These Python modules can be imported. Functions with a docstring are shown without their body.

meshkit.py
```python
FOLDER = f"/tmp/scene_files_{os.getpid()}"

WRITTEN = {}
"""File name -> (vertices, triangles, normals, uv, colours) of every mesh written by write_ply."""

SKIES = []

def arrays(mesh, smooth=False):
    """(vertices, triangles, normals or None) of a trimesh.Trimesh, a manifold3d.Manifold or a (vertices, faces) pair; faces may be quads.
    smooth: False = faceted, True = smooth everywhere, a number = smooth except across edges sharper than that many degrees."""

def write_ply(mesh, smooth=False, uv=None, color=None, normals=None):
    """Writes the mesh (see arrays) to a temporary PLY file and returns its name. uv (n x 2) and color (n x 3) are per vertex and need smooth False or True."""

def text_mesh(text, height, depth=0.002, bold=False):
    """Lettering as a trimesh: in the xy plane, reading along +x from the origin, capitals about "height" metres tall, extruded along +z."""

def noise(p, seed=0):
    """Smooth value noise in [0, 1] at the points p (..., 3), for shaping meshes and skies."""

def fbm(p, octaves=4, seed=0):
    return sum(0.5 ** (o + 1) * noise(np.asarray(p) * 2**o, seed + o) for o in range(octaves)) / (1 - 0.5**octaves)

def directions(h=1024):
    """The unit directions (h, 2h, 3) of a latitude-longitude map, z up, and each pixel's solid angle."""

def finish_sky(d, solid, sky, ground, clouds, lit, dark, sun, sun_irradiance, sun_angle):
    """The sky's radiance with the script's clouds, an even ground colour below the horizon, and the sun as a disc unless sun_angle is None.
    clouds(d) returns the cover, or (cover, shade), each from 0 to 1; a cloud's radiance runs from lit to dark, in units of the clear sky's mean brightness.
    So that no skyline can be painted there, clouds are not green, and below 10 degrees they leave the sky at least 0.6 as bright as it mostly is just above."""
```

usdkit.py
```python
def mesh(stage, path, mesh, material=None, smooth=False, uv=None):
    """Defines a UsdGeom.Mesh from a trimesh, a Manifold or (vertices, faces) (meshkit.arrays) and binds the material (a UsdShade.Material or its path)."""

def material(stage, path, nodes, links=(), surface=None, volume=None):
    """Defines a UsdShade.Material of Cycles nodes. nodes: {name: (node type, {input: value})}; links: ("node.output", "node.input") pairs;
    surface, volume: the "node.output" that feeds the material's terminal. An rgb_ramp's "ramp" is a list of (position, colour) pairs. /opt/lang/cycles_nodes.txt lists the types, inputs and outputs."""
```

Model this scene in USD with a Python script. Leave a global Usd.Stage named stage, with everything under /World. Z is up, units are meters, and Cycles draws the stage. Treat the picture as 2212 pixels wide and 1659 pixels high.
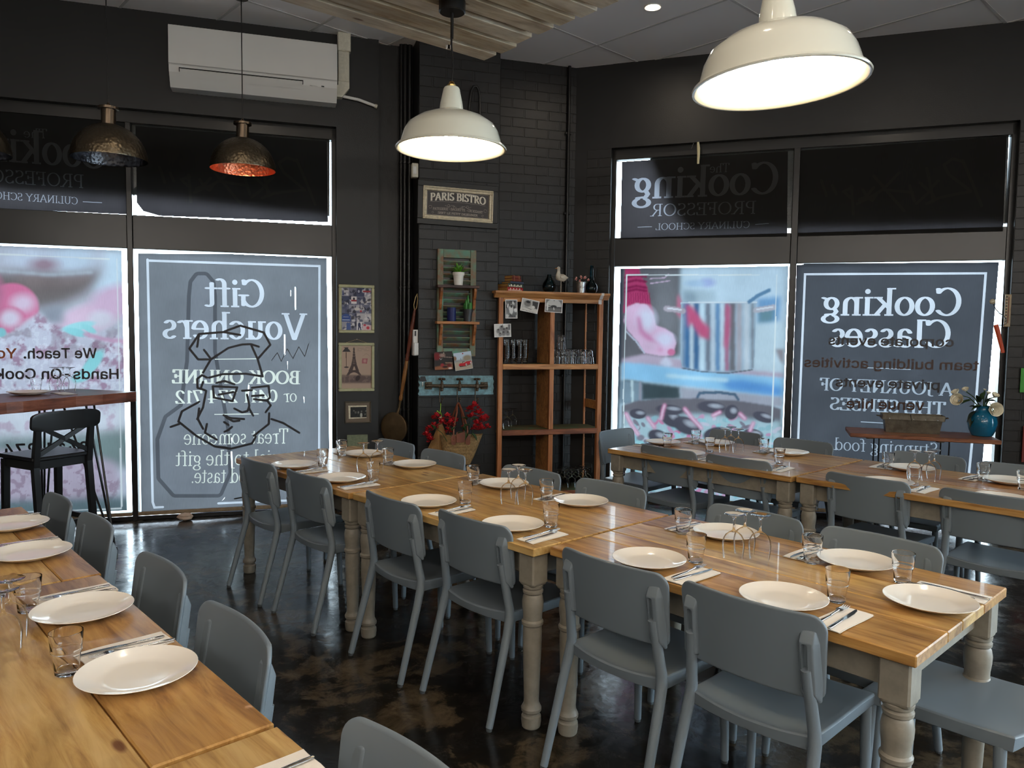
import math, random
import numpy as np, trimesh, manifold3d, usdkit, meshkit
import shapely
from shapely import affinity
from shapely.geometry import Polygon, LineString, Point, box as sbox
from shapely.ops import unary_union
from scipy.ndimage import gaussian_filter
from pxr import Usd, UsdGeom, UsdLux, UsdShade, Gf, Sdf, Vt

stage = Usd.Stage.CreateInMemory()
UsdGeom.SetStageUpAxis(stage, 'Z'); UsdGeom.SetStageMetersPerUnit(stage, 1.0)
WORLD = UsdGeom.Xform.Define(stage, '/World'); UsdGeom.Scope.Define(stage, '/World/Looks')
rng = random.Random(7); PI = math.pi

# ------------------------------------------------------------------ camera, sky, exposure
FPX, PITCH, ROLL, EYE = 1637.58, math.radians(3.8186), math.radians(0.7317), 1.6
cp, sp, cr, sr = math.cos(PITCH), math.sin(PITCH), math.cos(ROLL), math.sin(ROLL)
c_right = np.array([cr, sr * sp, sr * cp]); c_up = np.array([-sr, cr * sp, cr * cp]); c_fwd = np.array([0, cp, -sp])
EYEP = np.array([0, 0, EYE])
cam = UsdGeom.Camera.Define(stage, '/World/camera')
cam.CreateHorizontalApertureAttr(36.0); cam.CreateFocalLengthAttr(36.0 * FPX / 2212)
cam.CreateClippingRangeAttr(Gf.Vec2f(0.05, 500))
m = Gf.Matrix4d(*[float(v) for r in (list(c_right) + [0], list(c_up) + [0], list(-c_fwd) + [0], [0, 0, EYE, 1]) for v in r])
cam.AddTransformOp().Set(m)
cam.CreateExposureAttr(1.15)
SKY = 1.6
dome = UsdLux.DomeLight.Define(stage, '/World/sky'); dome.CreateIntensityAttr(SKY); dome.CreateColorAttr(Gf.Vec3f(0.72, 0.86, 1.0))
DOWNLIGHT, BULB = 150.0, 75.0           # radiance of the ceiling downlights and of the pendant bulbs


def ray(x, y):
    return (x - 1106) / FPX * c_right - (y - 829.5) / FPX * c_up + c_fwd


def onz(x, y, z):                       # where the ray of a photograph pixel meets a level
    d = ray(x, y); return EYEP + d * ((z - EYE) / d[2])


ANG_L, ANG_R, ANG_T = math.radians(90 - 72.938), math.radians(-(90 - 70.859)), math.radians(-42.948)
dL = np.array([math.cos(ANG_L), math.sin(ANG_L), 0]); nL = np.array([dL[1], -dL[0], 0])
dR = np.array([math.cos(ANG_R), math.sin(ANG_R), 0]); nR = np.array([dR[1], -dR[0], 0])
pL = np.array([-3.1065, 6.2491, 0]); pR = np.array([3.0222, 6.6172, 0])
tv = np.array([math.sin(ANG_T), math.cos(ANG_T), 0]); nv = np.array([tv[1], -tv[0], 0])


class Plane:                            # a wall plane: u along it, v towards the room, z up
    def __init__(s, p, d, n, ang): s.p, s.d, s.n, s.ang = p, d, n, ang
    def at(s, u, v, z): return s.p + s.d * u + s.n * v + np.array([0, 0, z])
    def hit(s, x, y, v=0.0):
        r = ray(x, y); P = EYEP + r * (np.dot(s.p + s.n * v - EYEP, s.n) / np.dot(r, s.n))
        return float(np.dot(P - s.p, s.d)), float(P[2])
    def px(s, u, v, z):
        q = (s.p + np.multiply.outer(u, s.d) + s.n * v + np.multiply.outer(z, [0, 0, 1.0])) - EYEP
        w = q @ c_fwd; return q @ c_right / w * FPX + 1106, -(q @ c_up) / w * FPX + 829.5


PLL, PLR = Plane(pL, dL, nL, ANG_L), Plane(pR, dR, nR, ANG_R)


def tn(t, n, z=0.0): return tv * t + nv * n + np.array([0, 0, z])


def lin(*c):
    c = np.array(c, float) / 255; return tuple(np.where(c <= .04045, c / 12.92, ((c + .055) / 1.055) ** 2.4).tolist())


# ------------------------------------------------------------------ naming and tagging
_count = {}


def numbered(parent, name):
    k = (parent, name); n = _count.get(k, 0); _count[k] = n + 1
    return f'{parent}/{name}' if n == 0 else f'{parent}/{name}_{n:03d}'


def setd(path, **kw):
    p = stage.GetPrimAtPath(path)
    for k, v in kw.items():
        if v is not None: p.SetCustomDataByKey({'cat': 'category'}.get(k, k), v)


def place(path, loc=(0, 0, 0), rot=0.0, rx=0.0, ry=0.0, scale=None):
    p = stage.GetPrimAtPath(path); T = Sdf.ValueTypeNames; ops = ['xformOp:translate', 'xformOp:rotateXYZ']
    p.CreateAttribute(ops[0], T.Double3).Set(Gf.Vec3d(*map(float, loc))); p.CreateAttribute(ops[1], T.Float3).Set(Gf.Vec3f(math.degrees(rx), math.degrees(ry), math.degrees(rot)))
    if scale is not None: ops.append('xformOp:scale'); p.CreateAttribute(ops[2], T.Float3).Set(Gf.Vec3f(*([scale] * 3 if np.ndim(scale) == 0 else scale)))
    p.CreateAttribute('xformOpOrder', T.TokenArray, False, Sdf.VariabilityUniform).Set(Vt.TokenArray(ops))


def obj(name, mesh, mat, parent='/World', smooth=35, **tags):
    p = numbered(parent, name); usdkit.mesh(stage, p, mesh, mat, smooth=smooth)
    if tags: setd(p, **tags)
    return p


def thing(name, label, cat, loc=(0, 0, 0), rot=0.0, group=None, rx=0.0, ry=0.0, scale=None):
    p = numbered('/World', name); UsdGeom.Xform.Define(stage, p); place(p, loc, rot, rx, ry, scale)
    setd(p, label=label, cat=cat, group=group); return p


def part(name, parent, **tags):
    p = numbered(parent, name); UsdGeom.Xform.Define(stage, p)
    if tags: setd(p, **tags)
    return p


def dup(src, label, loc, rot=0.0, group=None, rx=0.0, ry=0.0, scale=None):
    base = src.rsplit('/', 1)[1]
    if base[-4:-3] == '_' and base[-3:].isdigit(): base = base[:-4]
    p = numbered('/World', base); x = UsdGeom.Xform.Define(stage, p)
    x.GetPrim().GetReferences().AddInternalReference(src); place(p, loc, rot, rx, ry, scale)
    x.GetPrim().SetInstanceable(True); setd(p, label=label, group=group); return p


class Kit:                              # the first copy is built, later ones reference it
    def __init__(s, build): s.build, s.src = build, None
    def put(s, label, loc, rot=0.0, group=None, rx=0.0, ry=0.0, scale=None):
        if s.src is None:
            s.src = s.build(label, loc, rot, group, rx, ry, scale); return s.src
        return dup(s.src, label, loc, rot, group, rx, ry, scale)


# ------------------------------------------------------------------ mesh helpers
def cat(*ms):
    ms = [q for q in ms if q is not None]
    if len(ms) == 1 and isinstance(ms[0], (list, tuple)): ms = list(ms[0])
    return trimesh.util.concatenate(ms)


def cbox(lo, hi, b=0.0):                # a box with chamfered edges
    lo, hi = np.array(lo, float), np.array(hi, float)
    if b <= 0:
        q = trimesh.creation.box(hi - lo); q.apply_translation((lo + hi) / 2); return q
    b = min(b, (hi - lo).min() * .49); P = []
    for i in (0, 1):
        for j in (0, 1):
            for k in (0, 1):
                c = np.array([(lo, hi)[i][0], (lo, hi)[j][1], (lo, hi)[k][2]]); s = np.array([1 - 2 * i, 1 - 2 * j, 1 - 2 * k]) * b
                for a in range(3):
                    o = s.copy(); o[a] = 0; P.append(c + o)
    return trimesh.convex.convex_hull(np.array(P))


def tube(pts, r, n=8, cap=True, sx=1.0):
    p = np.asarray(pts, float); r = np.broadcast_to(np.asarray(r, float), (len(p),))
    tg = np.gradient(p, axis=0); tg /= np.linalg.norm(tg, axis=1, keepdims=True) + 1e-12
    a = np.cross(tg[0], [0, 0, 1.0]); a = a if np.linalg.norm(a) > .1 else np.cross(tg[0], [1.0, 0, 0]); A = []
    for k in range(len(p)):
        a = a - tg[k] * np.dot(a, tg[k]); a = a / np.linalg.norm(a); A.append(a)
    A = np.array(A); B = np.cross(tg, A); th = np.arange(n) * 2 * PI / n
    v = p[:, None] + r[:, None, None] * (sx * np.cos(th)[None, :, None] * A[:, None] + np.sin(th)[None, :, None] * B[:, None])
    F = []
    for i in range(len(p) - 1):
        for j in range(n):
            j2 = (j + 1) % n; F += [[i * n + j, i * n + j2, (i + 1) * n + j2], [i * n + j, (i + 1) * n + j2, (i + 1) * n + j]]
    v = v.reshape(-1, 3)
    if cap:
        k0 = len(v); v = np.vstack([v, p[0], p[-1]])
        for j in range(n):
            j2 = (j + 1) % n; F += [[k0, j2, j], [k0 + 1, (len(p) - 1) * n + j, (len(p) - 1) * n + j2]]
    return trimesh.Trimesh(v, np.array(F), process=False)


def lathe(prof, n=24, close=False):     # profile of (r, z)
    prof = np.asarray(prof, float); th = np.arange(n) * 2 * PI / n; k = len(prof)
    v = np.stack([prof[:, None, 0] * np.cos(th), prof[:, None, 0] * np.sin(th), np.repeat(prof[:, 1:2], n, 1)], -1).reshape(-1, 3); F = []
    for i in range(k if close else k - 1):
        i2 = (i + 1) % k
        for j in range(n):
            j2 = (j + 1) % n; F += [[i * n + j, i * n + j2, i2 * n + j2], [i * n + j, i2 * n + j2, i2 * n + j]]
    q = trimesh.Trimesh(v, np.array(F), process=True); q.update_faces(q.nondegenerate_faces()); return q


def prism(poly, h, z0=0.0):             # polygon in xy, height h
    ms = []
    for g in getattr(poly, 'geoms', [poly]):
        if g.is_empty or g.area < 1e-9: continue
        q = trimesh.creation.extrude_polygon(g, h, engine='earcut'); q.apply_translation([0, 0, z0]); ms.append(q)
    return cat(ms) if ms else None


def xf(mesh, M): q = mesh.copy(); q.apply_transform(M); return q


def mv(mesh, x=0, y=0, z=0): q = mesh.copy(); q.apply_translation([x, y, z]); return q


def rotm(a, ax, p=(0, 0, 0)): return trimesh.transformations.rotation_matrix(a, ax, p)


def up(mesh):                           # xy drawing -> stands in xz, its front facing -y
    return xf(mesh, rotm(PI / 2, [1, 0, 0]))


def hull(*pts): return trimesh.convex.convex_hull(np.vstack(pts))


def balls(*c): return trimesh.convex.convex_hull(np.vstack([trimesh.creation.icosphere(1, r).vertices + np.array(p) for p, r in c]))


def tri(poly):                          # flat triangulated polygon (u, z) -> vertices, faces
    V, F, k = [], [], 0
    for g in getattr(poly, 'geoms', [poly]):
        if g.is_empty or g.geom_type != 'Polygon' or g.area < 1e-8: continue
        v, f = trimesh.creation.triangulate_polygon(g, engine='earcut'); V.append(v); F.append(f + k); k += len(v)
    return (np.vstack(V), np.vstack(F)) if V else None


def gridsolid(fn, th, ns, nt, S=None, T=None):   # solid sheet: fn(s,t) -> points and fn normal offset th (a vector field or scalar along -z)
    S = np.linspace(-1, 1, ns) if S is None else np.asarray(S); T = np.linspace(-1, 1, nt) if T is None else np.asarray(T); ns, nt = len(S), len(T)
    s, t = np.meshgrid(S, T, indexing='ij'); A, B = fn(s, t), None
    A, B = A if isinstance(A, tuple) else (A, A - np.array([0, 0, th])); n = ns * nt
    v = np.vstack([A.reshape(-1, 3), B.reshape(-1, 3)]); F = []
    ix = lambda i, j: i * nt + j
    for i in range(ns - 1):
        for j in range(nt - 1):
            a, b, c, d = ix(i, j), ix(i + 1, j), ix(i + 1, j + 1), ix(i, j + 1); F += [[a, b, c], [a, c, d], [n + a, n + c, n + b], [n + a, n + d, n + c]]
    rim = [ix(i, 0) for i in range(ns)] + [ix(ns - 1, j) for j in range(1, nt)] + [ix(i, nt - 1) for i in range(ns - 2, -1, -1)] + [ix(0, j) for j in range(nt - 2, 0, -1)]
    for a, b in zip(rim, rim[1:] + rim[:1]): F += [[a, n + a, n + b], [a, n + b, b]]
    return trimesh.Trimesh(v, np.array(F), process=False)


# ------------------------------------------------------------------ materials
MATS = {}


def mk(name, nodes, links, surface, volume=None):
    MATS[name] = usdkit.material(stage, '/World/Looks/' + name, nodes, links, surface=surface, volume=volume); return MATS[name]


def plain(name, col, rough=.5, metal=0., bump=0., bscale=200., spec=.5, coat=0., vary=0., vscale=6., col2=None, **kw):
    nodes = {'p': ('principled_bsdf', dict(base_color=col, roughness=rough, metallic=metal, specular_ior_level=spec, coat_weight=coat, **kw))}; links = []
    if vary or col2 is not None or bump: nodes['tc'] = ('texture_coordinate', {})
    if vary or col2 is not None:
        c2 = col2 if col2 is not None else tuple(min(1, c * (1 - vary)) for c in col)
        nodes['n'] = ('noise_texture', dict(scale=vscale, detail=5., roughness=.6)); nodes['r'] = ('rgb_ramp', {'ramp': [(.35, col), (.65, c2)]})
        links += [('tc.object', 'n.vector'), ('n.fac', 'r.fac'), ('r.color', 'p.base_color')]
    if bump:
        nodes['bn'] = ('noise_texture', dict(scale=bscale, detail=3.)); nodes['b'] = ('bump', dict(strength=bump, distance=.002))
        links += [('tc.object', 'bn.vector'), ('bn.fac', 'b.height'), ('b.normal', 'p.normal')]
    return mk(name, nodes, links, 'p.BSDF')


def wood(name, c1, c2, c3, rough=.4, sc=(1.2, 16, 16), knots=0., off=0., bump=.15, coat=0., spec=.5):
    nodes = {'tc': ('texture_coordinate', {}), 'mp': ('mapping', dict(scale=sc, location=(off, off * 1.7, off * .6))),
             'n': ('noise_texture', dict(scale=2.2, detail=7., roughness=.62, distortion=.7)), 'n2': ('noise_texture', dict(scale=1.3, detail=3., distortion=1.4)),
             'mp2': ('mapping', dict(scale=(sc[0] * .8, sc[1] * .22, sc[2] * .22), location=(off * 2, off, 0))),
             'r': ('rgb_ramp', {'ramp': [(.28, c3), (.46, c2), (.62, c1)]}), 'r2': ('rgb_ramp', {'ramp': [(.3, (.55, .5, .45)), (.52, (1, 1, 1)), (.75, (1.0, .93, .84))]}),
             'mx': ('mix', dict(mix_type='multiply', fac=.85)), 'p': ('principled_bsdf', dict(roughness=rough, coat_weight=coat, specular_ior_level=spec)), 'b': ('bump', dict(strength=bump, distance=.002))}
    links = [('tc.object', 'mp.vector'), ('mp.vector', 'n.vector'), ('tc.object', 'mp2.vector'), ('mp2.vector', 'n2.vector'), ('n.fac', 'r.fac'), ('n2.fac', 'r2.fac'), ('r.color', 'mx.color1'), ('r2.color', 'mx.color2'), ('n.fac', 'b.height'), ('b.normal', 'p.normal')]
    src = 'mx.color'
    if knots:
        nodes.update({'mk': ('mapping', dict(scale=(3.1, 9, 9), location=(off, off * 3, 0))), 'v': ('voronoi_texture', dict(scale=1.0)), 'rk': ('rgb_ramp', {'ramp': [(.0, (.16, .07, .03)), (knots * .6, (.3, .15, .07)), (knots, (1, 1, 1))]}), 'mx2': ('mix', dict(mix_type='multiply', fac=.9))})
        links += [('tc.object', 'mk.vector'), ('mk.vector', 'v.vector'), ('v.distance', 'rk.fac'), (src, 'mx2.color1'), ('rk.color', 'mx2.color2')]; src = 'mx2.color'
    return mk(name, nodes, links + [(src, 'p.base_color')], 'p.BSDF')


def film(name, t, r, attr=False, weave=.12):   # printed window film: passes light through its ink and reflects a little
    nodes = {'d': ('diffuse_bsdf', dict(color=r)), 't': ('translucent_bsdf', dict(color=t)), 'a': ('add_closure', {}), 'tc': ('texture_coordinate', {}), 'mp': ('mapping', dict(scale=(260, 1, 14))),
             'n': ('noise_texture', dict(scale=1., detail=2.)), 'rr': ('rgb_ramp', {'ramp': [(.3, (1 - weave,) * 3), (.7, (1.0,) * 3)]}), 'm': ('mix', dict(mix_type='multiply', fac=1., color1=t)),
             'n2': ('noise_texture', dict(scale=2.6, detail=3.)), 'r2': ('rgb_ramp', {'ramp': [(.35, (.8,) * 3), (.65, (1.0,) * 3)]}), 'm2': ('mix', dict(mix_type='multiply', fac=1.))}
    links = [('tc.object', 'mp.vector'), ('mp.vector', 'n.vector'), ('n.fac', 'rr.fac'), ('rr.color', 'm.color2'), ('tc.object', 'n2.vector'), ('n2.fac', 'r2.fac'), ('m.color', 'm2.color1'), ('r2.color', 'm2.color2'), ('m2.color', 't.color'), ('d.BSDF', 'a.closure1'), ('t.BSDF', 'a.closure2')]
    if attr:
        nodes['at'] = ('attribute', dict(attribute='ink')); nodes['ms'] = ('mix', dict(mix_type='multiply', fac=1., color2=(t[0],) * 3)); nodes['mr'] = ('mix', dict(mix_type='multiply', fac=1., color2=(r[0],) * 3))
        links += [('at.color', 'ms.color1'), ('ms.color', 'm.color1'), ('at.color', 'mr.color1'), ('mr.color', 'd.color')]
    return mk(name, nodes, links, 'a.closure')


# ------------------------------------------------------------------ painting flat prints on mesh vertices
class Canvas:                           # X, Y: drawing coordinates of every vertex of a grid
    def __init__(s, X, Y, base): s.X, s.Y = X, Y; s.C = np.empty(X.shape + (3,)); s.C[:] = lin(*base)
    def put(s, mask, col, a=1.0): mask = np.clip(mask, 0, 1)[..., None] * a; s.C = s.C * (1 - mask) + np.array(lin(*col)) * mask
    def ell(s, cx, cy, rx, ry, col, soft=.15, ang=0., a=1.0):
        dx, dy = s.X - cx, s.Y - cy; ca, sa = math.cos(ang), math.sin(ang); q = np.hypot((dx * ca + dy * sa) / rx, (dy * ca - dx * sa) / ry); s.put((1 + soft - q) / (2 * soft), col, a)
    def poly(s, pts, col, soft=0., a=1.0):
        g = pts if hasattr(pts, 'geom_type') else Polygon(pts).buffer(0); mk_ = shapely.contains_xy(g, s.X, s.Y).astype(float); s.put(gaussian_filter(mk_, soft) if soft else mk_, col, a)
    def line(s, pts, w, col, soft=0., a=1.0): s.poly(LineString(pts).buffer(w / 2), col, soft, a)
    def noise(s, sc, amp, seed=0, cols=None, region=None, lo=.5, hi=.62):
        f = meshkit.fbm(np.stack([s.X / sc, s.Y / sc, np.zeros_like(s.X)], -1), 4, seed)
        rm = 1. if region is None else gaussian_filter(shapely.contains_xy(region, s.X, s.Y).astype(float), 2)
        if cols is None: s.C = s.C * (1 + amp * (f - .5) * 2 * (rm if np.ndim(rm) == 0 else rm[..., None]))[..., None] if np.ndim(rm) == 0 else s.C * (1 + amp * (f - .5) * 2 * rm)[..., None]
        else: s.put(np.clip((f - lo) / (hi - lo), 0, 1) * rm, cols, amp)


def grid_print(name, U, Z, colors, mat, parent, y=0.0, **tags):   # a flat printed sheet in its parent's xz plane facing -y
    nu, nz = len(U), len(Z); u, z = np.meshgrid(U, Z, indexing='ij'); v = np.stack([u, np.full_like(u, y), z], -1).reshape(-1, 3)
    i, j = np.meshgrid(np.arange(nu - 1), np.arange(nz - 1), indexing='ij'); a = i * nz + j
    F = np.stack([a, a + nz, a + nz + 1, a + 1], -1).reshape(-1, 4); F = np.vstack([F[:, [0, 1, 2]], F[:, [0, 2, 3]]])
    p = numbered(parent, name); mm = usdkit.mesh(stage, p, trimesh.Trimesh(v, F, process=False), mat, smooth=False)
    UsdGeom.PrimvarsAPI(mm).CreatePrimvar('ink', Sdf.ValueTypeNames.Color3fArray, 'vertex').Set(Vt.Vec3fArray.FromNumpy(np.clip(colors, 0, 1).reshape(-1, 3).astype(np.float32)))
    if tags: setd(p, **tags)
    return p


# ------------------------------------------------------------------ serif lettering drawn with a broad pen
def arc(cx, cy, rx, ry, a0, a1, n=14):
    return [(cx + rx * math.cos(math.radians(a)), cy + ry * math.sin(math.radians(a))) for a in np.linspace(a0, a1, n)]


def _glyphs():
    G = {}
    def g(ch, adv, strokes, serifs=(), dots=()): G[ch] = (adv, strokes, serifs, dots)
    L = lambda *p: list(p)
    x = .66
    g('A', .92, [L((.1, 0), (.44, 1)), L((.46, 1), (.8, 0)), L((.23, .34), (.67, .34))], [(.1, 0), (.8, 0)])
    g('B', .78, [L((.2, 0), (.2, 1)), L((.2, 1), (.4, 1)) + arc(.42, .765, .2, .235, 90, -90) + L((.2, .53)), L((.42, .53)) + arc(.44, .265, .24, .265, 90, -90) + L((.2, 0))], [(.16, 0), (.16, 1)])
    g('C', .86, [arc(.48, .5, .38, .5, 42, 318, 24), L((.76, .83), (.78, .98))])
    g('D', .9, [L((.2, 0), (.2, 1)), L((.2, 1), (.36, 1)) + arc(.38, .5, .4, .5, 90, -90, 20) + L((.2, 0))], [(.16, 0), (.16, 1)])
    g('E', .76, [L((.2, 0), (.2, 1)), L((.2, 1), (.64, 1), (.65, .82)), L((.2, .53), (.5, .53)), L((.52, .64), (.52, .42)), L((.2, 0), (.66, 0), (.69, .2))], [(.16, 0), (.16, 1)])
    g('F', .7, [L((.2, 0), (.2, 1)), L((.2, 1), (.62, 1), (.63, .82)), L((.2, .51), (.48, .51)), L((.5, .62), (.5, .4))], [(.2, 0), (.16, 1)])
    g('G', .92, [arc(.48, .5, .38, .5, 42, 330, 24), L((.8, .05), (.8, .42)), L((.66, .42), (.92, .42)), L((.76, .83), (.78, .98))])
    g('H', .96, [L((.2, 0), (.2, 1)), L((.76, 0), (.76, 1)), L((.2, .52), (.76, .52))], [(.2, 0), (.2, 1), (.76, 0), (.76, 1)])
    g('I', .42, [L((.21, 0), (.21, 1))], [(.21, 0), (.21, 1)])
    g('J', .5, [L((.3, 1), (.3, .12)) + arc(.14, .05, .16, .14, 0, -110, 8)], [(.3, 1)])
    g('K', .9, [L((.2, 0), (.2, 1)), L((.72, 1), (.22, .45)), L((.38, .6), (.78, 0))], [(.2, 0), (.2, 1), (.72, 1), (.78, 0)])
    g('L', .72, [L((.2, 0), (.2, 1)), L((.2, 0), (.62, 0), (.65, .22))], [(.16, 0), (.2, 1)])
    g('M', 1.1, [L((.18, 0), (.2, 1)), L((.22, 1), (.53, .1)), L((.53, .1), (.84, 1)), L((.88, 1), (.9, 0))], [(.18, 0), (.2, 1), (.9, 0), (.88, 1)])
    g('N', .98, [L((.2, 0), (.2, 1)), L((.2, 1), (.78, .03)), L((.78, 0), (.78, 1))], [(.2, 0), (.16, 1), (.78, 1)])
    g('O', .98, [arc(.49, .5, .39, .5, 0, 360, 32)])
    g('P', .74, [L((.2, 0), (.2, 1)), L((.2, 1), (.4, 1)) + arc(.42, .735, .22, .265, 90, -90) + L((.2, .47))], [(.2, 0), (.16, 1)])
    g('R', .84, [L((.2, 0), (.2, 1)), L((.2, 1), (.4, 1)) + arc(.42, .75, .21, .25, 90, -90) + L((.2, .5)), L((.4, .5), (.72, 0))], [(.2, 0), (.16, 1), (.76, 0)])
    g('S', .66, [arc(.33, .755, .21, .245, 35, 270, 14) + arc(.33, .255, .24, .255, 90, -145, 14), L((.51, .86), (.53, .99)), L((.12, .02), (.1, .18))])
    g('T', .82, [L((.41, 0), (.41, 1)), L((.09, .8), (.08, 1), (.74, 1), (.73, .8))], [(.41, 0)])
    g('U', .94, [L((.2, 1), (.2, .34)) + arc(.47, .32, .27, .32, 180, 360, 16) + L((.74, 1))], [(.2, 1), (.74, 1)])
    g('V', .92, [L((.1, 1), (.45, 0)), L((.47, 0), (.8, 1))], [(.1, 1), (.8, 1)])
    g('Y', .88, [L((.1, 1), (.44, .5), (.78, 1)), L((.44, .5), (.44, 0))], [(.1, 1), (.78, 1), (.44, 0)])
    g('a', .66, [L((.13, .53)) + arc(.3, .49, .17, .17, 150, 0, 10) + L((.47, .1), (.52, .02), (.6, .04)), arc(.28, .19, .17, .19, 90, 330, 16), L((.28, .38), (.47, .4))])
    g('c', .6, [arc(.34, .33, .25, .33, 45, 318, 20)])
    g('d', .74, [arc(.33, .33, .24, .33, 0, 360, 24), L((.57, 1), (.57, 0))], [(.5, 1), (.62, 0)])
    g('e', .62, [L((.1, .36), (.54, .36)) + arc(.33, .33, .24, .33, 8, 318, 22)])
    g('f', .46, [L((.2, 0), (.2, .8)) + arc(.36, .82, .16, .18, 180, 60, 10), L((.05, x), (.38, x))], [(.2, 0)])
    g('g', .66, [arc(.31, .44, .2, .22, 0, 360, 22), L((.46, .6), (.6, .66)), L((.2, .24), (.13, .13), (.2, .03), (.48, .01)) + arc(.34, -.16, .25, .15, 60, -240, 20)])
    g('h', .76, [L((.18, 0), (.18, 1)), L((.18, .44)) + arc(.38, .44, .2, .22, 160, 0, 10) + L((.58, 0))], [(.18, 0), (.12, 1), (.58, 0)])
    g('i', .38, [L((.19, 0), (.19, x))], [(.19, 0), (.14, x)], [(.19, .9)])
    g('k', .74, [L((.18, 0), (.18, 1)), L((.56, x), (.2, .28)), L((.32, .4), (.62, 0))], [(.18, 0), (.12, 1), (.56, x), (.62, 0)])
    g('l', .38, [L((.19, 0), (.19, 1))], [(.19, 0), (.13, 1)])
    g('m', 1.1, [L((.18, 0), (.18, x)), L((.18, .44)) + arc(.36, .44, .18, .22, 160, 0, 10) + L((.54, 0)), L((.54, .44)) + arc(.72, .44, .18, .22, 160, 0, 10) + L((.9, 0))], [(.18, 0), (.12, x), (.54, 0), (.9, 0)])
    g('n', .76, [L((.18, 0), (.18, x)), L((.18, .44)) + arc(.38, .44, .2, .22, 160, 0, 10) + L((.58, 0))], [(.18, 0), (.12, x), (.58, 0)])
    g('o', .68, [arc(.34, .33, .25, .33, 0, 360, 26)])
    g('p', .74, [L((.18, -.3), (.18, x)), arc(.4, .33, .24, .33, 0, 360, 24)], [(.18, -.3), (.12, x)])
    g('r', .54, [L((.18, 0), (.18, x)), L((.18, .4)) + arc(.36, .46, .16, .19, 150, 50, 8)], [(.18, 0), (.12, x)])
    g('s', .54, [arc(.27, .49, .16, .17, 35, 270, 12) + arc(.27, .16, .18, .16, 90, -145, 12)])
    g('t', .46, [L((.2, .85), (.2, .12)) + arc(.32, .1, .12, .1, 180, 310, 8), L((.05, x), (.38, x))])
    g('u', .76, [L((.18, x), (.18, .22)) + arc(.36, .22, .18, .22, 180, 330, 10), L((.56, x), (.56, 0))], [(.12, x), (.5, x), (.6, 0)])
    g('v', .66, [L((.1, x), (.33, 0)), L((.33, 0), (.56, x))], [(.1, x), (.56, x)])
    g('0', .72, [arc(.36, .5, .26, .5, 0, 360, 28)])
    g('1', .5, [L((.26, 0), (.26, 1), (.1, .86))], [(.26, 0)])
    g('2', .68, [arc(.34, .72, .22, .28, 165, -35, 14) + L((.1, .0), (.58, 0), (.61, .16))])
    g('4', .74, [L((.5, 0), (.5, 1), (.06, .3), (.68, .3))], [(.5, 0)])
    g('7', .66, [L((.08, .8), (.1, 1), (.58, 1), (.26, 0))])
    g('.', .3, [], (), [(.14, .05)]); g('-', .5, [L((.08, .36), (.42, .36))]); g(' ', .36, [])
    return G


GLYPH = _glyphs()


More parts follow.
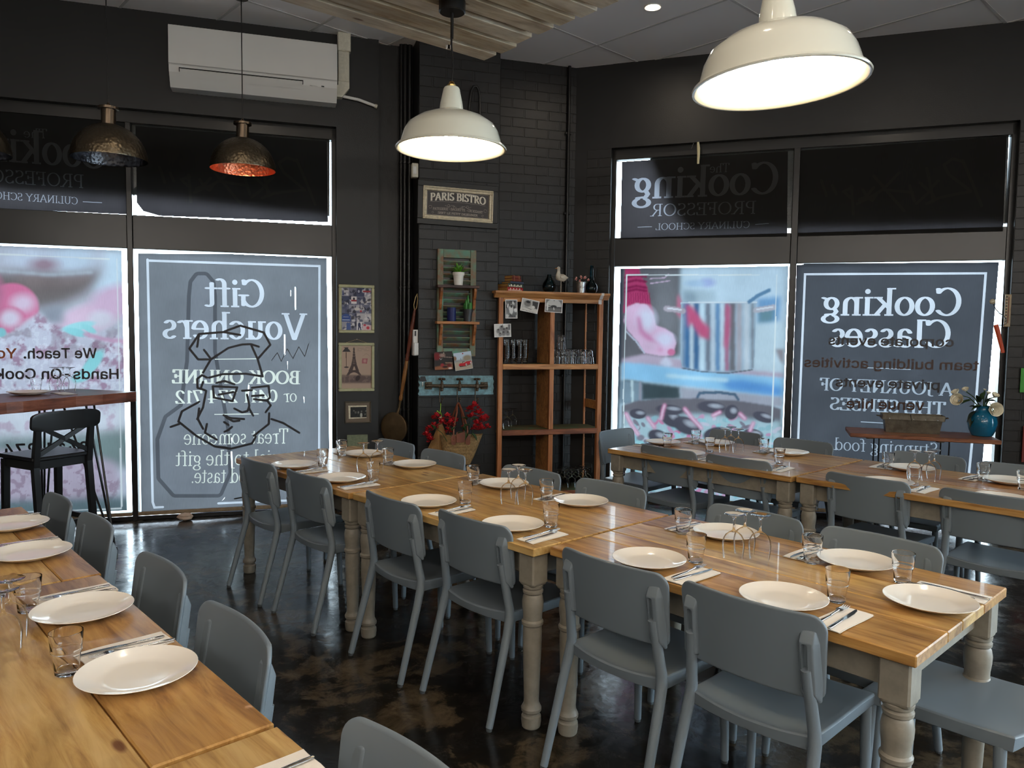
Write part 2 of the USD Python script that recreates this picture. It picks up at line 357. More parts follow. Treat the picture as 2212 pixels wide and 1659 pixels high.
def serif(text, bold=.075, thin=.03, gap=.0, serifw=.11):   # shapely lettering, capitals 1 high, reading along +x from 0
    X, out = 0.0, []
    for ch in text:
        adv, strokes, serifs, dots = GLYPH[ch]; k = thin / bold; geo = []
        for s in strokes: geo.append(affinity.scale(affinity.scale(LineString(s), k, 1, origin=(0, 0)).buffer(thin, quad_segs=4), 1 / k, 1, origin=(0, 0)))
        for (a, b) in serifs: geo.append(sbox(a - serifw - bold * .5, b - .03, a + serifw + bold * .5, b + .03))
        for (a, b) in dots: geo.append(Point(a, b).buffer(bold * 1.15, quad_segs=5))
        if geo: out.append(affinity.translate(unary_union(geo), X, 0))
        X += adv + gap
    return unary_union(out), X


def text_on(plane, text, pr, pl, hpx, v=0.0, mirror=True, **kw):
    """Lettering fitted between two photograph points of its baseline (first letter at pr when mirrored)."""
    (u0, z0), (u1, z1) = plane.hit(*pr, v), plane.hit(*pl, v)
    P = plane.at(u0, v, z0); h = hpx * float(np.dot(P - EYEP, c_fwd)) / FPX
    g, w = serif(text, **kw); L = math.hypot(u1 - u0, z1 - z0); a = math.atan2(z1 - z0, u1 - u0)
    g = affinity.scale(g, L / w, h, origin=(0, 0))
    if mirror: g = affinity.scale(g, 1, -1, origin=(0, 0))
    return affinity.translate(affinity.rotate(g, a, origin=(0, 0), use_radians=True), u0, z0)


def strokes_on(plane, lines, wpx, v=0.0):
    gs = []
    for l in lines:
        q = [plane.hit(x, y, v) for x, y in l]; w = wpx * 6.4 / FPX; gs.append(LineString(q).buffer(w / 2, quad_segs=3))
    return unary_union(gs)

# ------------------------------------------------------------------ materials
BLACKWALL = plain('black_wall', (.0065, .0065, .0068), .45, bump=.25, bscale=90., vary=.25, vscale=3.)
BLACKBRICK = plain('black_brick', (.0085, .0085, .0092), .42, bump=.5, bscale=60., vary=.35, vscale=14.)
MORTAR = plain('black_mortar', (.0065, .0065, .007), .5)
BLACKMETAL = plain('black_metal', (.008, .008, .009), .3)
FRAME = plain('window_frame_black', (.010, .010, .010), .28)
RAIL = plain('timber_rail', lin(150, 128, 100), .5, vary=.3, vscale=30.)
WHITEPAINT = plain('ceiling_white', (.80, .77, .77), .8, bump=.15, bscale=400.)
WHITEPLAST = plain('white_plastic', (.66, .64, .61), .35)
CREAMPLAST = plain('cream_plastic', lin(205, 198, 180), .4, vary=.15, vscale=40.)
DARKPLAST = plain('dark_plastic', (.03, .03, .032), .4)
CHAIR = plain('chair_plastic', (.165, .196, .222), .42, bump=.12, bscale=900., spec=.45)
CHAIRFOOT = plain('chair_foot', (.07, .08, .085), .5)
GREYPAINT = plain('grey_painted_wood', lin(142, 134, 120), .42, vary=.22, vscale=22., bump=.3, bscale=50.)
CERAMIC = plain('ceramic_white', lin(246, 238, 226), .12, spec=.6)
PAPER = plain('napkin_paper', lin(247, 240, 230), .75, bump=.3, bscale=260.)
STEEL = plain('cutlery_steel', (.55, .54, .53), .16, metal=1.)
ZINC = plain('bracket_zinc', (.6, .6, .62), .3, metal=1.)
ENAMEL = plain('white_enamel', lin(226, 224, 208), .13, coat=.6)
BRASS = plain('brass', (.55, .38, .14), .3, metal=1.)
OLDBRASS = plain('dull_brass', lin(120, 98, 70), .42, metal=.7, vary=.35, vscale=9.)
IRON = plain('rusty_iron', lin(92, 78, 62), .55, metal=.5, vary=.5, vscale=60.)
STOOL = plain('stool_black', (.012, .012, .013), .33)
TEAL = plain('blue_glaze', lin(20, 104, 138), .14, coat=.5, vary=.2, vscale=20.)
ZINCTUB = plain('tarnished_zinc', lin(120, 112, 98), .42, metal=.75, vary=.4, vscale=18., bump=.3, bscale=60.)
GALV = plain('galvanised_steel', (.58, .58, .57), .3, metal=.9, vary=.15, vscale=30.)
CREAMROSE = plain('rose_petal', lin(246, 238, 214), .6, subsurface_weight=.0)
REDPETAL = plain('red_petal', lin(190, 12, 24), .6, vary=.35, vscale=40.)
PINKPETAL = plain('pink_petal', lin(232, 178, 168), .6)
DEEPPINK = plain('deep_pink', lin(150, 50, 54), .6)
LEAF = plain('leaf_green', lin(58, 84, 44), .45, vary=.4, vscale=30.)
DARKLEAF = plain('dark_leaf', lin(26, 44, 24), .4, vary=.3, vscale=30.)
SUCC = plain('succulent_green', lin(86, 152, 36), .35, vary=.35, vscale=40.)
CACT = plain('cactus_green', lin(52, 128, 44), .4, vary=.3, vscale=40.)
POTWHITE = plain('pot_white', lin(228, 222, 212), .5)
POTBLACK = plain('pot_black', (.03, .03, .032), .4)
LEATHER = plain('brown_leather', lin(122, 62, 34), .45, vary=.3, vscale=25.)
STRAW = plain('broom_straw', lin(168, 122, 66), .6, vary=.45, vscale=9.)
WOVEN = plain('woven_seagrass', lin(176, 140, 92), .75, vary=.5, vscale=55., bump=1., bscale=120.)
LIME = plain('lime_ribbon', lin(140, 190, 50), .5)
ORANGE = plain('orange_handle', lin(196, 70, 24), .4)
GREENSHEET = plain('green_sheet', lin(70, 160, 60), .5)
REDEDGE = plain('red_edge', lin(120, 44, 38), .5)
GULLWHITE = plain('worn_white_wood', lin(205, 196, 180), .6, vary=.35, vscale=28.)
PAGES = plain('book_pages', lin(172, 130, 66), .7, vary=.3, vscale=60.)
BOOKRED = plain('book_red', lin(172, 30, 34), .45); BOOKBLUE = plain('book_navy', lin(46, 54, 74), .5); BOOKMAROON = plain('book_maroon', lin(104, 40, 26), .5); BOOKGREEN = plain('book_green', lin(62, 78, 66), .5)
GILT = plain('gilt_lettering', lin(232, 222, 200), .4); STRING = plain('jute_string', lin(190, 160, 110), .8)
CHALK = plain('cream_paint', lin(214, 200, 172), .55, vary=.3, vscale=50.)
BOARDBLACK = plain('black_frame_paint', (.012, .012, .012), .4, vary=.3, vscale=60.)
PRINTBLACK = plain('sign_dark', lin(56, 50, 50), .5); PRINTLIGHT = plain('sign_letters', lin(214, 206, 190), .6)
BLUEBOARD = plain('worn_blue_paint', lin(118, 160, 172), .55, col2=lin(96, 122, 124), vscale=34.)
OLIVEFRAME = plain('olive_frame', lin(172, 168, 130), .4, vary=.15, vscale=30.)
TAUPE = plain('taupe_mount', lin(104, 88, 72), .7); BROWNFRAME = plain('bronze_frame', lin(70, 62, 48), .45)
VINYLBLACK = plain('vinyl_black', lin(44, 40, 44), .4); VINYLBROWN = plain('vinyl_brown', lin(66, 40, 30), .4); VINYLRUST = plain('vinyl_rust', lin(150, 78, 44), .4)
INKBLACK = plain('ink_black', lin(40, 40, 44), .5)
TAPE = plain('white_tape', lin(206, 200, 196), .5)
WHITECARD = plain('white_card', lin(230, 226, 222), .5)
PINBLACK = plain('pin_black', (.02, .02, .02), .4)
PAVE = plain('pavement', (.34, .33, .31), .8, vary=.2, vscale=1.)
SIGNBOARD = plain('sign_box', (.05, .05, .055), .6)
WARMWALL = plain('rear_wall_paint', (.62, .60, .57), .7)
BARWOOD = wood('bar_wood', lin(138, 84, 62), lin(112, 62, 44), lin(66, 34, 24), .4, sc=(1.4, 14, 14))
PINE = [wood(f'pine_{i}', a, b, c, .5, sc=(2.0, 12, 12), off=3.1 * i, knots=.1) for i, (a, b, c) in enumerate([(lin(214, 202, 182), lin(200, 184, 160), lin(166, 146, 118)), (lin(206, 194, 172), lin(190, 172, 144), lin(160, 134, 100)), (lin(222, 212, 196), lin(208, 194, 172), lin(180, 160, 130))])]
PINEBACK = wood('pine_backing', lin(200, 170, 110), lin(170, 132, 76), lin(120, 84, 44), .6, sc=(4, 14, 14), off=2.)
TABLEW = [wood(f'table_wood_{i}', a, b, c, .3, sc=(1.3, 13, 13), off=5.3 * i + 1, knots=.13, coat=.15) for i, (a, b, c) in enumerate([(lin(206, 166, 104), lin(186, 142, 82), lin(140, 96, 50)), (lin(196, 152, 90), lin(174, 128, 70), lin(122, 80, 42)), (lin(212, 176, 114), lin(194, 154, 92), lin(150, 108, 58)), (lin(190, 142, 88), lin(168, 116, 68), lin(112, 70, 40))])]
SHELFW = [wood(f'shelf_wood_{i}', a, b, c, .5, sc=s, off=4.7 * i) for i, (a, b, c, s) in enumerate([(lin(196, 132, 84), lin(178, 112, 66), lin(128, 74, 42), (14, 14, 1.2)), (lin(206, 150, 92), lin(188, 128, 74), lin(142, 88, 48), (1.4, 14, 14)), (lin(150, 92, 60), lin(124, 70, 44), lin(76, 40, 26), (1.4, 14, 14))])]
SHELFBOARD = plain('worn_green_board', lin(74, 104, 72), .6, col2=lin(110, 84, 54), vscale=16.)
SHUTTER = plain('shutter_paint', lin(98, 150, 128), .6, col2=lin(122, 84, 58), vscale=11.)
SHUTTERBROWN = plain('shutter_bare', lin(128, 88, 62), .6, col2=lin(92, 132, 112), vscale=13.)
BRACKETW = wood('bracket_wood', lin(176, 112, 62), lin(150, 88, 44), lin(98, 54, 28), .5, sc=(12, 12, 1.4))
LEDGEDARK = wood('dark_ledge', lin(84, 54, 44), lin(62, 38, 32), lin(36, 22, 20), .45, sc=(2, 14, 14)); LEDGELIGHT = wood('light_ledge', lin(196, 136, 82), lin(176, 114, 62), lin(128, 78, 42), .45, sc=(2, 14, 14))
PLANKW = wood('wall_plank', lin(150, 92, 58), lin(116, 66, 40), lin(62, 34, 24), .45, sc=(1.6, 16, 16))
TURNED = wood('turned_handle', lin(120, 62, 38), lin(98, 46, 28), lin(60, 28, 18), .3, sc=(14, 14, 2)); TURNEDPALE = wood('pale_handle', lin(168, 118, 62), lin(146, 98, 50), lin(100, 62, 30), .35, sc=(14, 14, 2))
INK = mk('printed_ink', {'a': ('attribute', dict(attribute='ink')), 'p': ('principled_bsdf', dict(roughness=.45, specular_ior_level=.3))}, [('a.color', 'p.base_color')], 'p.BSDF')

# hammered metal of the dome pendants
def hammered(name, col, rough):
    return mk(name, {'tc': ('texture_coordinate', {}), 'v': ('voronoi_texture', dict(scale=52., feature='smooth_f1')), 'b': ('bump', dict(strength=.7, distance=.006, invert=True)), 'p': ('principled_bsdf', dict(base_color=col, metallic=1., roughness=rough))},
              [('tc.object', 'v.vector'), ('v.distance', 'b.height'), ('b.normal', 'p.normal')], 'p.BSDF')
HAMBRONZE, HAMDARK, HAMCOPPER = hammered('hammered_bronze', lin(112, 100, 82), .36), hammered('hammered_pewter', (.16, .16, .18), .3), hammered('hammered_copper', lin(236, 150, 116), .3)
NECK = plain('lamp_neck', lin(128, 112, 96), .28, metal=1.)

# dark polished concrete with worn brown patches
FLOOR = mk('polished_concrete', {
    'g': ('geometry', {}), 'n': ('noise_texture', dict(scale=1.7, detail=7., roughness=.66, distortion=.9)), 'n2': ('noise_texture', dict(scale=7., detail=6., roughness=.7, distortion=.5)), 'ad': ('math', dict(math_type='multiply_add', value2=.45, value3=-.22)), 'ad2': ('math', dict(math_type='add')),
    'r': ('rgb_ramp', {'ramp': [(.40, (.0065, .0058, .005)), (.52, (.013, .0105, .008)), (.56, (.05, .036, .021)), (.68, (.085, .062, .036))]}),
    'rr': ('rgb_ramp', {'ramp': [(.4, (.15,) * 3), (.6, (.24,) * 3)]}), 'n3': ('noise_texture', dict(scale=26., detail=4.)), 'n4': ('noise_texture', dict(scale=4., detail=3.)), 'b2': ('bump', dict(strength=.10, distance=.03)), 'b': ('bump', dict(strength=.14, distance=.004)),
    'p': ('principled_bsdf', dict(specular_ior_level=.55))},
    [('g.position', 'n.vector'), ('g.position', 'n2.vector'), ('g.position', 'n3.vector'), ('g.position', 'n4.vector'), ('n2.fac', 'ad.value1'), ('ad.value', 'ad2.value1'), ('n.fac', 'ad2.value2'), ('ad2.value', 'r.fac'), ('r.color', 'p.base_color'), ('n2.fac', 'rr.fac'), ('rr.color', 'p.roughness'), ('n4.fac', 'b2.height'), ('b2.normal', 'b.normal'), ('n3.fac', 'b.height'), ('b.normal', 'p.normal')], 'p.BSDF')
# glass
PANE = mk('window_glass', {'t': ('transparent_bsdf', dict(color=(.93, .96, .95))), 'g': ('glossy_bsdf', dict(roughness=.0, color=(1, 1, 1))), 'f': ('fresnel', dict(IOR=1.45)), 'm': ('mix_closure', {})}, [('f.fac', 'm.fac'), ('t.BSDF', 'm.closure1'), ('g.BSDF', 'm.closure2')], 'm.closure')
THIN = mk('wine_glass', {'t': ('transparent_bsdf', dict(color=(.988, .988, .988))), 'g': ('glossy_bsdf', dict(roughness=.02, color=(1, 1, 1))), 'f': ('layer_weight', dict(blend=.12)), 'k': ('math', dict(math_type='multiply', value2=.85)), 'm': ('mix_closure', {})}, [('f.fresnel', 'k.value1'), ('k.value', 'm.fac'), ('t.BSDF', 'm.closure1'), ('g.BSDF', 'm.closure2')], 'm.closure')
TUMBLER = plain('tumbler_glass', (1., 1., 1.), .0, transmission_weight=1., ior=1.42)
TEALGLASS = mk('teal_glass', {'t': ('transparent_bsdf', dict(color=(.05, .30, .36))), 'g': ('glossy_bsdf', dict(roughness=.03)), 'f': ('fresnel', dict(IOR=1.5)), 'm': ('mix_closure', {})}, [('f.fac', 'm.fac'), ('t.BSDF', 'm.closure1'), ('g.BSDF', 'm.closure2')], 'm.closure')
def glow(name, col, s): return mk(name, {'e': ('emission', dict(color=col, strength=s))}, [], 'e.emission')
GLOWBULB, GLOWDOWN, GLOWDIM = glow('bulb_glow', (1, .80, .55), BULB), glow('downlight_glow', (1, .86, .68), DOWNLIGHT), glow('dim_bulb_glow', (1, .6, .38), 9.)

# ------------------------------------------------------------------ the room
H = 4.12; FV = .09                       # ceiling height; wall faces stand FV in front of the window planes
CORNER = pL + dL * 3.935
UL0, UR1 = -6.6, 3.2
RE = PLR.at(UR1, 0, 0); LE = PLL.at(UL0, 0, 0)
SIDEX, BACKY = RE[0], -3.6
room = Polygon([(CORNER[0], CORNER[1]), (RE[0], RE[1]), (SIDEX, BACKY), (LE[0], BACKY), (LE[0], LE[1])])
obj('floor', mv(prism(room.buffer(.3, join_style=2), .12), 0, 0, -.12), FLOOR, smooth=False, kind='structure')
obj('ceiling_deck', prism(room.buffer(.3, join_style=2), .15, H + .02), plain('deck_grey', (.3, .3, .3), .8), smooth=False, kind='structure')
ceil = part('ceiling', '/World', kind='structure')
for i in range(-8, 8):
    for j in range(-14, 9):
        t0, n0 = 4.5 + 1.3 * i, 5.15 + .65 * j; cc = [tn(t0 + a, n0 + b)[:2] for a, b in ((.006, .006), (1.294, .006), (1.294, .644), (.006, .644))]
        q = Polygon(cc).intersection(room)
        if q.is_empty or q.area < .01: continue
        obj('ceiling_tile', prism(q, .02, H), WHITEPAINT, ceil, smooth=False)
bars = [LineString([tn(4.5 + 1.3 * i, -9)[:2], tn(4.5 + 1.3 * i, 12)[:2]]).buffer(.012) for i in range(-8, 9)] + [LineString([tn(-8, 5.15 + .65 * j)[:2], tn(14, 5.15 + .65 * j)[:2]]).buffer(.012) for j in range(-15, 10)]
obj('ceiling_grid', prism(unary_union(bars).intersection(room), .004, H - .004), plain('grid_white', (.55, .53, .52), .6), ceil, smooth=False)

EL = '/World/wall_left'; UWL0, UWL1, ZW = PLL.hit(0, 700)[0] - .62, PLL.hit(727.5, 700, FV)[0], 3.35
wl = thing('wall_left', None, None, pL, ANG_L); setd(wl, kind='structure')
B3 = lambda u0, u1, v0, v1, z0, z1, b=0: cbox((u0, -v1, z0), (u1, -v0, z1), b)      # box in a wall's own frame (v towards the room)
obj('wall_face', cat(B3(UL0, UWL0, -.22, FV, 0, H + .02), B3(UWL0, UWL1, -.22, FV, ZW, H + .02), B3(UWL1, 1.975, -.22, FV, 0, H + .02), B3(1.975, 4.1, -.22, 0, 0, H + .02)), BLACKWALL, wl, smooth=False)
def bricks(parent, u0, u1, v, z1=H, off=0.):
    n = int(z1 / .0858)
    for k in range(n):
        z = k * .0858; u = u0 - (.12 if (k + int(off)) % 2 else 0.)
        while u < u1 - .01:
            a, b = max(u, u0), min(u + .23, u1)
            if b - a > .02: obj('brick', B3(a + .002, b - .002, v - .02, v + .0025 + rng.uniform(-.001, .001), z + .002, z + .0838, .002), BLACKBRICK, parent, smooth=False)
            u += .24
bricks(wl, 3.10, 3.93, 0.0)
PV = .34; UP0, UP1 = PLL.hit(903.5, 700, PV)[0], PLL.hit(1074.5, 700, PV)[0]
wp = thing('wall_pier', None, None, pL, ANG_L); setd(wp, kind='structure')
obj('pier_core', B3(UP0, UP1, -.1, PV, 0, H + .02), MORTAR, wp, smooth=False)
bricks(wp, UP0, UP1, PV)
UWR0, UWR1 = PLR.hit(1315, 600, FV)[0], PLR.hit(2186, 600, FV)[0]
URC = float(np.dot(CORNER - pR, dR))
wr = thing('wall_right', None, None, pR, ANG_R); setd(wr, kind='structure')
obj('wall_face', cat(B3(URC - .1, UWR0, -.22, FV - .006, 0, H + .02), B3(UWR0, UWR1, -.22, FV, ZW, H + .02), B3(UWR1, UR1 + .1, -.22, FV - .006, 0, H + .02)), BLACKWALL, wr, smooth=False)
bricks(wr, URC + .05, UWR0, FV - .006, ZW); bricks(wr, UWR1, UWR1 + .36, FV - .006, ZW)
# side wall with the glazed shop front out of frame to the right, and the rear walls
sy0, sy1 = -2.6, 4.4
obj('wall_side', cat(cbox((SIDEX, BACKY, 0), (SIDEX + .2, sy0, H)), cbox((SIDEX, sy1, 0), (SIDEX + .2, RE[1] + .2, H)), cbox((SIDEX, sy0, 2.7), (SIDEX + .2, sy1, H)), cbox((SIDEX, sy0, 0), (SIDEX + .2, sy1, .1))), BLACKWALL, smooth=False, kind='structure')
w3 = part('window_3', '/World', kind='structure')
for y in np.linspace(sy0 + .03, sy1 - .03, 5): obj('mullion', cbox((SIDEX + .04, y - .03, .1), (SIDEX + .1, y + .03, 2.7), .004), FRAME, w3, smooth=False)
obj('pane', cbox((SIDEX + .065, sy0, .1), (SIDEX + .071, sy1, 2.7)), PANE, w3, smooth=False)
obj('wall_back', cbox((LE[0], BACKY - .2, 0), (SIDEX, BACKY, H)), WARMWALL, smooth=False, kind='structure')
obj('wall_far', cbox((LE[0] - .2, BACKY, 0), (LE[0], LE[1] + .1, H)), WARMWALL, smooth=False, kind='structure')
obj('pavement', cbox((-40, -40, -.35), (40, 40, -.16)), PAVE, smooth=False, kind='structure')

# ------------------------------------------------------------------ windows: frames, panes, sign boxes
def xz(u0, u1, z0, z1): return sbox(u0, z0, u1, z1)
def flat(parent, name, poly, y, mat, thick=0., **tags):      # drawing (u, z) of a wall plane as a sheet at depth -y in front of it
    if thick:
        q = prism(poly, thick)
        if q is None: return None
        q = up(q); q.apply_translation([0, y, 0]); return obj(name, q, mat, parent, smooth=False, **tags)
    r = tri(poly)
    if r is None: return None
    v, f = r; return obj(name, (np.stack([v[:, 0], np.full(len(v), y), v[:, 1]], 1), f), mat, parent, smooth=False, **tags)

def window(name, P, u0, u1, um0, um1, ang, org):
    w = thing(name, None, None, org, ang); setd(w, kind='structure')
    fr = lambda n, *a: obj(n, B3(*a, .004), FRAME, w, smooth=False)
    fr('frame_jamb', u0, u0 + .055, -.07, .012, 0, ZW); fr('frame_jamb', u1 - .055, u1, -.07, .012, 0, ZW); fr('frame_head', u0, u1, -.07, .012, 3.255, ZW + .01)
    fr('mullion', um0, um1, -.07, .016, 0, 3.26); fr('transom', u0 + .05, um0, -.07, .004, 2.252, 2.522); fr('transom', um1, u1 - .05, -.07, .004, 2.252, 2.522); fr('frame_sill', u0, u1, -.07, .0, 0, .035)
    obj('bottom_rail', B3(u0 + .05, um0, -.03, .03, .045, .075, .004), RAIL, w, smooth=False); obj('bottom_rail', B3(um1, u1 - .05, -.03, .03, .045, .075, .004), RAIL, w, smooth=False)
    for a, b in ((u0 + .05, um0), (um1, u1 - .05)):
        for z0, z1 in ((.075, 2.255), (2.52, 3.26)): obj('pane', B3(a, b, -.04, -.034, z0, z1), PANE, w, smooth=False)
    return w
UML0, UML1 = PLL.hit(278.5, 700)[0], PLL.hit(291, 700)[0]
UMR0, UMR1 = PLR.hit(1701.5, 700)[0], PLR.hit(1716, 700)[0]
W1 = window('window_1', PLL, UWL0 - .02, UWL1 + .02, UML0, UML1, ANG_L, pL)
W2 = window('window_2', PLR, UWR0 - .02, UWR1 + .02, UMR0, UMR1, ANG_R, pR)

def pxpoly(P, pts, v=0.): return Polygon([P.hit(x, y, v) for x, y in pts])
for P, org, ang, label, pts in (
    (PLL, pL, ANG_L, 'dark back of the shop sign box above the left window', [(-170, 120), (712, 240), (712, 466), (290, 420), (283, 425), (-170, 395)]),
    (PLR, pR, ANG_R, 'dark back of the shop sign box above the right window', [(1398, 330), (2180, 275), (2172, 482), (1490, 497), (1450, 452), (1436, 420)])):
    s = thing('sign_box', label, 'sign box', org, ang); flat(s, 'back_board', pxpoly(P, pts, -.05), .085, SIGNBOARD, .03)

# ------------------------------------------------------------------ printed window films
F_BG = film('film_grey', (.085, .085, .092), (.028, .028, .029)); F_DK = film('film_dark', (.030, .031, .036), (.022, .022, .023)); F_UP = film('film_upper', (.028, .024, .026), (.016, .016, .0155))
F_LT = film('film_letters', (.27, .27, .29), (.10, .10, .10), weave=.06); F_LU = film('film_upper_letters', (.15, .15, .17), (.034, .034, .034), weave=.06); F_SH = film('film_bottle', (.085, .085, .094), (.034, .034, .036)); F_SD = film('film_bottle_edge', (.040, .040, .045), (.022, .022, .023)); F_LR = film('film_letters_dim', (.17, .18, .20), (.07, .07, .07), weave=.06)
F_PIC = film('film_picture', (.36,) * 3, (.11,) * 3, attr=True)
FY = -.006                               # the films lie on the room side of the glass

def film_thing(P, org, ang, label, outline, base, groups, holes=None):
    """outline: film polygon; groups: [(part name, polygon, material)], later ones cut into earlier ones."""
    f = thing('window_film', label, 'window film', org, ang); rest = outline
    polys = []
    for nm, g, mat in groups[::-1]:
        g = g.intersection(rest); polys.append((nm, g, mat)); rest = rest.difference(g)
    flat(f, 'film_sheet', rest, FY, base)
    for nm, g, mat in polys[::-1]: flat(f, nm, g, FY, mat)
    return f

def frame_line(P, pts, wpx=5): return LineString([P.hit(x, y) for x, y in pts]).buffer(wpx * .0019, join_style=2)
TL = lambda t, r, l, h, **k: text_on(PLL, t, r, l, h, **k)
TR = lambda t, r, l, h, **k: text_on(PLR, t, r, l, h, **k)
BOLD, LIGHT = dict(bold=.085, thin=.034), dict(bold=.055, thin=.026)

gift = pxpoly(PLL, [(298.5, 548), (500, 549), (705, 558), (713, 1099), (520, 1104), (306, 1112)])
bottle = [(418, 640), (421, 612), (430, 600), (442, 600), (452, 612), (455, 640), (455, 760), (470, 850), (484, 930), (488, 1020), (470, 1062), (380, 1062), (352, 1030), (350, 950), (366, 905), (400, 880), (414, 780)]
bp = Polygon([PLL.hit(x, y) for x, y in bottle]).buffer(.02)
slits = unary_union([Polygon([PLL.hit(x, y) for x, y in q]) for q in ([(636, 620), (639, 620), (640, 668), (637, 670)], [(627, 627), (629, 627), (629, 640), (627, 640)], [(613, 722), (616, 722), (617, 765), (614, 768)], [(620, 780), (622, 780), (622, 800)], [(536, 830), (539, 832), (537, 856), (535, 850)], [(498, 975), (502, 975), (503, 1010), (500, 1012)], [(499, 945), (502, 945), (501, 962)], [(655, 856), (658, 858), (657, 872)], [(479, 1082), (486, 1073), (485, 1077)])])
gtexts = [TL('Gift', (572, 663), (443, 661), 57, **BOLD), TL('Vouchers', (661, 733), (351, 730), 54, **BOLD)]
gt2 = [TL('BOOK ONLINE', (648, 829), (372, 827), 27, bold=.1, thin=.045), TL('or', (642, 867), (612, 868), 26, **LIGHT), TL('0411 274 712', (600, 868), (379, 871), 26, **BOLD), TL('Treat someone', (623, 957), (397, 960), 31, **LIGHT), TL('special to the gift', (652, 1001), (379, 1006), 31, **LIGHT), TL('of good taste.', (600, 1041), (412, 1043), 31, **LIGHT)]
rules = [LineString([PLL.hit(465, 776), PLL.hit(556, 775)]).buffer(.004), LineString([PLL.hit(464, 895), PLL.hit(558, 894)]).buffer(.004)]
gb = frame_line(PLL, [(319, 563), (690, 575), (689, 1080)]).union(frame_line(PLL, [(319, 561), (330, 1084), (334, 1096), (352, 1095)])).union(frame_line(PLL, [(472, 1087), (640, 1080)]))
gfilm = film_thing(PLL, pL, ANG_L, 'translucent grey window film advertising gift vouchers, with a line-drawn chef face', gift, F_BG,
    [('bottle_shadow_edge', bp.buffer(.03), F_SD), ('bottle_print', bp, F_SH), ('border_line', gb, F_LT), ('title_lettering', unary_union(gtexts), F_LT), ('lettering', unary_union(gt2 + rules), film('film_cream', (.30, .29, .25), (.1, .1, .09), weave=.05))] + [('tear', g_, PANE) for g_ in slits.geoms])
ZG = lambda l: [(x / 2.370, 500 + y / 2.370) for x, y in l]
face = [[(970, 600), (1020, 525), (1145, 515), (1230, 530)], [(1150, 512), (1230, 482), (1350, 517), (1384, 580), (1320, 652)], [(970, 600), (1015, 655), (1080, 655)], [(1045, 606), (1080, 652)], [(1080, 655), (1170, 596), (1240, 578), (1285, 577), (1325, 590)], [(1285, 578), (1320, 655), (1345, 742)], [(1080, 655), (1040, 722)],
        [(1020, 525), (1010, 590)], [(1072, 748), (1140, 730), (1260, 728), (1345, 742)], [(1050, 812), (1012, 800), (1010, 755), (1035, 735), (1060, 748)], [(1030, 800), (1040, 770)], [(1090, 792), (1215, 798), (1190, 868), (1096, 850), (1090, 792)], [(1110, 775), (1150, 765), (1200, 782)], [(1120, 835), (1195, 822)], [(1240, 815), (1290, 812)], [(1290, 800), (1375, 790), (1382, 850), (1365, 866), (1300, 858)], [(1290, 842), (1350, 838)],
        [(1265, 835), (1277, 890), (1268, 918), (1240, 926), (1200, 906)], [(1275, 905), (1296, 942)], [(1145, 940), (1180, 955), (1250, 960)], [(1160, 952), (1195, 972), (1226, 968)], [(1150, 1025), (1170, 1015), (1188, 1000)], [(1148, 975), (1170, 990)], [(1368, 866), (1386, 890), (1360, 925)], [(1378, 930), (1376, 985), (1300, 1045)], [(1056, 815), (1040, 900), (1010, 960)], [(1020, 872), (932, 920), (914, 972), (1005, 1045), (1100, 1100), (1180, 1112), (1290, 1085), (1310, 1050)], [(1020, 905), (1014, 960), (1040, 1010)], [(875, 1000), (918, 985)], [(1390, 960), (1450, 980), (1532, 1030)], [(1098, 1100), (1150, 1104), (1180, 1112)], [(1060, 985), (1050, 1030), (1110, 1065)]]
flat(gfilm, 'chef_face_drawing', strokes_on(PLL, [ZG(l) for l in face], 4.6), FY - .003, INKBLACK, .0008)
sig = [[(1390, 660), (1420, 620), (1440, 665), (1470, 600), (1500, 650), (1530, 590), (1560, 640), (1580, 575)]]
flat(gfilm, 'scribbled_signature', strokes_on(PLL, [ZG(l) for l in sig], 1.4), FY - .003, INKBLACK, .0008)
flat(gfilm, 'scratch', strokes_on(PLL, [[(507, 1077), (522, 1074)]], 3), FY - .003, INKBLACK, .0008)

def sans_on(P, text, pr, pl, hpx, depth=.0008, bold=True):
    (u0, z0), (u1, z1) = P.hit(*pr), P.hit(*pl); Q = P.at(u0, 0, z0); h = hpx * float(np.dot(Q - EYEP, c_fwd)) / FPX
    q = meshkit.text_mesh(text, h, depth, bold=bold); q.apply_translation([-q.bounds[0][0], 0, 0]); w = q.bounds[1][0]; L = math.hypot(u1 - u0, z1 - z0); s = L / w; a = math.atan2(z1 - z0, u1 - u0)
    v = np.array(q.vertices); x, y = v[:, 0] * s, -v[:, 1]
    q.vertices = np.stack([u0 + x * math.cos(a) - y * math.sin(a), -v[:, 2] + FY - .003, z0 + x * math.sin(a) + y * math.cos(a)], 1); return q

cook = pxpoly(PLR, [(1721, 573), (1735, 572), (1737, 569.5), (2157, 567), (2156, 580), (2112, 1116), (1702, 1120)])
ct = [TR('Cooking', (2076, 681), (1774, 680), 58, **BOLD), TR('Classes', (2053, 750), (1793, 748), 58, **BOLD)]
ct2 = [TR('A JOURNEY OF', (2058, 855), (1770, 842), 27, **BOLD), TR('THE SENSES', (2042, 896), (1792, 884), 27, **BOLD), TR('Stunning food', (2025, 984), (1801, 971), 27, **LIGHT), LineString([PLR.hit(1867, 794), PLR.hit(1966, 798)]).buffer(.004), LineString([PLR.hit(1860, 911), PLR.hit(1912, 914)]).buffer(.004)]
cb = frame_line(PLR, [(1722, 1000), (1739, 592.5), (2129, 590.5), (2107, 880), (2086, 1090)])
cfilm = film_thing(PLR, pR, ANG_R, 'dark translucent window film advertising cooking classes, behind the plank and blue vase', cook, F_DK, [('border_line', cb, F_LT), ('title_lettering', unary_union(ct), F_LT), ('lettering', unary_union(ct2), F_LR)])
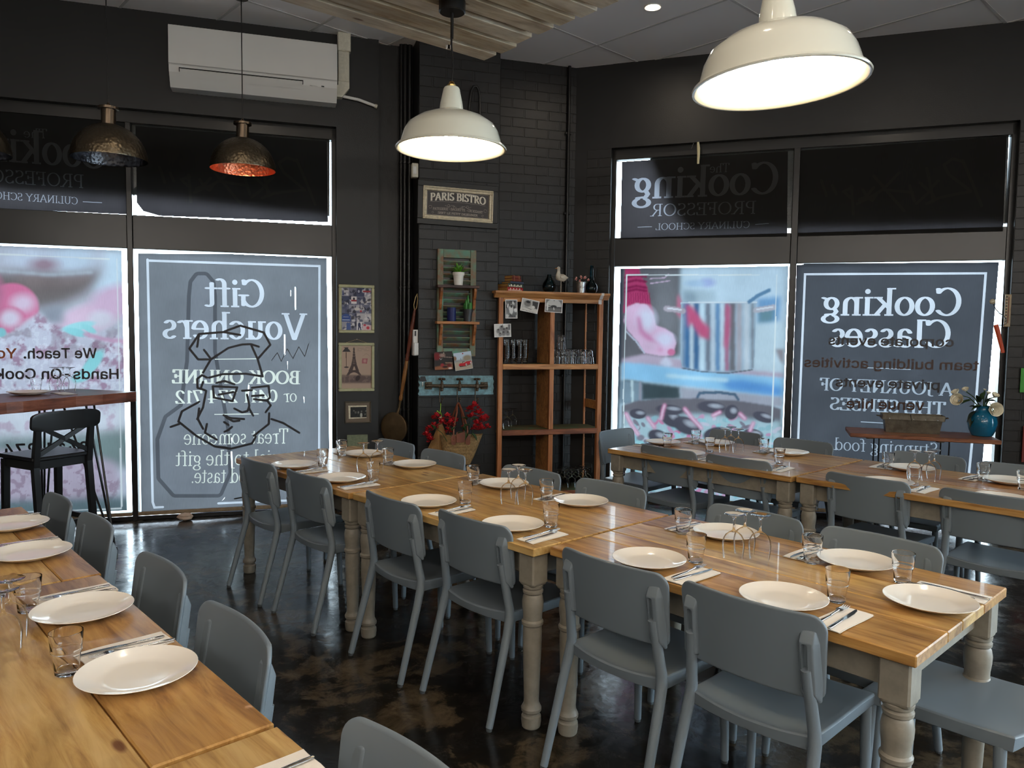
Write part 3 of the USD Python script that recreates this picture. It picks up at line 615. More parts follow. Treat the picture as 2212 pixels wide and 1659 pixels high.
for t, r, l, h, mat in (('corporate events', (2059, 749), (1789, 744), 20, VINYLBLACK), ('team building activities', (2113, 800), (1737, 792), 21, VINYLBROWN), ('private events', (2029, 842), (1805, 834), 20, VINYLBLACK), ('venue hire', (1996, 886), (1828, 881), 21, VINYLBROWN)):
    obj('vinyl_lettering', sans_on(PLR, t, r, l, h), mat, cfilm, smooth=False)

# the four dark films above the transoms
def script_name(pts, w): return pts
kaspiL = [[(681, 442), (662, 395), (641, 346)], [(658, 410), (612, 372), (602, 352), (620, 341), (641, 348)], [(658, 411), (620, 414), (592, 418), (566, 428)], [(590, 383), (572, 400), (584, 420)], [(566, 356), (580, 424)], [(552, 384), (572, 404), (544, 426)], [(530, 388), (540, 420)], [(455, 362), (518, 438)], [(508, 360), (478, 388), (458, 400), (420, 416)], [(476, 392), (536, 402)], [(455, 385), (440, 402), (452, 412), (462, 398)], [(432, 388), (440, 402), (424, 408)], [(408, 378), (412, 436)], [(410, 382), (392, 388), (406, 402)], [(368, 374), (376, 392)], [(345, 362), (356, 394)]]
upL1 = pxpoly(PLL, [(-170, 215), (270, 266), (275, 463), (-170, 443)]); upL2 = pxpoly(PLL, [(293, 272), (706, 306), (708, 480), (500, 472), (345, 466), (310, 456), (296, 438)])
t1 = [TL('The', (104, 299), (52, 297), 19, **LIGHT), TL('Cooking', (232, 365), (-78, 340), 66, **BOLD), TL('PROFESSOR', (182, 406), (-50, 391), 27, **LIGHT), TL('CULINARY SCHOOL', (169, 442), (-42, 427), 15, **LIGHT), LineString([PLL.hit(220, 438), PLL.hit(180, 436)]).buffer(.003)]
film_thing(PLL, pL, ANG_L, 'dark window film with reversed school name above the left transom, beside the mullion', upL1, F_UP, [('lettering', unary_union(t1), F_LU)])
film_thing(PLL, pL, ANG_L, 'dark window film with faint script above the gift voucher print, its lower edge curling', upL2, F_UP, [('lettering', strokes_on(PLL, kaspiL, 6), film('film_script', (.03, .028, .026), (.022, .021, .019)))])
upR1 = pxpoly(PLR, [(1344, 350), (1702, 327), (1700, 511), (1341, 517)]); upR2 = pxpoly(PLR, [(1724, 326), (2174, 295), (2166, 500), (1722, 511)])
t2 = [TR('The', (1576, 371), (1533, 373), 18, **LIGHT), TR('Cooking', (1681, 417), (1366, 429), 66, **BOLD), TR('PROFESSOR', (1633, 461), (1406, 467), 26, **LIGHT), TR('CULINARY SCHOOL', (1620, 492), (1416, 497), 14, **LIGHT), LineString([PLR.hit(1408, 490), PLR.hit(1378, 491)]).buffer(.003), LineString([PLR.hit(1660, 483), PLR.hit(1632, 485)]).buffer(.003)]
kaspiR = [[((x - 511.0) * 1.03 + 1945, (y - 390) * 1.06 + 405 - (x - 511) * .09) for x, y in l] for l in kaspiL]
film_thing(PLR, pR, ANG_R, 'dark window film with reversed school name above the cooking pot picture', upR1, F_UP, [('lettering', unary_union(t2), F_LU)])
film_thing(PLR, pR, ANG_R, 'dark window film with faint script at the top right of the right window', upR2, F_UP, [('lettering', strokes_on(PLR, kaspiR, 6), MATS['film_script'])])

# photographic film: pasta dough, tomatoes and a bowl (left pane of the left window)
def film_grid(P, u0, u1, z0, z1, step, paint, label, org, ang):
    U, Z = np.linspace(u0, u1, int((u1 - u0) / step)), np.linspace(z0, z1, int((z1 - z0) / step)); u, z = np.meshgrid(U, Z, indexing='ij'); X, Y = P.px(u, 0., z)
    c = Canvas(X, Y, (200, 198, 208)); paint(c); f = thing('window_film', label, 'window film', org, ang); grid_print('film_sheet', U, Z, c.C, F_PIC, f, FY); return f

def paint_food(c):
    c.noise(60, .12, 3)
    c.poly([(-200, 540), (230, 540), (215, 640), (180, 655), (-200, 668)], (196, 190, 200), 4); c.ell(70, 560, 60, 22, (206, 208, 222), .5); c.ell(160, 560, 46, 34, (206, 214, 228), .5); c.ell(95, 572, 30, 14, (168, 138, 150), .6)
    c.poly([(-200, 575), (60, 590), (160, 596), (225, 580), (212, 612), (180, 640), (130, 662), (60, 672), (-200, 680)], (120, 108, 106), 6); c.poly([(20, 590), (120, 596), (205, 590), (195, 612), (60, 620)], (138, 118, 116), 6); c.line([(-100, 576), (40, 588), (110, 594), (200, 588)], 5, (188, 190, 198), 1.5)
    c.poly([(225, 545), (275, 545), (275, 640), (200, 630), (228, 590)], (204, 216, 228), 5)
    c.ell(190, 690, 70, 32, (226, 190, 208), .25, -.25); c.ell(255, 650, 60, 34, (214, 176, 198), .3, -.2); c.ell(218, 690, 26, 18, (222, 210, 220), .4); c.poly([(85, 670), (135, 655), (140, 700), (100, 702)], (150, 150, 160), 4)
    c.ell(26, 666, 58, 54, (222, 120, 156), .06); c.ell(50, 655, 24, 18, (226, 196, 214), .6); c.ell(20, 690, 36, 28, (216, 110, 148), .1); c.ell(22, 688, 22, 18, (228, 210, 224), .5); c.ell(-40, 640, 50, 60, (200, 120, 150), .2)
    flour = Polygon([(-200, 740), (20, 722), (60, 690), (85, 676), (112, 698), (150, 712), (210, 720), (275, 700), (275, 960), (-200, 960)])
    c.poly(flour, (204, 198, 210), 2); c.noise(16, .8, 11, (164, 118, 142), flour, .5, .66); c.noise(9, .5, 5, (228, 224, 232), flour, .54, .6); c.noise(30, .5, 8, (138, 112, 126), flour, .6, .7)
    c.ell(170, 705, 36, 9, (170, 218, 222), .2, -.2); c.ell(165, 718, 26, 8, (150, 208, 212), .2, .25); c.ell(192, 710, 18, 7, (158, 214, 216), .2, .5); c.ell(200, 785, 36, 13, (150, 208, 210), .2, -.9); c.ell(178, 812, 24, 12, (152, 206, 208), .2, -.4); c.ell(2, 718, 12, 10, (140, 196, 200), .2)
    c.line([(185, 722), (230, 734), (275, 738)], 9, (206, 160, 184), 1.2)
    c.poly([(-200, 880), (275, 870), (275, 945), (-200, 960)], (214, 210, 216), 6); c.noise(20, .6, 21, (190, 150, 172), Polygon([(-200, 850), (275, 850), (275, 930), (-200, 940)]), .55, .68)
    c.poly([(-200, 948), (120, 944), (275, 925), (275, 1010), (-200, 1010)], (128, 140, 138), 5); c.poly([(-200, 985), (60, 970), (180, 975), (250, 1000), (262, 1040), (245, 1080), (120, 1100), (-200, 1105)], (188, 168, 182), 4)
    c.noise(10, .7, 31, (150, 122, 138), Polygon([(-200, 985), (180, 975), (262, 1040), (245, 1085), (-200, 1105)]), .52, .6); c.poly([(-200, 1088), (275, 1072), (290, 1130), (-200, 1130)], (104, 118, 122), 4)
    for a in ([(-200, 540), (-20, 548), (236, 560)], [(252, 560), (258, 800), (263, 1095)], [(262, 1098), (120, 1104), (-200, 1112)]): c.line(a, 2.6, (226, 224, 222), .4)

zl = lambda y: PLL.hit(150, y)[1]
PL1 = film_grid(PLL, UWL0 + .04, PLL.hit(267, 760)[0], zl(1108), zl(537), .0068, paint_food, 'translucent window film printed with flour, dough and tomatoes, left of the mullion', pL, ANG_L)
for t, r, l, h, mat in (('We Teach.', (210, 773), (52, 774), 21, VINYLBLACK), ('You Cook.', (37, 774), (-135, 770), 21, VINYLRUST), ('Hands-On Cooking', (257, 818), (-58, 818), 21, VINYLBLACK), ('0411 274 712', (193, 979), (-80, 990), 26, VINYLBLACK)):
    obj('vinyl_lettering', sans_on(PLL, t, r, l, h), mat, PL1, smooth=False)

def paint_pot(c):
    Zx = lambda l: [(1320 + x / 5.53, 560 + y / 5.53) for x, y in l]; Zy = lambda l: [(1320 + x / 5.53, 760 + y / 5.53) for x, y in l]
    def e(z, cx, cy, rx, ry, col, s=.15, a=0., al=1.): (x, y), = z([(cx, cy)]); c.ell(x, y, rx / 5.53, ry / 5.53, col, s, a, al)
    c.C[:] = lin(190, 206, 216)
    c.poly(Zx([(80, 60), (880, 60), (830, 140), (830, 500), (830, 1150), (500, 1250), (80, 1250)]), (104, 100, 104), 3); c.poly(Zx([(480, 150), (760, 150), (800, 900), (560, 900)]), (124, 122, 126), 8)
    c.poly(Zx([(860, 60), (2120, 60), (2120, 800), (860, 500)]), (196, 210, 222), 3); e(Zx, 1150, 280, 90, 50, (170, 178, 216), .5); e(Zx, 1000, 290, 110, 40, (176, 196, 218), .5); c.poly(Zx([(860, 360), (1250, 370), (1250, 520), (860, 520)]), (176, 190, 200), 3); c.poly(Zx([(860, 380), (1010, 400), (1010, 520), (860, 520)]), (150, 166, 178), 3)
    c.poly(Zx([(1740, 470), (2030, 440), (2010, 740), (1760, 780)]), (120, 158, 196), 3); c.poly(Zx([(1760, 600), (1950, 590), (1940, 740), (1770, 770)]), (110, 140, 150), 3)
    c.poly(Zx([(1700, 780), (2100, 760), (2060, 1420), (1700, 1340)]), (196, 208, 216), 3); c.poly(Zx([(1960, 1070), (2070, 1070), (2060, 1270), (2010, 1200)]), (150, 138, 142), 2)
    c.poly(Zx([(800, 400), (840, 500), (840, 720), (780, 640)]), (198, 116, 140), 2)
    c.poly(Zx([(165, 80), (330, 90), (360, 200), (430, 320), (470, 520), (520, 660), (150, 640), (160, 300)]), (178, 62, 104), 1)
    for k, y in enumerate((200, 260, 330, 370)): c.line(Zx([(170, y + 20), (300, y - 10), (420, y + 10)]), 5, (132, 36, 74), 1)
    for x in range(180, 470, 28): c.line(Zx([(x, 400), (x + 8, 530)]), 1.4, (150, 46, 86), .5)
    c.poly(Zx([(190, 570), (300, 525), (430, 540), (500, 640), (540, 790), (650, 830), (740, 890), (780, 1000), (740, 1140), (640, 1160), (540, 1150), (400, 1120), (330, 1000), (200, 850), (150, 740)]), (222, 180, 204), 1)
    e(Zx, 420, 720, 110, 130, (216, 210, 226), .5); e(Zx, 640, 960, 110, 80, (212, 204, 222), .5); c.line(Zx([(330, 700), (360, 860), (470, 960), (590, 1080)]), 9, (206, 120, 162), 3); e(Zx, 720, 1110, 45, 40, (208, 116, 150), .3); e(Zx, 480, 1040, 110, 60, (214, 176, 198), .5)
    c.line(Zx([(180, 860), (300, 980), (400, 1120)]), 3, (190, 190, 204), .6)
    c.poly(Zx([(130, 1190), (420, 1130), (850, 1200), (1700, 1330), (2060, 1360), (2060, 1420), (1700, 1400), (700, 1300), (130, 1250)]), (190, 168, 184), 2); c.poly(Zx([(580, 1240), (660, 1160), (740, 1250), (680, 1320)]), (206, 202, 216), 2)
    c.poly(Zx([(130, 1230), (400, 1250), (850, 1310), (2060, 1420), (2040, 1660), (1300, 1560), (130, 1430)]), (150, 196, 226), 2); c.poly(Zx([(1290, 1440), (1600, 1440), (2045, 1520), (2040, 1640), (1400, 1560)]), (96, 148, 204), 4); c.line(Zx([(680, 1390), (1000, 1420), (1380, 1440)]), 8, (196, 220, 230), 2)
    pot = Polygon(Zx([(835, 515), (1740, 515), (1725, 1000), (1700, 1300), (1650, 1330), (1400, 1355), (1000, 1320), (850, 1290), (832, 1200)])); c.poly(pot, (170, 184, 198))
    for x0, w, col in ((870, 30, (120, 140, 164)), (910, 60, (76, 116, 158)), (965, 26, (206, 216, 224)), (1020, 60, (72, 110, 150)), (1090, 46, (206, 222, 232)), (1160, 50, (120, 124, 136)), (1220, 30, (200, 206, 214)), (1275, 50, (104, 140, 176)), (1330, 34, (206, 216, 226)), (1385, 50, (170, 110, 134)), (1450, 70, (116, 112, 116)), (1530, 60, (176, 166, 172)), (1620, 60, (200, 204, 210)), (1690, 30, (130, 132, 138))):
        c.poly(Polygon(Zx([(x0 - w / 2, 525), (x0 + w / 2, 525), (x0 + w / 2, 1335), (x0 - w / 2, 1335)])).intersection(pot), col, 1.6)
    c.poly(Zx([(890, 540), (970, 560), (1080, 720), (1180, 830), (1170, 960), (1060, 930), (960, 760), (920, 830)]), (204, 92, 128), 2.5); c.poly(Zx([(1380, 560), (1430, 560), (1420, 880), (1380, 1080), (1345, 1040)]), (196, 96, 130), 2.5)
    c.line(Zx([(835, 520), (1740, 515)]), 2.5, (214, 216, 220), .5); c.line(Zx([(850, 1300), (1100, 1345), (1400, 1360), (1690, 1320)]), 2.5, (90, 92, 100), .8)
    c.line(Zx([(660, 590), (760, 600), (860, 620)]), 12, (178, 164, 172), .8); c.line(Zx([(680, 585), (840, 605)]), 3, (226, 222, 226), .6); c.line(Zx([(1730, 610), (1850, 590), (1940, 575)]), 12, (184, 176, 184), .8); c.line(Zx([(1740, 600), (1930, 570)]), 3, (222, 220, 224), .6)
    c.line(Zx([(1650, 510), (1760, 430), (1890, 370)]), 8, (100, 134, 164), .8)
    for k, l in enumerate(([(470, 235), (520, 230), (580, 225)], [(590, 235), (640, 215), (690, 180)], [(470, 292), (560, 285), (700, 250)])): c.line(Zx([(x, y + 8 * math.sin(x * .2)) for x, y in l]), 2.2, (206, 176, 196), .6)
    # lower half: table legs, the pan of paella
    c.poly(Zy([(150, 330), (830, 420), (830, 570), (380, 580), (150, 620)]), (70, 80, 84), 2); c.poly(Zy([(100, 340), (370, 360), (370, 600), (100, 620)]), (130, 146, 158), 2); c.line(Zy([(250, 350), (260, 600)]), 5, (196, 208, 210), 1); c.line(Zy([(350, 370), (350, 590)]), 5, (156, 150, 160), 1)
    c.poly(Zy([(830, 420), (2040, 540), (2040, 660), (830, 580)]), (168, 164, 174), 2); c.line(Zy([(1030, 550), (1060, 490), (1300, 485), (1480, 510), (1520, 570)]), 6, (84, 104, 124), .8)
    pan = Polygon(Zy([(130, 640), (300, 585), (600, 555), (1000, 555), (1500, 580), (1900, 640), (2030, 680), (2030, 1100), (2010, 1800), (60, 1800), (120, 900)])); c.poly(pan, (112, 106, 112), 1.2)
    rice = Polygon(Zy([(150, 720), (420, 780), (700, 760), (1000, 740), (1400, 770), (1800, 820), (2030, 830), (2010, 1800), (60, 1800)])); c.poly(rice, (176, 196, 202), 3)
    r2 = random.Random(5)
    for k in range(330):
        x, y = r2.uniform(140, 2030), r2.uniform(790, 1760)
        e(Zy, x, y, r2.uniform(24, 60), r2.uniform(18, 36), r2.choice([(150, 200, 206), (160, 206, 210), (190, 206, 212), (206, 196, 208), (214, 128, 164), (206, 150, 178), (132, 120, 132), (150, 186, 194)]), .25, r2.uniform(-1, 1), .9)
    for cx, cy, rx, ry, a in ((320, 740, 100, 60, .1), (720, 800, 140, 90, .5), (900, 880, 170, 100, .4), (1200, 660, 170, 70, .1), (1440, 720, 80, 90, .3), (700, 690, 160, 60, .1), (1700, 980, 120, 60, .2), (1820, 780, 130, 60, .3), (560, 1010, 120, 80, .3), (1250, 980, 150, 80, -.2)): e(Zy, cx, cy, rx, ry, (84, 80, 90), .12, a); e(Zy, cx + rx * .3, cy - ry * .2, rx * .45, ry * .35, (170, 168, 176), .5, a)
    for l in ([(600, 800), (620, 700), (640, 640)], [(880, 680), (960, 780), (1080, 910)], [(180, 740), (240, 860), (320, 980)], [(1220, 760), (1300, 720)], [(1540, 740), (1600, 800)], [(1660, 940), (1700, 850)], [(440, 790), (520, 900)]): c.line(Zy(l), 8, (218, 140, 172), 1.4); c.line(Zy(l), 3, (232, 200, 214), 1)
    c.poly([(1330, 560), (1346, 560), (1338, 900), (1330, 1110), (1315, 1110)], (60, 66, 76), 2)
    for a in ([(1354, 1100), (1347, 860), (1354, 594), (1640, 594)], [(1678, 594), (1672, 790), (1660, 1090)]): c.line(a, 2.4, (224, 226, 224), .4)

zr = lambda y: PLR.hit(1520, y)[1]
film_grid(PLR, PLR.hit(1337, 760)[0], PLR.hit(1696, 760)[0], zr(1118), zr(578), .0062, paint_pot, 'translucent window film printed with a steel pot, a hand and a pan of shellfish rice', pR, ANG_R)

# ------------------------------------------------------------------ dining tables
LEGPROF = [(0, 0), (.033, 0), (.038, .006), (.041, .03), (.040, .05), (.034, .056), (.034, .064), (.041, .072), (.042, .084), (.036, .096), (.032, .104), (.031, .12), (.034, .22), (.038, .33), (.0395, .40), (.038, .425), (.044, .432), (.045, .444), (.039, .452), (.039, .47), (.043, .50), (.044, .525), (.040, .548), (.035, .556), (.041, .562), (.042, .572), (.035, .578), (.041, .584), (.042, .594), (.034, .600), (.0, .602)]
LEGMESH = cat(lathe(LEGPROF, 18), cbox((-.043, -.043, .60), (.043, .043, .725), .004), hull(np.array([[a * .043, b * .043, .615] for a in (-1, 1) for b in (-1, 1)]), np.array([[a * .034, b * .034, .594] for a in (-1, 1) for b in (-1, 1)])))
LEGMESH = cat(lathe(LEGPROF, 18), cbox((-.043, -.043, .60), (.043, .043, .725), .006), balls(*[((a * .028, b * .028, .605), .014) for a in (-1, 1) for b in (-1, 1)]))

def dining_table(label, t0, t1, n0, n1, planks, ends=(.0, .0), tones=(0, 1, 2, 3)):
    tc, nc, Lh, Wh = (t0 + t1) / 2, (n0 + n1) / 2, (t1 - t0) / 2 - .002, (n1 - n0) / 2
    # local x runs along the row (towards the window end: +t), local y = -n so that z stays up
    T = thing('dining_table', label, 'table', tn(tc, nc), math.atan2(tv[1], tv[0]), 'timber tables with turned legs')
    y, tot = Wh, sum(planks)                                # local y = +W is the near side (-n)... rotated frame
    for k, w in enumerate(planks):
        w = w / tot * 2 * Wh; z = rng.uniform(-.0012, .0012)
        obj('plank', mv(cbox((-Lh, -w / 2 + .0012, -.034), (Lh, w / 2 - .0012, 0), .0035), 0, y - w / 2, .76 + z), TABLEW[(tones[k % len(tones)])], T, smooth=False); y -= w
    for s in (-1, 1):
        obj('apron', cbox((-Lh + .10, s * (Wh - .075) - .011, .625), (Lh - .10, s * (Wh - .075) + .011, .7245), .002), GREYPAINT, T, smooth=False)
        obj('end_apron', cbox((s * (Lh - .075) - .011, -Wh + .10, .625), (s * (Lh - .075) + .011, Wh - .10, .7245), .002), GREYPAINT, T, smooth=False)
        for q in (-1, 1):
            lx, ly = s * (Lh - .06), q * (Wh - .06); lg = obj('leg', mv(LEGMESH, lx, ly, 0), GREYPAINT, T, smooth=30)
            br = trimesh.creation.extrude_polygon(LineString([(0, 0), (0, .05)]).buffer(.011).difference(Point(0, .01).buffer(.004)).difference(Point(0, .04).buffer(.004)), .003, engine='earcut')
            obj('bracket', mv(xf(br, rotm(PI / 2, [0, 0, 1]) @ rotm(PI / 2, [1, 0, 0])), lx - s * .0465, ly - q * .01, .575), ZINC, lg, smooth=False)
    return T
MT = [dining_table('timber table at the window end of the middle row', 3.42, 4.84, 2.035, 2.925, (.24, .2, .26, .16), tones=(1, 0, 2, 0)),
      dining_table('timber table in the centre of the middle row, between two others', 2.065, 3.41, 2.05, 2.945, (.16, .3, .2, .22), tones=(2, 0, 0, 1)),
      dining_table('timber table at the right end of the middle row, its end grain lit', .694, 2.055, 2.125, 2.957, (.25, .13, .21, .25), tones=(1, 0, 2, 1)),
      dining_table('timber table at the window end of the left row', 2.822, 4.135, -.17, .715, (.10, .14, .3, .22, .12), tones=(0, 2, 0, 2, 1)),
      dining_table('timber table of the left row, holding the two nearest plates', 1.488, 2.812, -.18, .706, (.22, .17, .24, .25), tones=(2, 0, 2, 1)),
      dining_table('timber table at the near end of the left row, cut by the frame', .10, 1.478, -.18, .706, (.2, .12, .3, .26), tones=(1, 3, 0, 2)),
      dining_table('timber table at the left end of the right-hand row, under the pot picture', 2.15, 3.58, 4.30, 5.337, (.28, .24, .3, .2), tones=(1, 3, 0, 1)),
      dining_table('timber table of the right-hand row, cut by the right frame edge', .72, 2.14, 4.335, 5.335, (.26, .22, .3, .24), tones=(1, 0, 3, 1))]

# ------------------------------------------------------------------ chairs
def back_y(x, z): return -.285 + .035 * (np.abs(x) / .235) ** 2 - (z - .81) * .16
BZ0, BZ1 = .562, .822
def back_fn(s, t):
    z = (BZ0 + BZ1) / 2 + t * (BZ1 - BZ0) / 2; w = .226 + .014 * (z - BZ0) / (BZ1 - BZ0)
    d = np.clip(z - (BZ1 - .05), 0, .05); w = w - (.05 - np.sqrt(np.maximum(.0025 - d ** 2, 0))); d2 = np.clip((BZ0 + .03) - z, 0, .03); w = w - (.03 - np.sqrt(np.maximum(.0009 - d2 ** 2, 0)))
    x = s * w; y = back_y(x, z); A = np.stack([x, y + .0065, z], -1); B = np.stack([x, y - .0065, z], -1)
    e = np.minimum(1 - np.abs(s), 1 - np.abs(t)) < 1e-6; m_ = (A + B) / 2
    A[e] = m_[e] * .55 + A[e] * .45; B[e] = m_[e] * .55 + B[e] * .45; return A, B
_cs = np.concatenate([[-1, -.985], np.linspace(-.94, .94, 15), [.985, 1]]); _ct = np.concatenate([[-1, -.98, -.94, -.88, -.8], np.linspace(-.6, .5, 5), [.65, .74, .82, .89, .94, .975, 1]])
def seat_fn(s, t):
    y = np.where(t < 0, t * .225, t * .21); x = s * (.213 + .004 * t); x = x * (1 - .03 * np.clip(np.abs(t) - .9, 0, 1)); y = y - np.clip(-t, 0, 1) ** 2 * .028 * (1 - s ** 2)
    z = .452 - .012 * (1 - s ** 2) * (1 - np.clip(t, 0, 1) ** 2 * .6) - .006 * np.clip(t, 0, 1) ** 3 + .008 * np.clip(-t - .4, 0, 1)
    r = np.maximum(np.clip((np.abs(s) - .96) / .04, 0, 1), np.clip((np.abs(t) - .965) / .035, 0, 1)); A = np.stack([x, y, z - .006 * r ** 2], -1); B = np.stack([x * (1 - .02 * r), y * (1 - .02 * r), np.full_like(z, .405) + .004 * r], -1); return A, B
_ss = np.concatenate([[-1, -.985, -.96], np.linspace(-.85, .85, 11), [.96, .985, 1]])

def build_chair(label, loc, rot, group, rx, ry, scale):
    c = thing('dining_chair', label, 'chair', loc, rot, group)
    obj('seat', gridsolid(seat_fn, 0, 0, 0, _ss, _ss), CHAIR, c, smooth=40)
    bk = obj('backrest', gridsolid(back_fn, 0, 0, 0, _cs, _ct), CHAIR, c, smooth=40)
    for s in (-1, 1):
        pts = [(s * .22, -.345, .012), (s * .216, -.30, .17), (s * .211, -.245, .36), (s * .207, -.226, .43), (s * .203, -.224, .47), (s * .197, -.238, .55), (s * .189, -.262, .66)]
        lg = obj('rear_leg', tube(pts, [.0150, .0165, .0185, .020, .019, .018, .016], 12), CHAIR, c, smooth=50); obj('foot_cap', lathe([(0, 0), (.012, 0), (.0135, .012), (0, .014)], 10).apply_translation([s * .2203, -.346, 0]), CHAIRFOOT, lg)
        yb = lambda z: float(back_y(.187, z)) - .004
        P = manifold3d.Manifold.hull_points(np.vstack([trimesh.creation.icosphere(1, r).vertices + np.array(p) for p, r in (((s * .176, yb(.735) - .014, .738), .010), ((s * .204, yb(.735) - .012, .738), .010), ((s * .176, yb(.765) + .002, .765), .010), ((s * .204, yb(.765) + .002, .765), .010), ((s * .180, yb(.60) - .014, .592), .010), ((s * .208, yb(.60) - .012, .592), .010), ((s * .180, yb(.60) + .01, .580), .008), ((s * .214, yb(.60) + .01, .566), .008), ((s * .217, yb(.62) + .006, .62), .008), ((s * .212, yb(.74) + .006, .74), .008))]))
        slot = manifold3d.Manifold.hull_points(np.vstack([trimesh.creation.icosphere(1, .006).vertices + np.array([s * .187 + dx, yb(z) - .024 + dy, z]) for z in (.600, .730) for dx in (-.004, .002) for dy in (-.02, .012)]))
        obj('upright_socket', P - slot, CHAIR, bk, smooth=45)
        lf = obj('front_leg', tube([(s * .196, .18, .41), (s * .20, .186, .2), (s * .204, .192, .012)], [.018, .0165, .0145], 12), CHAIR, c, smooth=50); obj('foot_cap', lathe([(0, 0), (.012, 0), (.0135, .012), (0, .014)], 10).apply_translation([s * .204, .192, 0]), CHAIRFOOT, lf)
    return c
CHAIRS = Kit(build_chair)
def face_rot(f): return math.atan2(f[1], f[0]) - PI / 2
def chair(label, t, n, f, group, jitter=0.):
    CHAIRS.put(label, tn(t, n) + np.array(f) * .25, face_rot(f) + jitter, group)
ORD = ['first', 'second', 'third', 'fourth', 'fifth', 'sixth']
for k, (t, n) in enumerate([(4.36, 1.97), (3.78, 1.99), (2.98, 2.01), (2.44, 2.05), (1.66, 2.03), (1.15, 2.05)]):
    chair(f'blue-grey plastic chair seen from behind, {ORD[k]} from the window on the middle row\'s near side', t, n, nv, 'blue-grey dining chairs', rng.uniform(-.03, .03))
for k, (t, n) in enumerate([(4.49, 3.05), (3.9, 3.02), (3.08, 3.03), (2.52, 3.06), (1.71, 3.07), (1.17, 3.07)]):
    chair(f'blue-grey plastic chair facing us across the middle row, {ORD[k]} from the window', t, n, -nv, 'blue-grey dining chairs', rng.uniform(-.03, .03))
for k, (t, n) in enumerate([(3.9, .81), (3.36, .83), (2.59, .83), (1.96, .81), (1.095, .78)]):
    chair(f'blue-grey plastic chair on the right of the left row, {ORD[k]} from the window', t, n, -nv, 'blue-grey dining chairs', rng.uniform(-.03, .03))
for k, (t, n) in enumerate([(3.09, 4.37), (2.56, 4.38), (1.73, 4.36), (1.13, 4.38)]):
    chair(f'dark-looking blue-grey chair seen from behind, {ORD[k]} from the left at the right-hand row', t, n, nv, 'blue-grey dining chairs', rng.uniform(-.02, .02))
for k, (t, n) in enumerate([(3.27, 5.56), (2.67, 5.50), (1.8, 5.53), (1.26, 5.5)]):
    chair(f'blue-grey chair on the window side of the right-hand row, {ORD[k]} from the left', t, n, -nv, 'blue-grey dining chairs', rng.uniform(-.02, .02))
chair('blue-grey chair at the left head of the right-hand row, beside the bookcase', 3.94, 4.86, -tv, 'blue-grey dining chairs', .05)
# backless seat at the right end of the middle row
st = thing('low_stool', 'blue-grey plastic seat without visible back at the right end of the middle row', 'stool', tn(.775, 2.72), face_rot(tv))
obj('seat', gridsolid(seat_fn, 0, 0, 0, _ss, _ss), CHAIR, st, smooth=40)
for a in (-1, 1):
    for b in (-1, 1): obj('leg', tube([(a * .19, b * .185, .41), (a * .2, b * .195, .0)], [.0185, .0145], 12), CHAIR, st, smooth=50)

# ------------------------------------------------------------------ tableware
TZ = .7615
PL_PROF = [(0, .0045), (.07, .005), (.092, .0085), (.108, .016), (.124, .0215), (.134, .0235), (.1355, .0245), (.1345, .0255), (.124, .0245), (.106, .0195), (.090, .0118), (.07, .0085), (0, .0078)]
PL_PROF = [(0, .0), (.062, .0), (.066, .002), (.092, .0065), (.112, .0145), (.1335, .0232), (.1352, .0246), (.134, .0256), (.112, .0178), (.091, .0100), (.07, .0072), (0, .0068)]
def k_plate(label, loc, rot, g, rx, ry, sc): p = thing('plate', label, 'plate', loc, rot, g); obj('plate_body', lathe(PL_PROF, 48), CERAMIC, p, smooth=50); return p
def k_tumbler(label, loc, rot, g, rx, ry, sc):
    p = thing('tumbler', label, 'glass', loc, rot, g, rx, ry)
    o = [(0, 0), (.024, 0), (.027, .003), (.029, .03), (.0315, .055), (.0345, .0565), (.0355, .061), (.0345, .065), (.0365, .085), (.038, .104), (.0375, .1055), (.0362, .104), (.0342, .083), (.031, .058), (.0272, .03), (.0245, .014), (0, .0125)]
    obj('glass_body', lathe(o, 20), TUMBLER, p, smooth=60); return p
def k_wine(label, loc, rot, g, rx, ry, sc):   # stands on its rim
    p = thing('wine_glass', label, 'wine glass', loc, rot, g)
    obj('bowl', lathe([(.0345, 0), (.0375, .02), (.0405, .045), (.0415, .062), (.0385, .082), (.030, .098), (.016, .109), (.006, .114), (.0, .115)], 28), THIN, p, smooth=60)
    obj('stem', lathe([(.012, .110), (.0052, .117), (.0038, .13), (.0042, .155), (.008, .166), (.014, .170)], 12), TUMBLER, p, smooth=60)
    obj('foot', lathe([(0, .168), (.014, .169), (.036, .1755), (.0368, .1768), (.036, .1778), (.014, .1745), (0, .174)], 28), TUMBLER, p, smooth=60); return p
def k_napkin(label, loc, rot, g, rx, ry, sc):
    p = thing('napkin', label, 'napkin', loc, rot, g)
    def sh(w0, w1, z, dz):
        def fn(s, t):
            x = w0 + (s + 1) / 2 * (w1 - w0) + .0015 * np.sin(t * 3); y = t * .108 + .001 * np.sin(s * 4); zz = z + dz * (1 + np.sin(t * 2.2 + s)) * .5
            return np.stack([x, y, zz], -1), np.stack([x, y, zz - .0009], -1)
        return gridsolid(fn, 0, 5, 9)
    obj('lower_fold', sh(-.0485, .0485, .001, .0006), PAPER, p, smooth=True); obj('upper_fold', sh(-.0475, .046, .0028, .0012), PAPER, p, smooth=True); return p
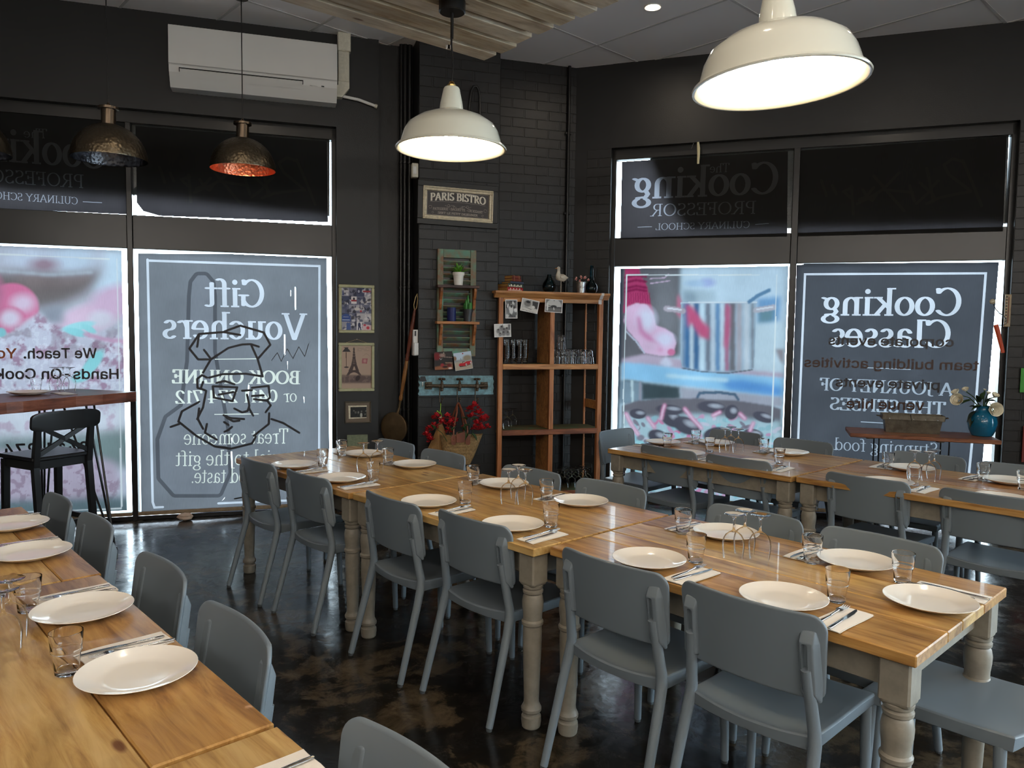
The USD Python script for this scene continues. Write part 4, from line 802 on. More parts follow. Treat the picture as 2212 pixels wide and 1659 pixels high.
def k_knife(label, loc, rot, g, rx, ry, sc):
    p = thing('table_knife', label, 'knife', loc, rot, g)
    hd = hull(*[trimesh.creation.icosphere(1, r).vertices * [1, 1, .55] + np.array([0, y, .0028]) for y, r in ((-.104, .0052), (-.085, .0062), (-.02, .0045))])
    bl = Polygon([(-.0045, -.022), (.005, -.022), (.0085, .01), (.0088, .06), (.005, .092), (-.001, .103), (-.0045, .095)]); obj('handle', hd, STEEL, p, smooth=50); obj('blade', prism(bl, .0016, .0018), STEEL, p, smooth=20); return p
def k_fork(label, loc, rot, g, rx, ry, sc):
    p = thing('table_fork', label, 'fork', loc, rot, g)
    hd = hull(*[trimesh.creation.icosphere(1, r).vertices * [1, 1, .5] + np.array([0, y, .0024]) for y, r in ((-.100, .0052), (-.08, .006), (.0, .003))]); nk = tube([(0, -.005, .0024), (0, .025, .005), (0, .045, .007)], [.003, .0028, .004], 8)
    pal = gridsolid(lambda s, t: (np.stack([s * .0115 * (1 - .5 * np.clip(-t, 0, 1) ** 2), .055 + t * .013, .007 - .002 * t * t + .001 * t], -1), np.stack([s * .0115 * (1 - .5 * np.clip(-t, 0, 1) ** 2), .055 + t * .013, .0055 - .002 * t * t + .001 * t], -1)), 0, 5, 5)
    obj('handle', cat(hd, nk), STEEL, p, smooth=50); obj('palm', pal, STEEL, p, smooth=50)
    for k in range(4): obj('tine', tube([((k - 1.5) * .0066, .064, .0056), ((k - 1.5) * .0066, .085, .0045), ((k - 1.5) * .0062, .104, .0075)], [.0016, .0014, .0007], 6), STEEL, p, smooth=60)
    return p
PLATE, TUMB, WINE, NAPK, KNIFE, FORK = Kit(k_plate), Kit(k_tumbler), Kit(k_wine), Kit(k_napkin), Kit(k_knife), Kit(k_fork)

def setting(where, plate_px, side, glass_px=None, z=TZ, nap=None):
    """side: the way the sitter faces: +1 = +n, -1 = -n, or a vector."""
    f = nv * side if np.ndim(side) == 0 else np.array(side); r = np.array([f[1], -f[0], 0])          # r: the sitter's right
    P = onz(*plate_px, z + .022); P[2] = z
    PLATE.put(f'round white plate at the {where}', P, rng.uniform(0, 6), 'white dinner plates')
    N = P + r * .187 - f * .004 if nap is None else P + r * nap[0] + f * nap[1]; rot = face_rot(f) + rng.uniform(-.06, .06)
    NAPK.put(f'folded paper napkin at the {where}', N, rot, 'paper napkins')
    u = np.array([math.cos(rot), math.sin(rot), 0]); w = np.array([-u[1], u[0], 0]); Z = np.array([0, 0, .0045])
    FORK.put(f'steel fork on the napkin at the {where}', N + u * rng.uniform(-.032, -.02) + w * rng.uniform(-.01, .03) + Z, rot + rng.uniform(-.2, .05), 'forks on napkins')
    KNIFE.put(f'steel knife on the napkin at the {where}', N + u * rng.uniform(.0, .016) + w * rng.uniform(-.01, .02) + Z, rot + rng.uniform(-.15, .1), 'knives on napkins')
    if glass_px is not None:
        G = onz(*glass_px, z); TUMB.put(f'clear tumbler by the napkin at the {where}', G + np.array([0, 0, .0004]), rng.uniform(0, 6), 'clear tumblers')
    return P, N
for k, (p, g) in enumerate([((635, 1002), (697, 1007)), ((738, 1030.5), (807, 1039)), ((926.5, 1081), (1005, 1087)), ((1107.7, 1130), (1190, 1138)), ((1402, 1205), (1502.7, 1214)), ((1692, 1287), (1807, 1299))]):
    setting(f'{ORD[k]} near-side setting from the window, middle row', p, 1, g)
for k, (p, g) in enumerate([((787, 978), (738, 985)), ((896, 1001), (838, 1005)), ((1089, 1043), (1022, 1047)), ((1255, 1080), (1180.4, 1081)), ((1568, 1148), (1475, 1153)), ((1850, 1209), (1753, 1216))]):
    setting(f'{ORD[k]} far-side setting from the window, middle row', p, -1, g)
setting('right-end setting of the middle row', (2008.6, 1293), tv, (1949, 1259))
for k, (p, g) in enumerate([((26, 1130), None), ((65, 1190), None), ((179, 1312), (61, 1321)), ((297, 1445), (145, 1455))]):
    setting(f'{ORD[k]} setting from the window, left row', p, -1, g, nap=(.2, -.03))
q5 = onz(639, 1625, TZ) - tv * .244 - nv * .124; N5 = q5 + tv * .195 + nv * .03
NAPK.put('folded paper napkin cut by the bottom edge, nearest on the left row', N5, face_rot(-nv), 'paper napkins'); KNIFE.put('steel knife on the napkin cut by the bottom edge, left row', N5 + np.array([0, 0, .0045]), face_rot(-nv), 'knives on napkins')
PLATE.put('round white plate just below the frame, nearest on the left row', q5, 0, 'white dinner plates')
for k, (p, g) in enumerate([((1481, 977), (1533, 977)), ((1629, 998), (1682.5, 1003)), ((1919, 1039), (1974, 1049)), ((2165, 1074), None)]):
    setting(f'{ORD[k]} near-side setting from the left, right-hand row', p, 1, g)
for k, (p, g) in enumerate([((1548, 954.5), (1503, 959)), ((1705, 975.5), (1649, 979)), ((1970, 1009), (1917.5, 1013)), ((2180, 1036), (2123, 1039))]):
    setting(f'{ORD[k]} far-side setting from the left, right-hand row', p, -1, g)
setting('left-end setting of the right-hand row', (1432, 953.5), -tv, (1441, 966))
TUMB.put('clear tumbler at the right frame edge, right-hand row', onz(2211, 1058, TZ), 0, 'clear tumblers')
for lab, pts in (('window end of the middle row', [(785, 1021), (815, 1015)]), ('centre table of the middle row', [(1098, 1092), (1119, 1080), (1134, 1093)]), ('right table of the middle row', [(1583, 1211), (1607, 1201), (1640, 1213)]), ('left table of the right-hand row', [(1565, 979), (1578, 974), (1594, 980)]), ('right table of the right-hand row', [(1974, 1038), (2005, 1041), (2016, 1036)]), ('near left table', [(24, 1392), (10, 1420)])):
    for k, (x, y) in enumerate(pts):
        w = ['left', 'middle', 'right'][k] if len(pts) == 3 else ['left', 'right'][k]
        WINE.put(f'upturned wine glass, {w} one of the {"three" if len(pts) == 3 else "two"} on the {lab}', onz(x, y, TZ) + np.array([0, 0, .0006]), 0, 'upturned wine glasses')

# ------------------------------------------------------------------ lamps
def white_pendant(label, rim_px, rim_w, zc, dia=.46, tilt=0.):
    d = ray(*rim_px); w = np.dot(d, c_fwd); D = dia * FPX / rim_w; P = EYEP + d * (D / w); s = dia / .46
    L = thing('pendant_lamp', label, 'lamp', P, 0, 'white enamel pendants', rx=0, ry=tilt)
    out = [(.228, .0), (.230, .004), (.226, .010), (.214, .012), (.208, .030), (.196, .070), (.180, .098), (.140, .126), (.09, .146), (.055, .157), (.050, .160), (.046, .19), (.034, .245), (.030, .252), (0, .253)]
    inn = [(0, .150), (.05, .147), (.086, .140), (.136, .120), (.174, .093), (.190, .067), (.203, .028), (.209, .010), (.222, .0), (.228, .0)]
    obj('shade', lathe([(r * s, z * s) for r, z in out], 48), ENAMEL, L, smooth=40); obj('shade_lining', lathe([(r * s, z * s) for r, z in inn], 48), ENAMEL, L, smooth=40)
    bl = obj('bulb', lathe([(0, .035), (.022, .042), (.030, .062), (.026, .085), (.014, .11), (.012, .146)], 16).apply_scale(s), GLOWBULB, L, smooth=60)
    obj('brass_collar', lathe([(.018, .252), (.019, .262), (.012, .268), (.010, .275), (0, .276)], 16).apply_scale(s), BRASS, L, smooth=40)
    hh = zc - P[2]; obj('flex', tube([(0, 0, .27 * s), (.006, 0, .34 * s), (-.002, 0, .42 * s), (0, 0, hh)], [.004, .0035, .004, .004], 8), BLACKMETAL, L)
    obj('rod', tube([(0, 0, .45 * s), (0, 0, hh)], .0065, 10), BLACKMETAL, L); obj('canopy', mv(lathe([(0, 0), (.05, 0), (.055, .004), (.055, .045), (0, .045)], 24), 0, 0, hh - .045), BLACKMETAL, L, smooth=30)
    return P
PALZ = 2.95
P1 = white_pendant('white enamel pendant lamp hanging in front of the brick pier, lit', (974.5, 324), 240, PALZ)
P2 = white_pendant('large white enamel pendant lamp at the top right, lit and nearest', (1683, 186), 370, PALZ, tilt=-.06)
lab = thing('cable_label', 'small white paper tag wrapped on the pendant rod below the pallets', 'tag', P1 + np.array([-.012, -.004, .415]), 0); obj('paper', gridsolid(lambda s, t: np.stack([s * .013, .004 * s * s, t * .008], -1), .0008, 4, 3), WHITECARD, lab, smooth=True)

def dome_pendant(label, rim_px, rim_w, inner, lit, dia=.48):
    d = ray(*rim_px); w = np.dot(d, c_fwd); P = EYEP + d * (dia * FPX / rim_w / w)
    L = thing('dome_pendant', label, 'lamp', P, 0, 'hammered dome pendants'); R = dia / 2
    o = [(R, 0), (R * 1.005, .006)] + [(R * math.cos(a), .006 + .235 * math.sin(a)) for a in np.linspace(.06, 1.36, 14)]
    obj('shade', lathe(o, 48), HAMBRONZE, L, smooth=60); obj('shade_lining', lathe([(r * .985, z - .004 if z > .01 else z) for r, z in o], 48), inner, L, smooth=60)
    obj('neck', lathe([(.052, .232), (.046, .236), (.046, .335), (.066, .337), (.066, .352), (.02, .356), (.006, .385), (0, .386)], 24), NECK, L, smooth=35)
    obj('bulb', lathe([(0, .10), (.03, .112), (.042, .145), (.03, .18), (.018, .23)], 16), GLOWDIM if lit else WHITEPLAST, L, smooth=60)
    hh = H - P[2]; obj('cable', tube([(0, 0, .38), (0, 0, hh)], .004, 8), BLACKMETAL, L); obj('canopy', mv(lathe([(0, 0), (.05, .0), (.062, .018), (.062, .04), (0, .04)], 24), 0, 0, hh - .04), BLACKMETAL, L, smooth=30)
dome_pendant('hammered bronze dome pendant with dark lining, beside the window mullion', (236.5, 345), 151, HAMDARK, False)
dome_pendant('hammered bronze dome pendant with glowing copper lining, in front of the air conditioner', (525, 367), 136, HAMCOPPER, True)
dome_pendant('hammered bronze dome pendant cut by the left frame edge', (-68, 330), 160, HAMDARK, False)

def downlight(x, y, label):
    L = thing('downlight', label, 'ceiling light', (x, y, H), 0, 'recessed downlights')
    obj('trim_ring', lathe([(.045, -.002), (.062, -.006), (.066, 0), (.066, .004), (.045, .004)], 24), WHITEPLAST, L, smooth=40); obj('lens', lathe([(0, -.001), (.045, -.001)], 24), GLOWDOWN, L, smooth=False)
p = onz(1410, 15, H); downlight(p[0], p[1], 'lit recessed ceiling downlight right of the pallet slats')
for k, (t, n) in enumerate([(3.69, 1.5), (1.3, 4.86), (1.3, 1.6), (1.3, -.5), (-1.2, 3.2), (-1.2, .9), (-1.2, -1.2), (3.4, -1.0), (-3.2, 2.0), (-3.2, -.6)]):
    q = tn(t, n); downlight(q[0], q[1], f'recessed ceiling downlight outside the picture, {ORD[k % 6]} {"rear" if k > 5 else "nearer"} one')

GLOWTUBE = glow('tube_glow', (1, .93, .84), 32.)
for k, (x, y) in enumerate(((-2.2, -1.9), (1.0, -2.2), (3.6, -1.4))):
    L = thing('tube_lamp', f'suspended tube lamp of the kitchen end behind the viewer, {ORD[k]} from the left', 'lamp', (x, y, 3.05), 0, 'suspended tube lamps')
    obj('tube', tube([(-1.1, 0, 0), (1.1, 0, 0)], .03, 12), GLOWTUBE, L)
    for q in (-1.12, 1.12): obj('end_cap', cbox((q - .02, -.035, -.035), (q + .02, .035, .035), .004), WHITEPLAST, L, smooth=False); obj('hanger', tube([(q, 0, .03), (q, 0, H - 3.05)], .003, 6), BLACKMETAL, L)

# ------------------------------------------------------------------ slatted timber pallets under the ceiling, over the lamps
sa = math.radians(50.93); sd = np.array([math.sin(sa), math.cos(sa), 0]); sn = np.array([sd[1], -sd[0], 0])     # slat direction, and across towards the right
e0 = onz(1045, 131, PALZ); pal = thing('pallet_screen', 'whitewashed timber pallets hung slat side down under the ceiling', 'pallet ceiling', e0, PI / 2 - sa)
# local x = along the slats (towards the far end), local y = away from the lamps' side
pos = [0, .129, .275, .422, .556, .680, .80, .93, 1.06, 1.19, 1.32, 1.45, 1.58]
for k, o in enumerate(pos):
    w = [.1, .118, .108, .104, .1, .098, .1][k % 7]
    obj('slat', cbox((-1.9, -o - w, 0), (rng.uniform(-.012, .012), -o, .021), .003), PINE[k % 3], pal, smooth=False)
    obj('backing_slat', cbox((-1.9, -o - w - .03, .105), (-.02, -o - w * .1, .125), .003), [PINEBACK, PINE[1], PINEBACK][k % 3], pal, smooth=False)
for x in (-.09, -.62, -1.15, -1.68):
    obj('bearer', cbox((x - .045, -1.7, .021), (x + .045, .0, .105), .003), PINE[1], pal, smooth=False)
for x, y in ((-.3, -.3), (-1.6, -.3), (-.3, -1.4), (-1.6, -1.4)): obj('hanger_rod', tube([(x, y, .1), (x, y, H - PALZ)], .004, 6), BLACKMETAL, pal)

# ------------------------------------------------------------------ things on the walls
class Hung:                             # a thing hung on a wall plane; local x along the wall, z up, y into the wall
    def __init__(s, P, v, px, name, label, c, tilt=0., group=None, rot=0.):
        s.P, s.v = P, v; s.u, s.z = P.hit(*px, v); s.path = thing(name, label, c, P.at(s.u, v, s.z), P.ang + rot, group, ry=tilt)
    def xz(s, x, y, dv=0.): u, z = s.P.hit(x, y, s.v + dv); return u - s.u, z - s.z
    def poly(s, pts, dv=0.): return Polygon([s.xz(x, y, dv) for x, y in pts])
    def o(s, name, mesh, mat, smooth=35, parent=None, **t): return obj(name, mesh, mat, parent or s.path, smooth=smooth, **t)

def frame_pieces(h, x0, x1, z0, z1, w, d, mat, b=.003, parent=None, name='frame_rail'):
    for a in ((x0, x1, z1 - w, z1), (x0, x1, z0, z0 + w)): h.o(name, cbox((a[0], -d, a[2]), (a[1], 0, a[3]), b), mat, False, parent)
    for a in ((x0, x0 + w), (x1 - w, x1)): h.o(name, cbox((a[0], -d, z0 + w), (a[1], 0, z1 - w), b), mat, False, parent)

def canvas_rect(x0, x1, z0, z1, nx, nz, base, W=100., Hh=100.):     # drawing runs 0..W to the right and 0..Hh downwards
    U, Z = np.linspace(x0, x1, nx), np.linspace(z0, z1, nz); u, z = np.meshgrid(U, Z, indexing='ij')
    return U, Z, Canvas((u - x0) / (x1 - x0) * W, (z1 - z) / (z1 - z0) * Hh, base)

# travel collage and tower poster in olive frames
h = Hung(PLL, FV, (770, 666), 'picture_frame', 'olive-framed collage of blue-grey city photographs, upper frame beside the left window', 'picture')
(x0, z1), (x1, z0) = h.xz(731.5, 614, .02), h.xz(809, 720, .02); frame_pieces(h, x0, x1, z0, z1, .026, .024, OLIVEFRAME, .005)
U, Z, c = canvas_rect(x0 + .024, x1 - .024, z0 + .024, z1 - .024, 96, 132, (128, 128, 142), 56, 80)
r3 = random.Random(3)
for i in range(4):
    for j in range(5):
        a, b = i * 14, j * 16; base = r3.choice([(96, 98, 118), (150, 146, 156), (62, 66, 92), (176, 170, 172), (112, 110, 126)]); c.poly([(a, b), (a + 14, b), (a + 14, b + 16), (a, b + 16)], base)
        for k in range(7): c.ell(a + r3.uniform(1, 13), b + r3.uniform(2, 15), r3.uniform(1, 4.5), r3.uniform(1, 3.5), r3.choice([(44, 46, 66), (186, 180, 182), (70, 74, 100), (206, 200, 200), (30, 32, 46)]), .3, r3.uniform(0, 3), .85)
c.poly([(1, 15), (3, 2), (5, 15)], (60, 70, 110)); c.poly([(0, 80 * .68), (3, 51), (8, 49), (14, 51), (17, 54), (17, 64), (0, 64)], (52, 76, 136), .6); c.line([(4, 55), (13, 55)], 1, (190, 196, 210)); c.line([(2, 61), (15, 61)], 1.2, (190, 196, 210))
c.poly([(18, 17), (28, 17), (28, 30), (18, 30)], (216, 208, 206)); c.poly([(18, 23), (28, 23), (28, 26), (18, 26)], (150, 40, 50)); c.ell(23, 21, 2, 2.4, (50, 46, 56)); c.ell(32, 7, 4, 4.6, (40, 42, 70)); c.ell(32, 7, 2, 2.6, (150, 150, 166)); c.poly([(40, 5), (54, 5), (54, 8), (40, 8)], (150, 50, 60)); c.poly([(28, 64), (38, 64), (38, 80), (28, 80)], (212, 206, 208)); c.ell(33, 70, 2.6, 5, (50, 54, 84)); c.line([(32, 74), (31, 80)], 2, (50, 54, 84)); c.line([(35, 74), (36, 80)], 2, (50, 54, 84)); c.poly([(39, 68), (56, 70), (56, 80), (39, 80)], (206, 176, 180), 1); c.ell(49, 75, 3, 3, (176, 50, 64)); c.ell(43, 70, 2.4, 2, (186, 70, 84)); c.poly([(9, 66), (17, 66), (17, 80), (9, 80)], (74, 92, 142)); c.ell(42, 22, 3, 5, (60, 62, 84)); c.ell(29, 40, 5, 3, (204, 196, 190)); c.ell(36, 44, 2, 2, (170, 50, 60))
grid_print('print', U, Z, c.C, INK, h.path, -.012)
h = Hung(PLL, FV, (770, 792), 'picture_frame', 'olive-framed sepia poster of an iron tower, lower frame beside the left window', 'picture')
(x0, z1), (x1, z0) = h.xz(731.5, 740, .02), h.xz(809, 845, .02); frame_pieces(h, x0, x1, z0, z1, .026, .024, OLIVEFRAME, .005)
U, Z, c = canvas_rect(x0 + .024, x1 - .024, z0 + .024, z1 - .024, 110, 146, (172, 146, 128), 56, 84)
ZP = lambda l: [((x - 318) / 10.0, (y - 1250) / 11.0) for x, y in l]        # from the close-up, two stacked crops
tower = [(548, 1285), (556, 1300), (566, 1330), (560, 1350), (575, 1480), (580, 1540), (600, 1650), (600, 1660), (640, 1790), (636, 1800), (690, 1895), (655, 1895), (610, 1850), (570, 1828), (530, 1828), (485, 1850), (450, 1895), (405, 1895), (452, 1800), (448, 1790), (500, 1660), (500, 1650), (520, 1540), (525, 1480), (535, 1350), (530, 1330), (540, 1300)]
c.poly(ZP(tower), (74, 60, 58), .5); c.poly(ZP([(545, 1700), (560, 1700), (580, 1775), (525, 1775)]), (172, 146, 128), .5)
for y in (1420, 1480, 1560, 1600, 1640): c.line(ZP([(530, y), (572, y)]), .5, (150, 126, 112))
c.poly(ZP([(318, 1880), (880, 1890), (880, 2055), (318, 2055)]), (96, 78, 74), 2.4); c.noise(5, .5, 4, (136, 112, 102), sbox(0, 58, 56, 74), .5, .6); c.ell(*ZP([(620, 1950)])[0], 4, 6, (60, 46, 46), .2, .5)
c.poly(ZP([(350, 1290), (450, 1290), (438, 1310), (490, 1385), (335, 1385), (385, 1310)]), (52, 50, 54), .4); c.line(ZP([(405, 1400), (408, 1705)]), 1.2, (78, 54, 48)); c.ell(*ZP([(410, 1715)])[0], 4.4, 1.4, (60, 50, 52)); c.poly(ZP([(700, 1530), (805, 1530), (790, 1640), (695, 1635)]), (156, 92, 96), .4); c.ell(*ZP([(750, 1580)])[0], 2.6, 3.2, (180, 130, 126), .3)
for k in range(3): c.line(ZP([(610, 1310 + 28 * k), (840, 1300 + 28 * k)]), .45, (132, 112, 100))
c.line([(x, 21 - 5 * math.sin(math.pi * (x - 40) / 12)) for x in np.linspace(40, 52, 10)], .5, (134, 112, 102))
grid_print('print', U, Z, c.C, INK, h.path, -.012)
(a, b) = h.xz(771, 733); h.o('hanging_wire', tube([(x0 + .06, -.004, z1 - .002), (a, -.006, b), (x1 - .06, -.004, z1 - .002)], .0008, 5), STRING); h.o('nail', tube([(a, .0, b), (a, -.012, b + .002)], .003, 8), ZINC)
# small old photograph
h = Hung(PLL, FV, (773, 890), 'picture_frame', 'small bronze-framed old black and white photograph, set crooked in its mount', 'picture')
(x0, z1), (x1, z0) = h.xz(745, 867.5, .015), h.xz(802, 913.5, .015); frame_pieces(h, x0, x1, z0, z1, .011, .016, BROWNFRAME); h.o('mount', cbox((x0 + .01, -.008, z0 + .01), (x1 - .01, 0, z1 - .01)), TAUPE, False)
q = h.poly([(752.5, 876.5), (792.5, 875.5), (792, 903), (753.5, 905)], .012); h.o('photo_border', xf(prism(q, .001), rotm(PI / 2, [1, 0, 0])).apply_translation([0, -.0082, 0]), CHALK, False)
a, b = h.xz(757, 902, .012), h.xz(792, 879, .012); U, Z, c = canvas_rect(a[0], b[0], a[1], b[1], 56, 40, (36, 36, 36), 60, 40)
for k in range(22): c.ell(r3.uniform(2, 58), r3.uniform(14, 38), r3.uniform(1.5, 4), r3.uniform(2, 5), r3.choice([(120, 118, 112), (20, 20, 20), (90, 88, 84), (50, 50, 48)]), .3, 0, .8)
c.ell(40, 32, 4, 9, (170, 166, 156), .3); grid_print('photo', U, Z, c.C, INK, h.path, -.0098)
h = Hung(PLL, FV, (772, 960), 'picture_frame', 'worn olive and tan canvas mostly hidden behind the wine glasses', 'picture')
(x0, z1), (x1, z0) = h.xz(750, 940, .02), h.xz(794, 985, .02); h.o('canvas_block', cbox((x0, -.02, z0), (x1, 0, z1), .003), plain('tan_canvas', lin(136, 118, 84), .6, vary=.3, vscale=40.), False); h.o('canvas_band', cbox((x0 - .001, -.022, z0 + (z1 - z0) * .5), (x1 + .001, -.02, z1 + .001)), plain('olive_canvas', lin(118, 124, 96), .6, vary=.3, vscale=40.), False)

# pipes, boxes and brackets round the pier
for x, r in ((866, .017), (874, .022), (884, .022)):
    u, _ = PLL.hit(x, 500, .05); q = thing('wall_pipe', f'black painted vertical pipe left of the brick pier, {["thin leftmost", "middle", "right"][[866, 874, 884].index(x)]} one', 'pipe', PLL.at(u, .03 + r, 0), ANG_L); obj('pipe', tube([(0, 0, 0), (0, 0, H)], r, 12, cap=False), BLACKMETAL, q)
    for z in (.9, 2.0, 3.1): obj('pipe_clip', lathe([(r, -.012), (r + .004, -.01), (r + .004, .01), (r, .012)], 12).apply_translation([0, 0, z]), BLACKMETAL, q)
u, z = PLL.hit(1228, 300, .03); q = thing('wall_pipe', 'black vertical conduit on the brick wall above the bookcase', 'pipe', PLL.at(u, .028, 0), ANG_L); obj('pipe', tube([(0, 0, 0), (0, 0, H)], .015, 12, cap=False), BLACKMETAL, q)
for z in (1.2, 2.1, 2.75, 3.5): obj('pipe_clip', cbox((-.03, -.004, z - .012), (.03, .026, z + .012), .003), BLACKMETAL, q, smooth=False)
h = Hung(PLL, PV, (1021, 215), 'gooseneck_bracket', 'black swan-neck bracket on the pier behind the white pendant', 'bracket')
h.o('arm', tube([(*(lambda q: (q[0], -.05, q[1]))(h.xz(x, y)),) for x, y in ((1010, 262), (1010, 240), (1012, 218), (1015, 200), (1020, 191), (1026, 190), (1031, 198), (1033, 215), (1033, 240), (1034, 252))], .0115, 10), BLACKMETAL, 60); a = h.xz(1010, 262); h.o('wall_plate', xf(lathe([(0, 0), (.04, 0), (.04, .05), (0, .05)], 16), rotm(PI / 2, [1, 0, 0])).apply_translation([a[0], -.0, a[1]]), BLACKMETAL)
h = Hung(PLL, PV - .03, (896, 369), 'junction_box', 'small yellowed junction box high on the left edge of the pier', 'electrical box'); (x0, z1), (x1, z0) = h.xz(888.5, 353), h.xz(902.5, 385); h.o('box_body', cbox((x0, -.03, z0), (x1, .03, z1), .005), CREAMPLAST, False); h.o('label_plate', cbox((x0 + .012, -.0315, z0 + .03), (x1 - .018, -.029, z1 - .03)), WHITEPLAST, False)
h = Hung(PLL, PV - .06, (895, 740), 'wall_controller', 'narrow white controller box on the left edge of the pier', 'controller'); (x0, z1), (x1, z0) = h.xz(890.5, 712), h.xz(901, 768); zm = h.xz(896, 740)[1]
h.o('box_body', cbox((x0, -.05, z0), (x1, .03, z1), .004), WHITEPLAST, False); h.o('flap', cbox((x0 + .006, -.062, z0 + .004), (x1 + .004, -.048, zm), .004), WHITEPLAST, False); h.o('display', cbox((x0 + .012, -.0515, z1 - .055), (x0 + .026, -.049, z1 - .012)), DARKPLAST, False)

# warming pan hanging by a string
uu, zz = PLL.hit(851, 924, .16); q = thing('warming_pan', 'old brass warming pan with a long turned wooden handle, hanging left of the pier', 'warming pan', PLL.at(uu, .16, zz), ANG_L - math.radians(44), ry=math.radians(4.5))
pan = xf(lathe([(0, -.05), (.08, -.048), (.125, -.035), (.132, -.01), (.138, 0), (.139, .006), (.134, .010), (.11, .014), (.1, .013), (.06, .022), (0, .026)], 40), rotm(PI / 2, [1, 0, 0])); obj('pan', pan, OLDBRASS, q, smooth=40)
sk = .0; obj('neck', tube([(.02, .01, .125), (.035, .012, .19), (.042, .012, .25)], [.014, .010, .011], 10), OLDBRASS, q)
hd = [(.0, .011), (.01, .017), (.03, .018), (.05, .013), (.07, .014), (.2, .019), (.3, .018), (.36, .014), (.375, .020), (.39, .014), (.41, .02), (.43, .014), (.5, .019), (.7, .018), (.80, .012), (.82, .009)]
def turned(lo, hi): return xf(lathe([(0, [z for z, r in hd if lo <= z <= hi][0])] + [(r, z) for z, r in hd if lo <= z <= hi] + [(0, [z for z, r in hd if lo <= z <= hi][-1])], 14), rotm(.105, [0, 1, 0])).apply_translation([.042, .012, .25])
obj('handle', turned(0, .37), TURNEDPALE, q, smooth=50); obj('handle', turned(.36, .9), TURNED, q, smooth=50, label='dark upper half of the turned handle')
obj('string_loop', tube([(.126, .012, 1.05), (.128, -.012, 1.10), (.140, -.01, 1.17), (.147, .0, 1.20), (.150, .012, 1.16), (.138, .02, 1.08), (.128, .012, 1.05)], .004, 6), STRING, q)

# PARIS BISTRO sign
Pv = PV + .008; h = Hung(PLL, Pv, (989, 443), 'wall_sign', 'wide black and cream framed bistro sign on the brick pier', 'sign', tilt=math.radians(1.0))
A, B, C_, D = [np.array(PLL.hit(x, y, Pv + .03)) for x, y in ((902.9, 390.4), (1077, 404.3), (1075.5, 496.4), (901.4, 485.9))]
sw, sh_ = (np.linalg.norm(B - A) + np.linalg.norm(C_ - D)) / 4, (np.linalg.norm(D - A) + np.linalg.norm(C_ - B)) / 4
frame_pieces(h, -sw, sw, -sh_, sh_, .048, .024, BOARDBLACK, .003); iw, ih = sw - .046, sh_ - .046
frame_pieces(h, -iw, iw, -ih, ih, .014, .034, CHALK, .004, name='inner_frame_rail'); frame_pieces(h, -iw + .013, iw - .013, -ih + .013, ih - .013, .022, .028, CHALK, .004, name='inner_frame_rail'); kw, kh = iw - .034, ih - .034
h.o('panel', cbox((-kw, -.012, -kh), (kw, 0, kh)), PRINTBLACK, False)
def sgn(g, y=-.0126): return up(prism(g, .0008)).apply_translation([0, y, 0])
def fit(text, cx, cz, w, hh, bend=0., **k):
    g, L = serif(text, **k); g = affinity.translate(affinity.scale(g, w / L, hh, origin=(0, 0)), cx - w / 2, cz)
    return shapely.transform(g, lambda p: np.stack([p[:, 0], p[:, 1] + bend * (1 - ((p[:, 0] - cx) / (w / 2)) ** 2)], 1)) if bend else g
K2 = 2 * kw; h.o('title_lettering', sgn(fit('PARIS BISTRO', 0, .018, K2 * .89, .062, .016, bold=.13, thin=.05, serifw=.08)), PRINTLIGHT, False)
h.o('lettering', sgn(fit('PATISSERIE - BAGUETTE - CROISSANT', 0, -.060, K2 * .80, .021, .008, bold=.1, thin=.05).union(LineString([(-.148 * K2 - .001, -.034), (-.145 * K2 + .004, -.0345)]).buffer(.0015))), plain('sign_grey', lin(150, 140, 130), .6), False)
h.o('lettering', sgn(fit('SERT LE PETIT DEJEUNER', 0, -.088, K2 * .64, .018, 0, bold=.12, thin=.06)), MATS['sign_grey'], False)
cur = [LineString([(x, .008 + .012 * (1 - (x / kw / .9) ** 2)) for x in np.linspace(-kw * .88, kw * .88, 20)])] + [LineString([(s * (kw * f + r * math.cos(a)), z + r * math.sin(a)) for a in np.linspace(0, 5.6, 14)]) for s in (-1, 1) for f, z, r in ((.88, -.035, .013), (.3, -.014, .010), (.14, -.018, .007), (.8, -.08, .008))] + [LineString([(s * kw * .42, -.012), (s * kw * .3, -.026), (s * kw * .2, -.010), (s * kw * .05, -.024)]) for s in (-1, 1)]
h.o('scroll_ornament', sgn(unary_union([l.buffer(.0011) for l in cur] + [sbox(-kw + .006, -kh + .006, kw - .006, kh - .006).boundary.buffer(.0014)])), MATS['sign_grey'], False)

# shutter rack with two ledges
h = Hung(PLL, Pv, (986, 655), 'shutter_rack', 'distressed green and brown louvred shutter with two small ledges, on the pier', 'wall shelf')
(x0, z1), (x1, z0) = h.xz(945.5, 537, .04), h.xz(1027, 770, .04); d = .042; sw_ = .052
for a in (x0, x1 - sw_): h.o('stile', cbox((a, -d, z0), (a + sw_, 0, z1), .003), SHUTTER if a == x0 else SHUTTERBROWN, False)
h.o('rail', cbox((x0 + sw_, -d + .004, z1 - .074), (x1 - sw_, -.004, z1), .003), SHUTTERBROWN, False); h.o('rail', cbox((x0 + sw_, -d + .004, z0), (x1 - sw_, -.004, z0 + .07), .003), SHUTTER, False); h.o('backing', cbox((x0 + sw_, -.004, z0), (x1 - sw_, -.001, z1)), BLACKMETAL, False)
z = z1 - .115; k = 0
while z > z0 + .085:
    h.o('louvre', xf(cbox((x0 + sw_ - .002, -.024, -.005), (x1 - sw_ + .002, .024, .005), .002), rotm(-.62, [1, 0, 0])).apply_translation([0, -.022, z]), (SHUTTER, SHUTTERBROWN)[k % 3 == 1], False); z -= .055; k += 1
ldg = []
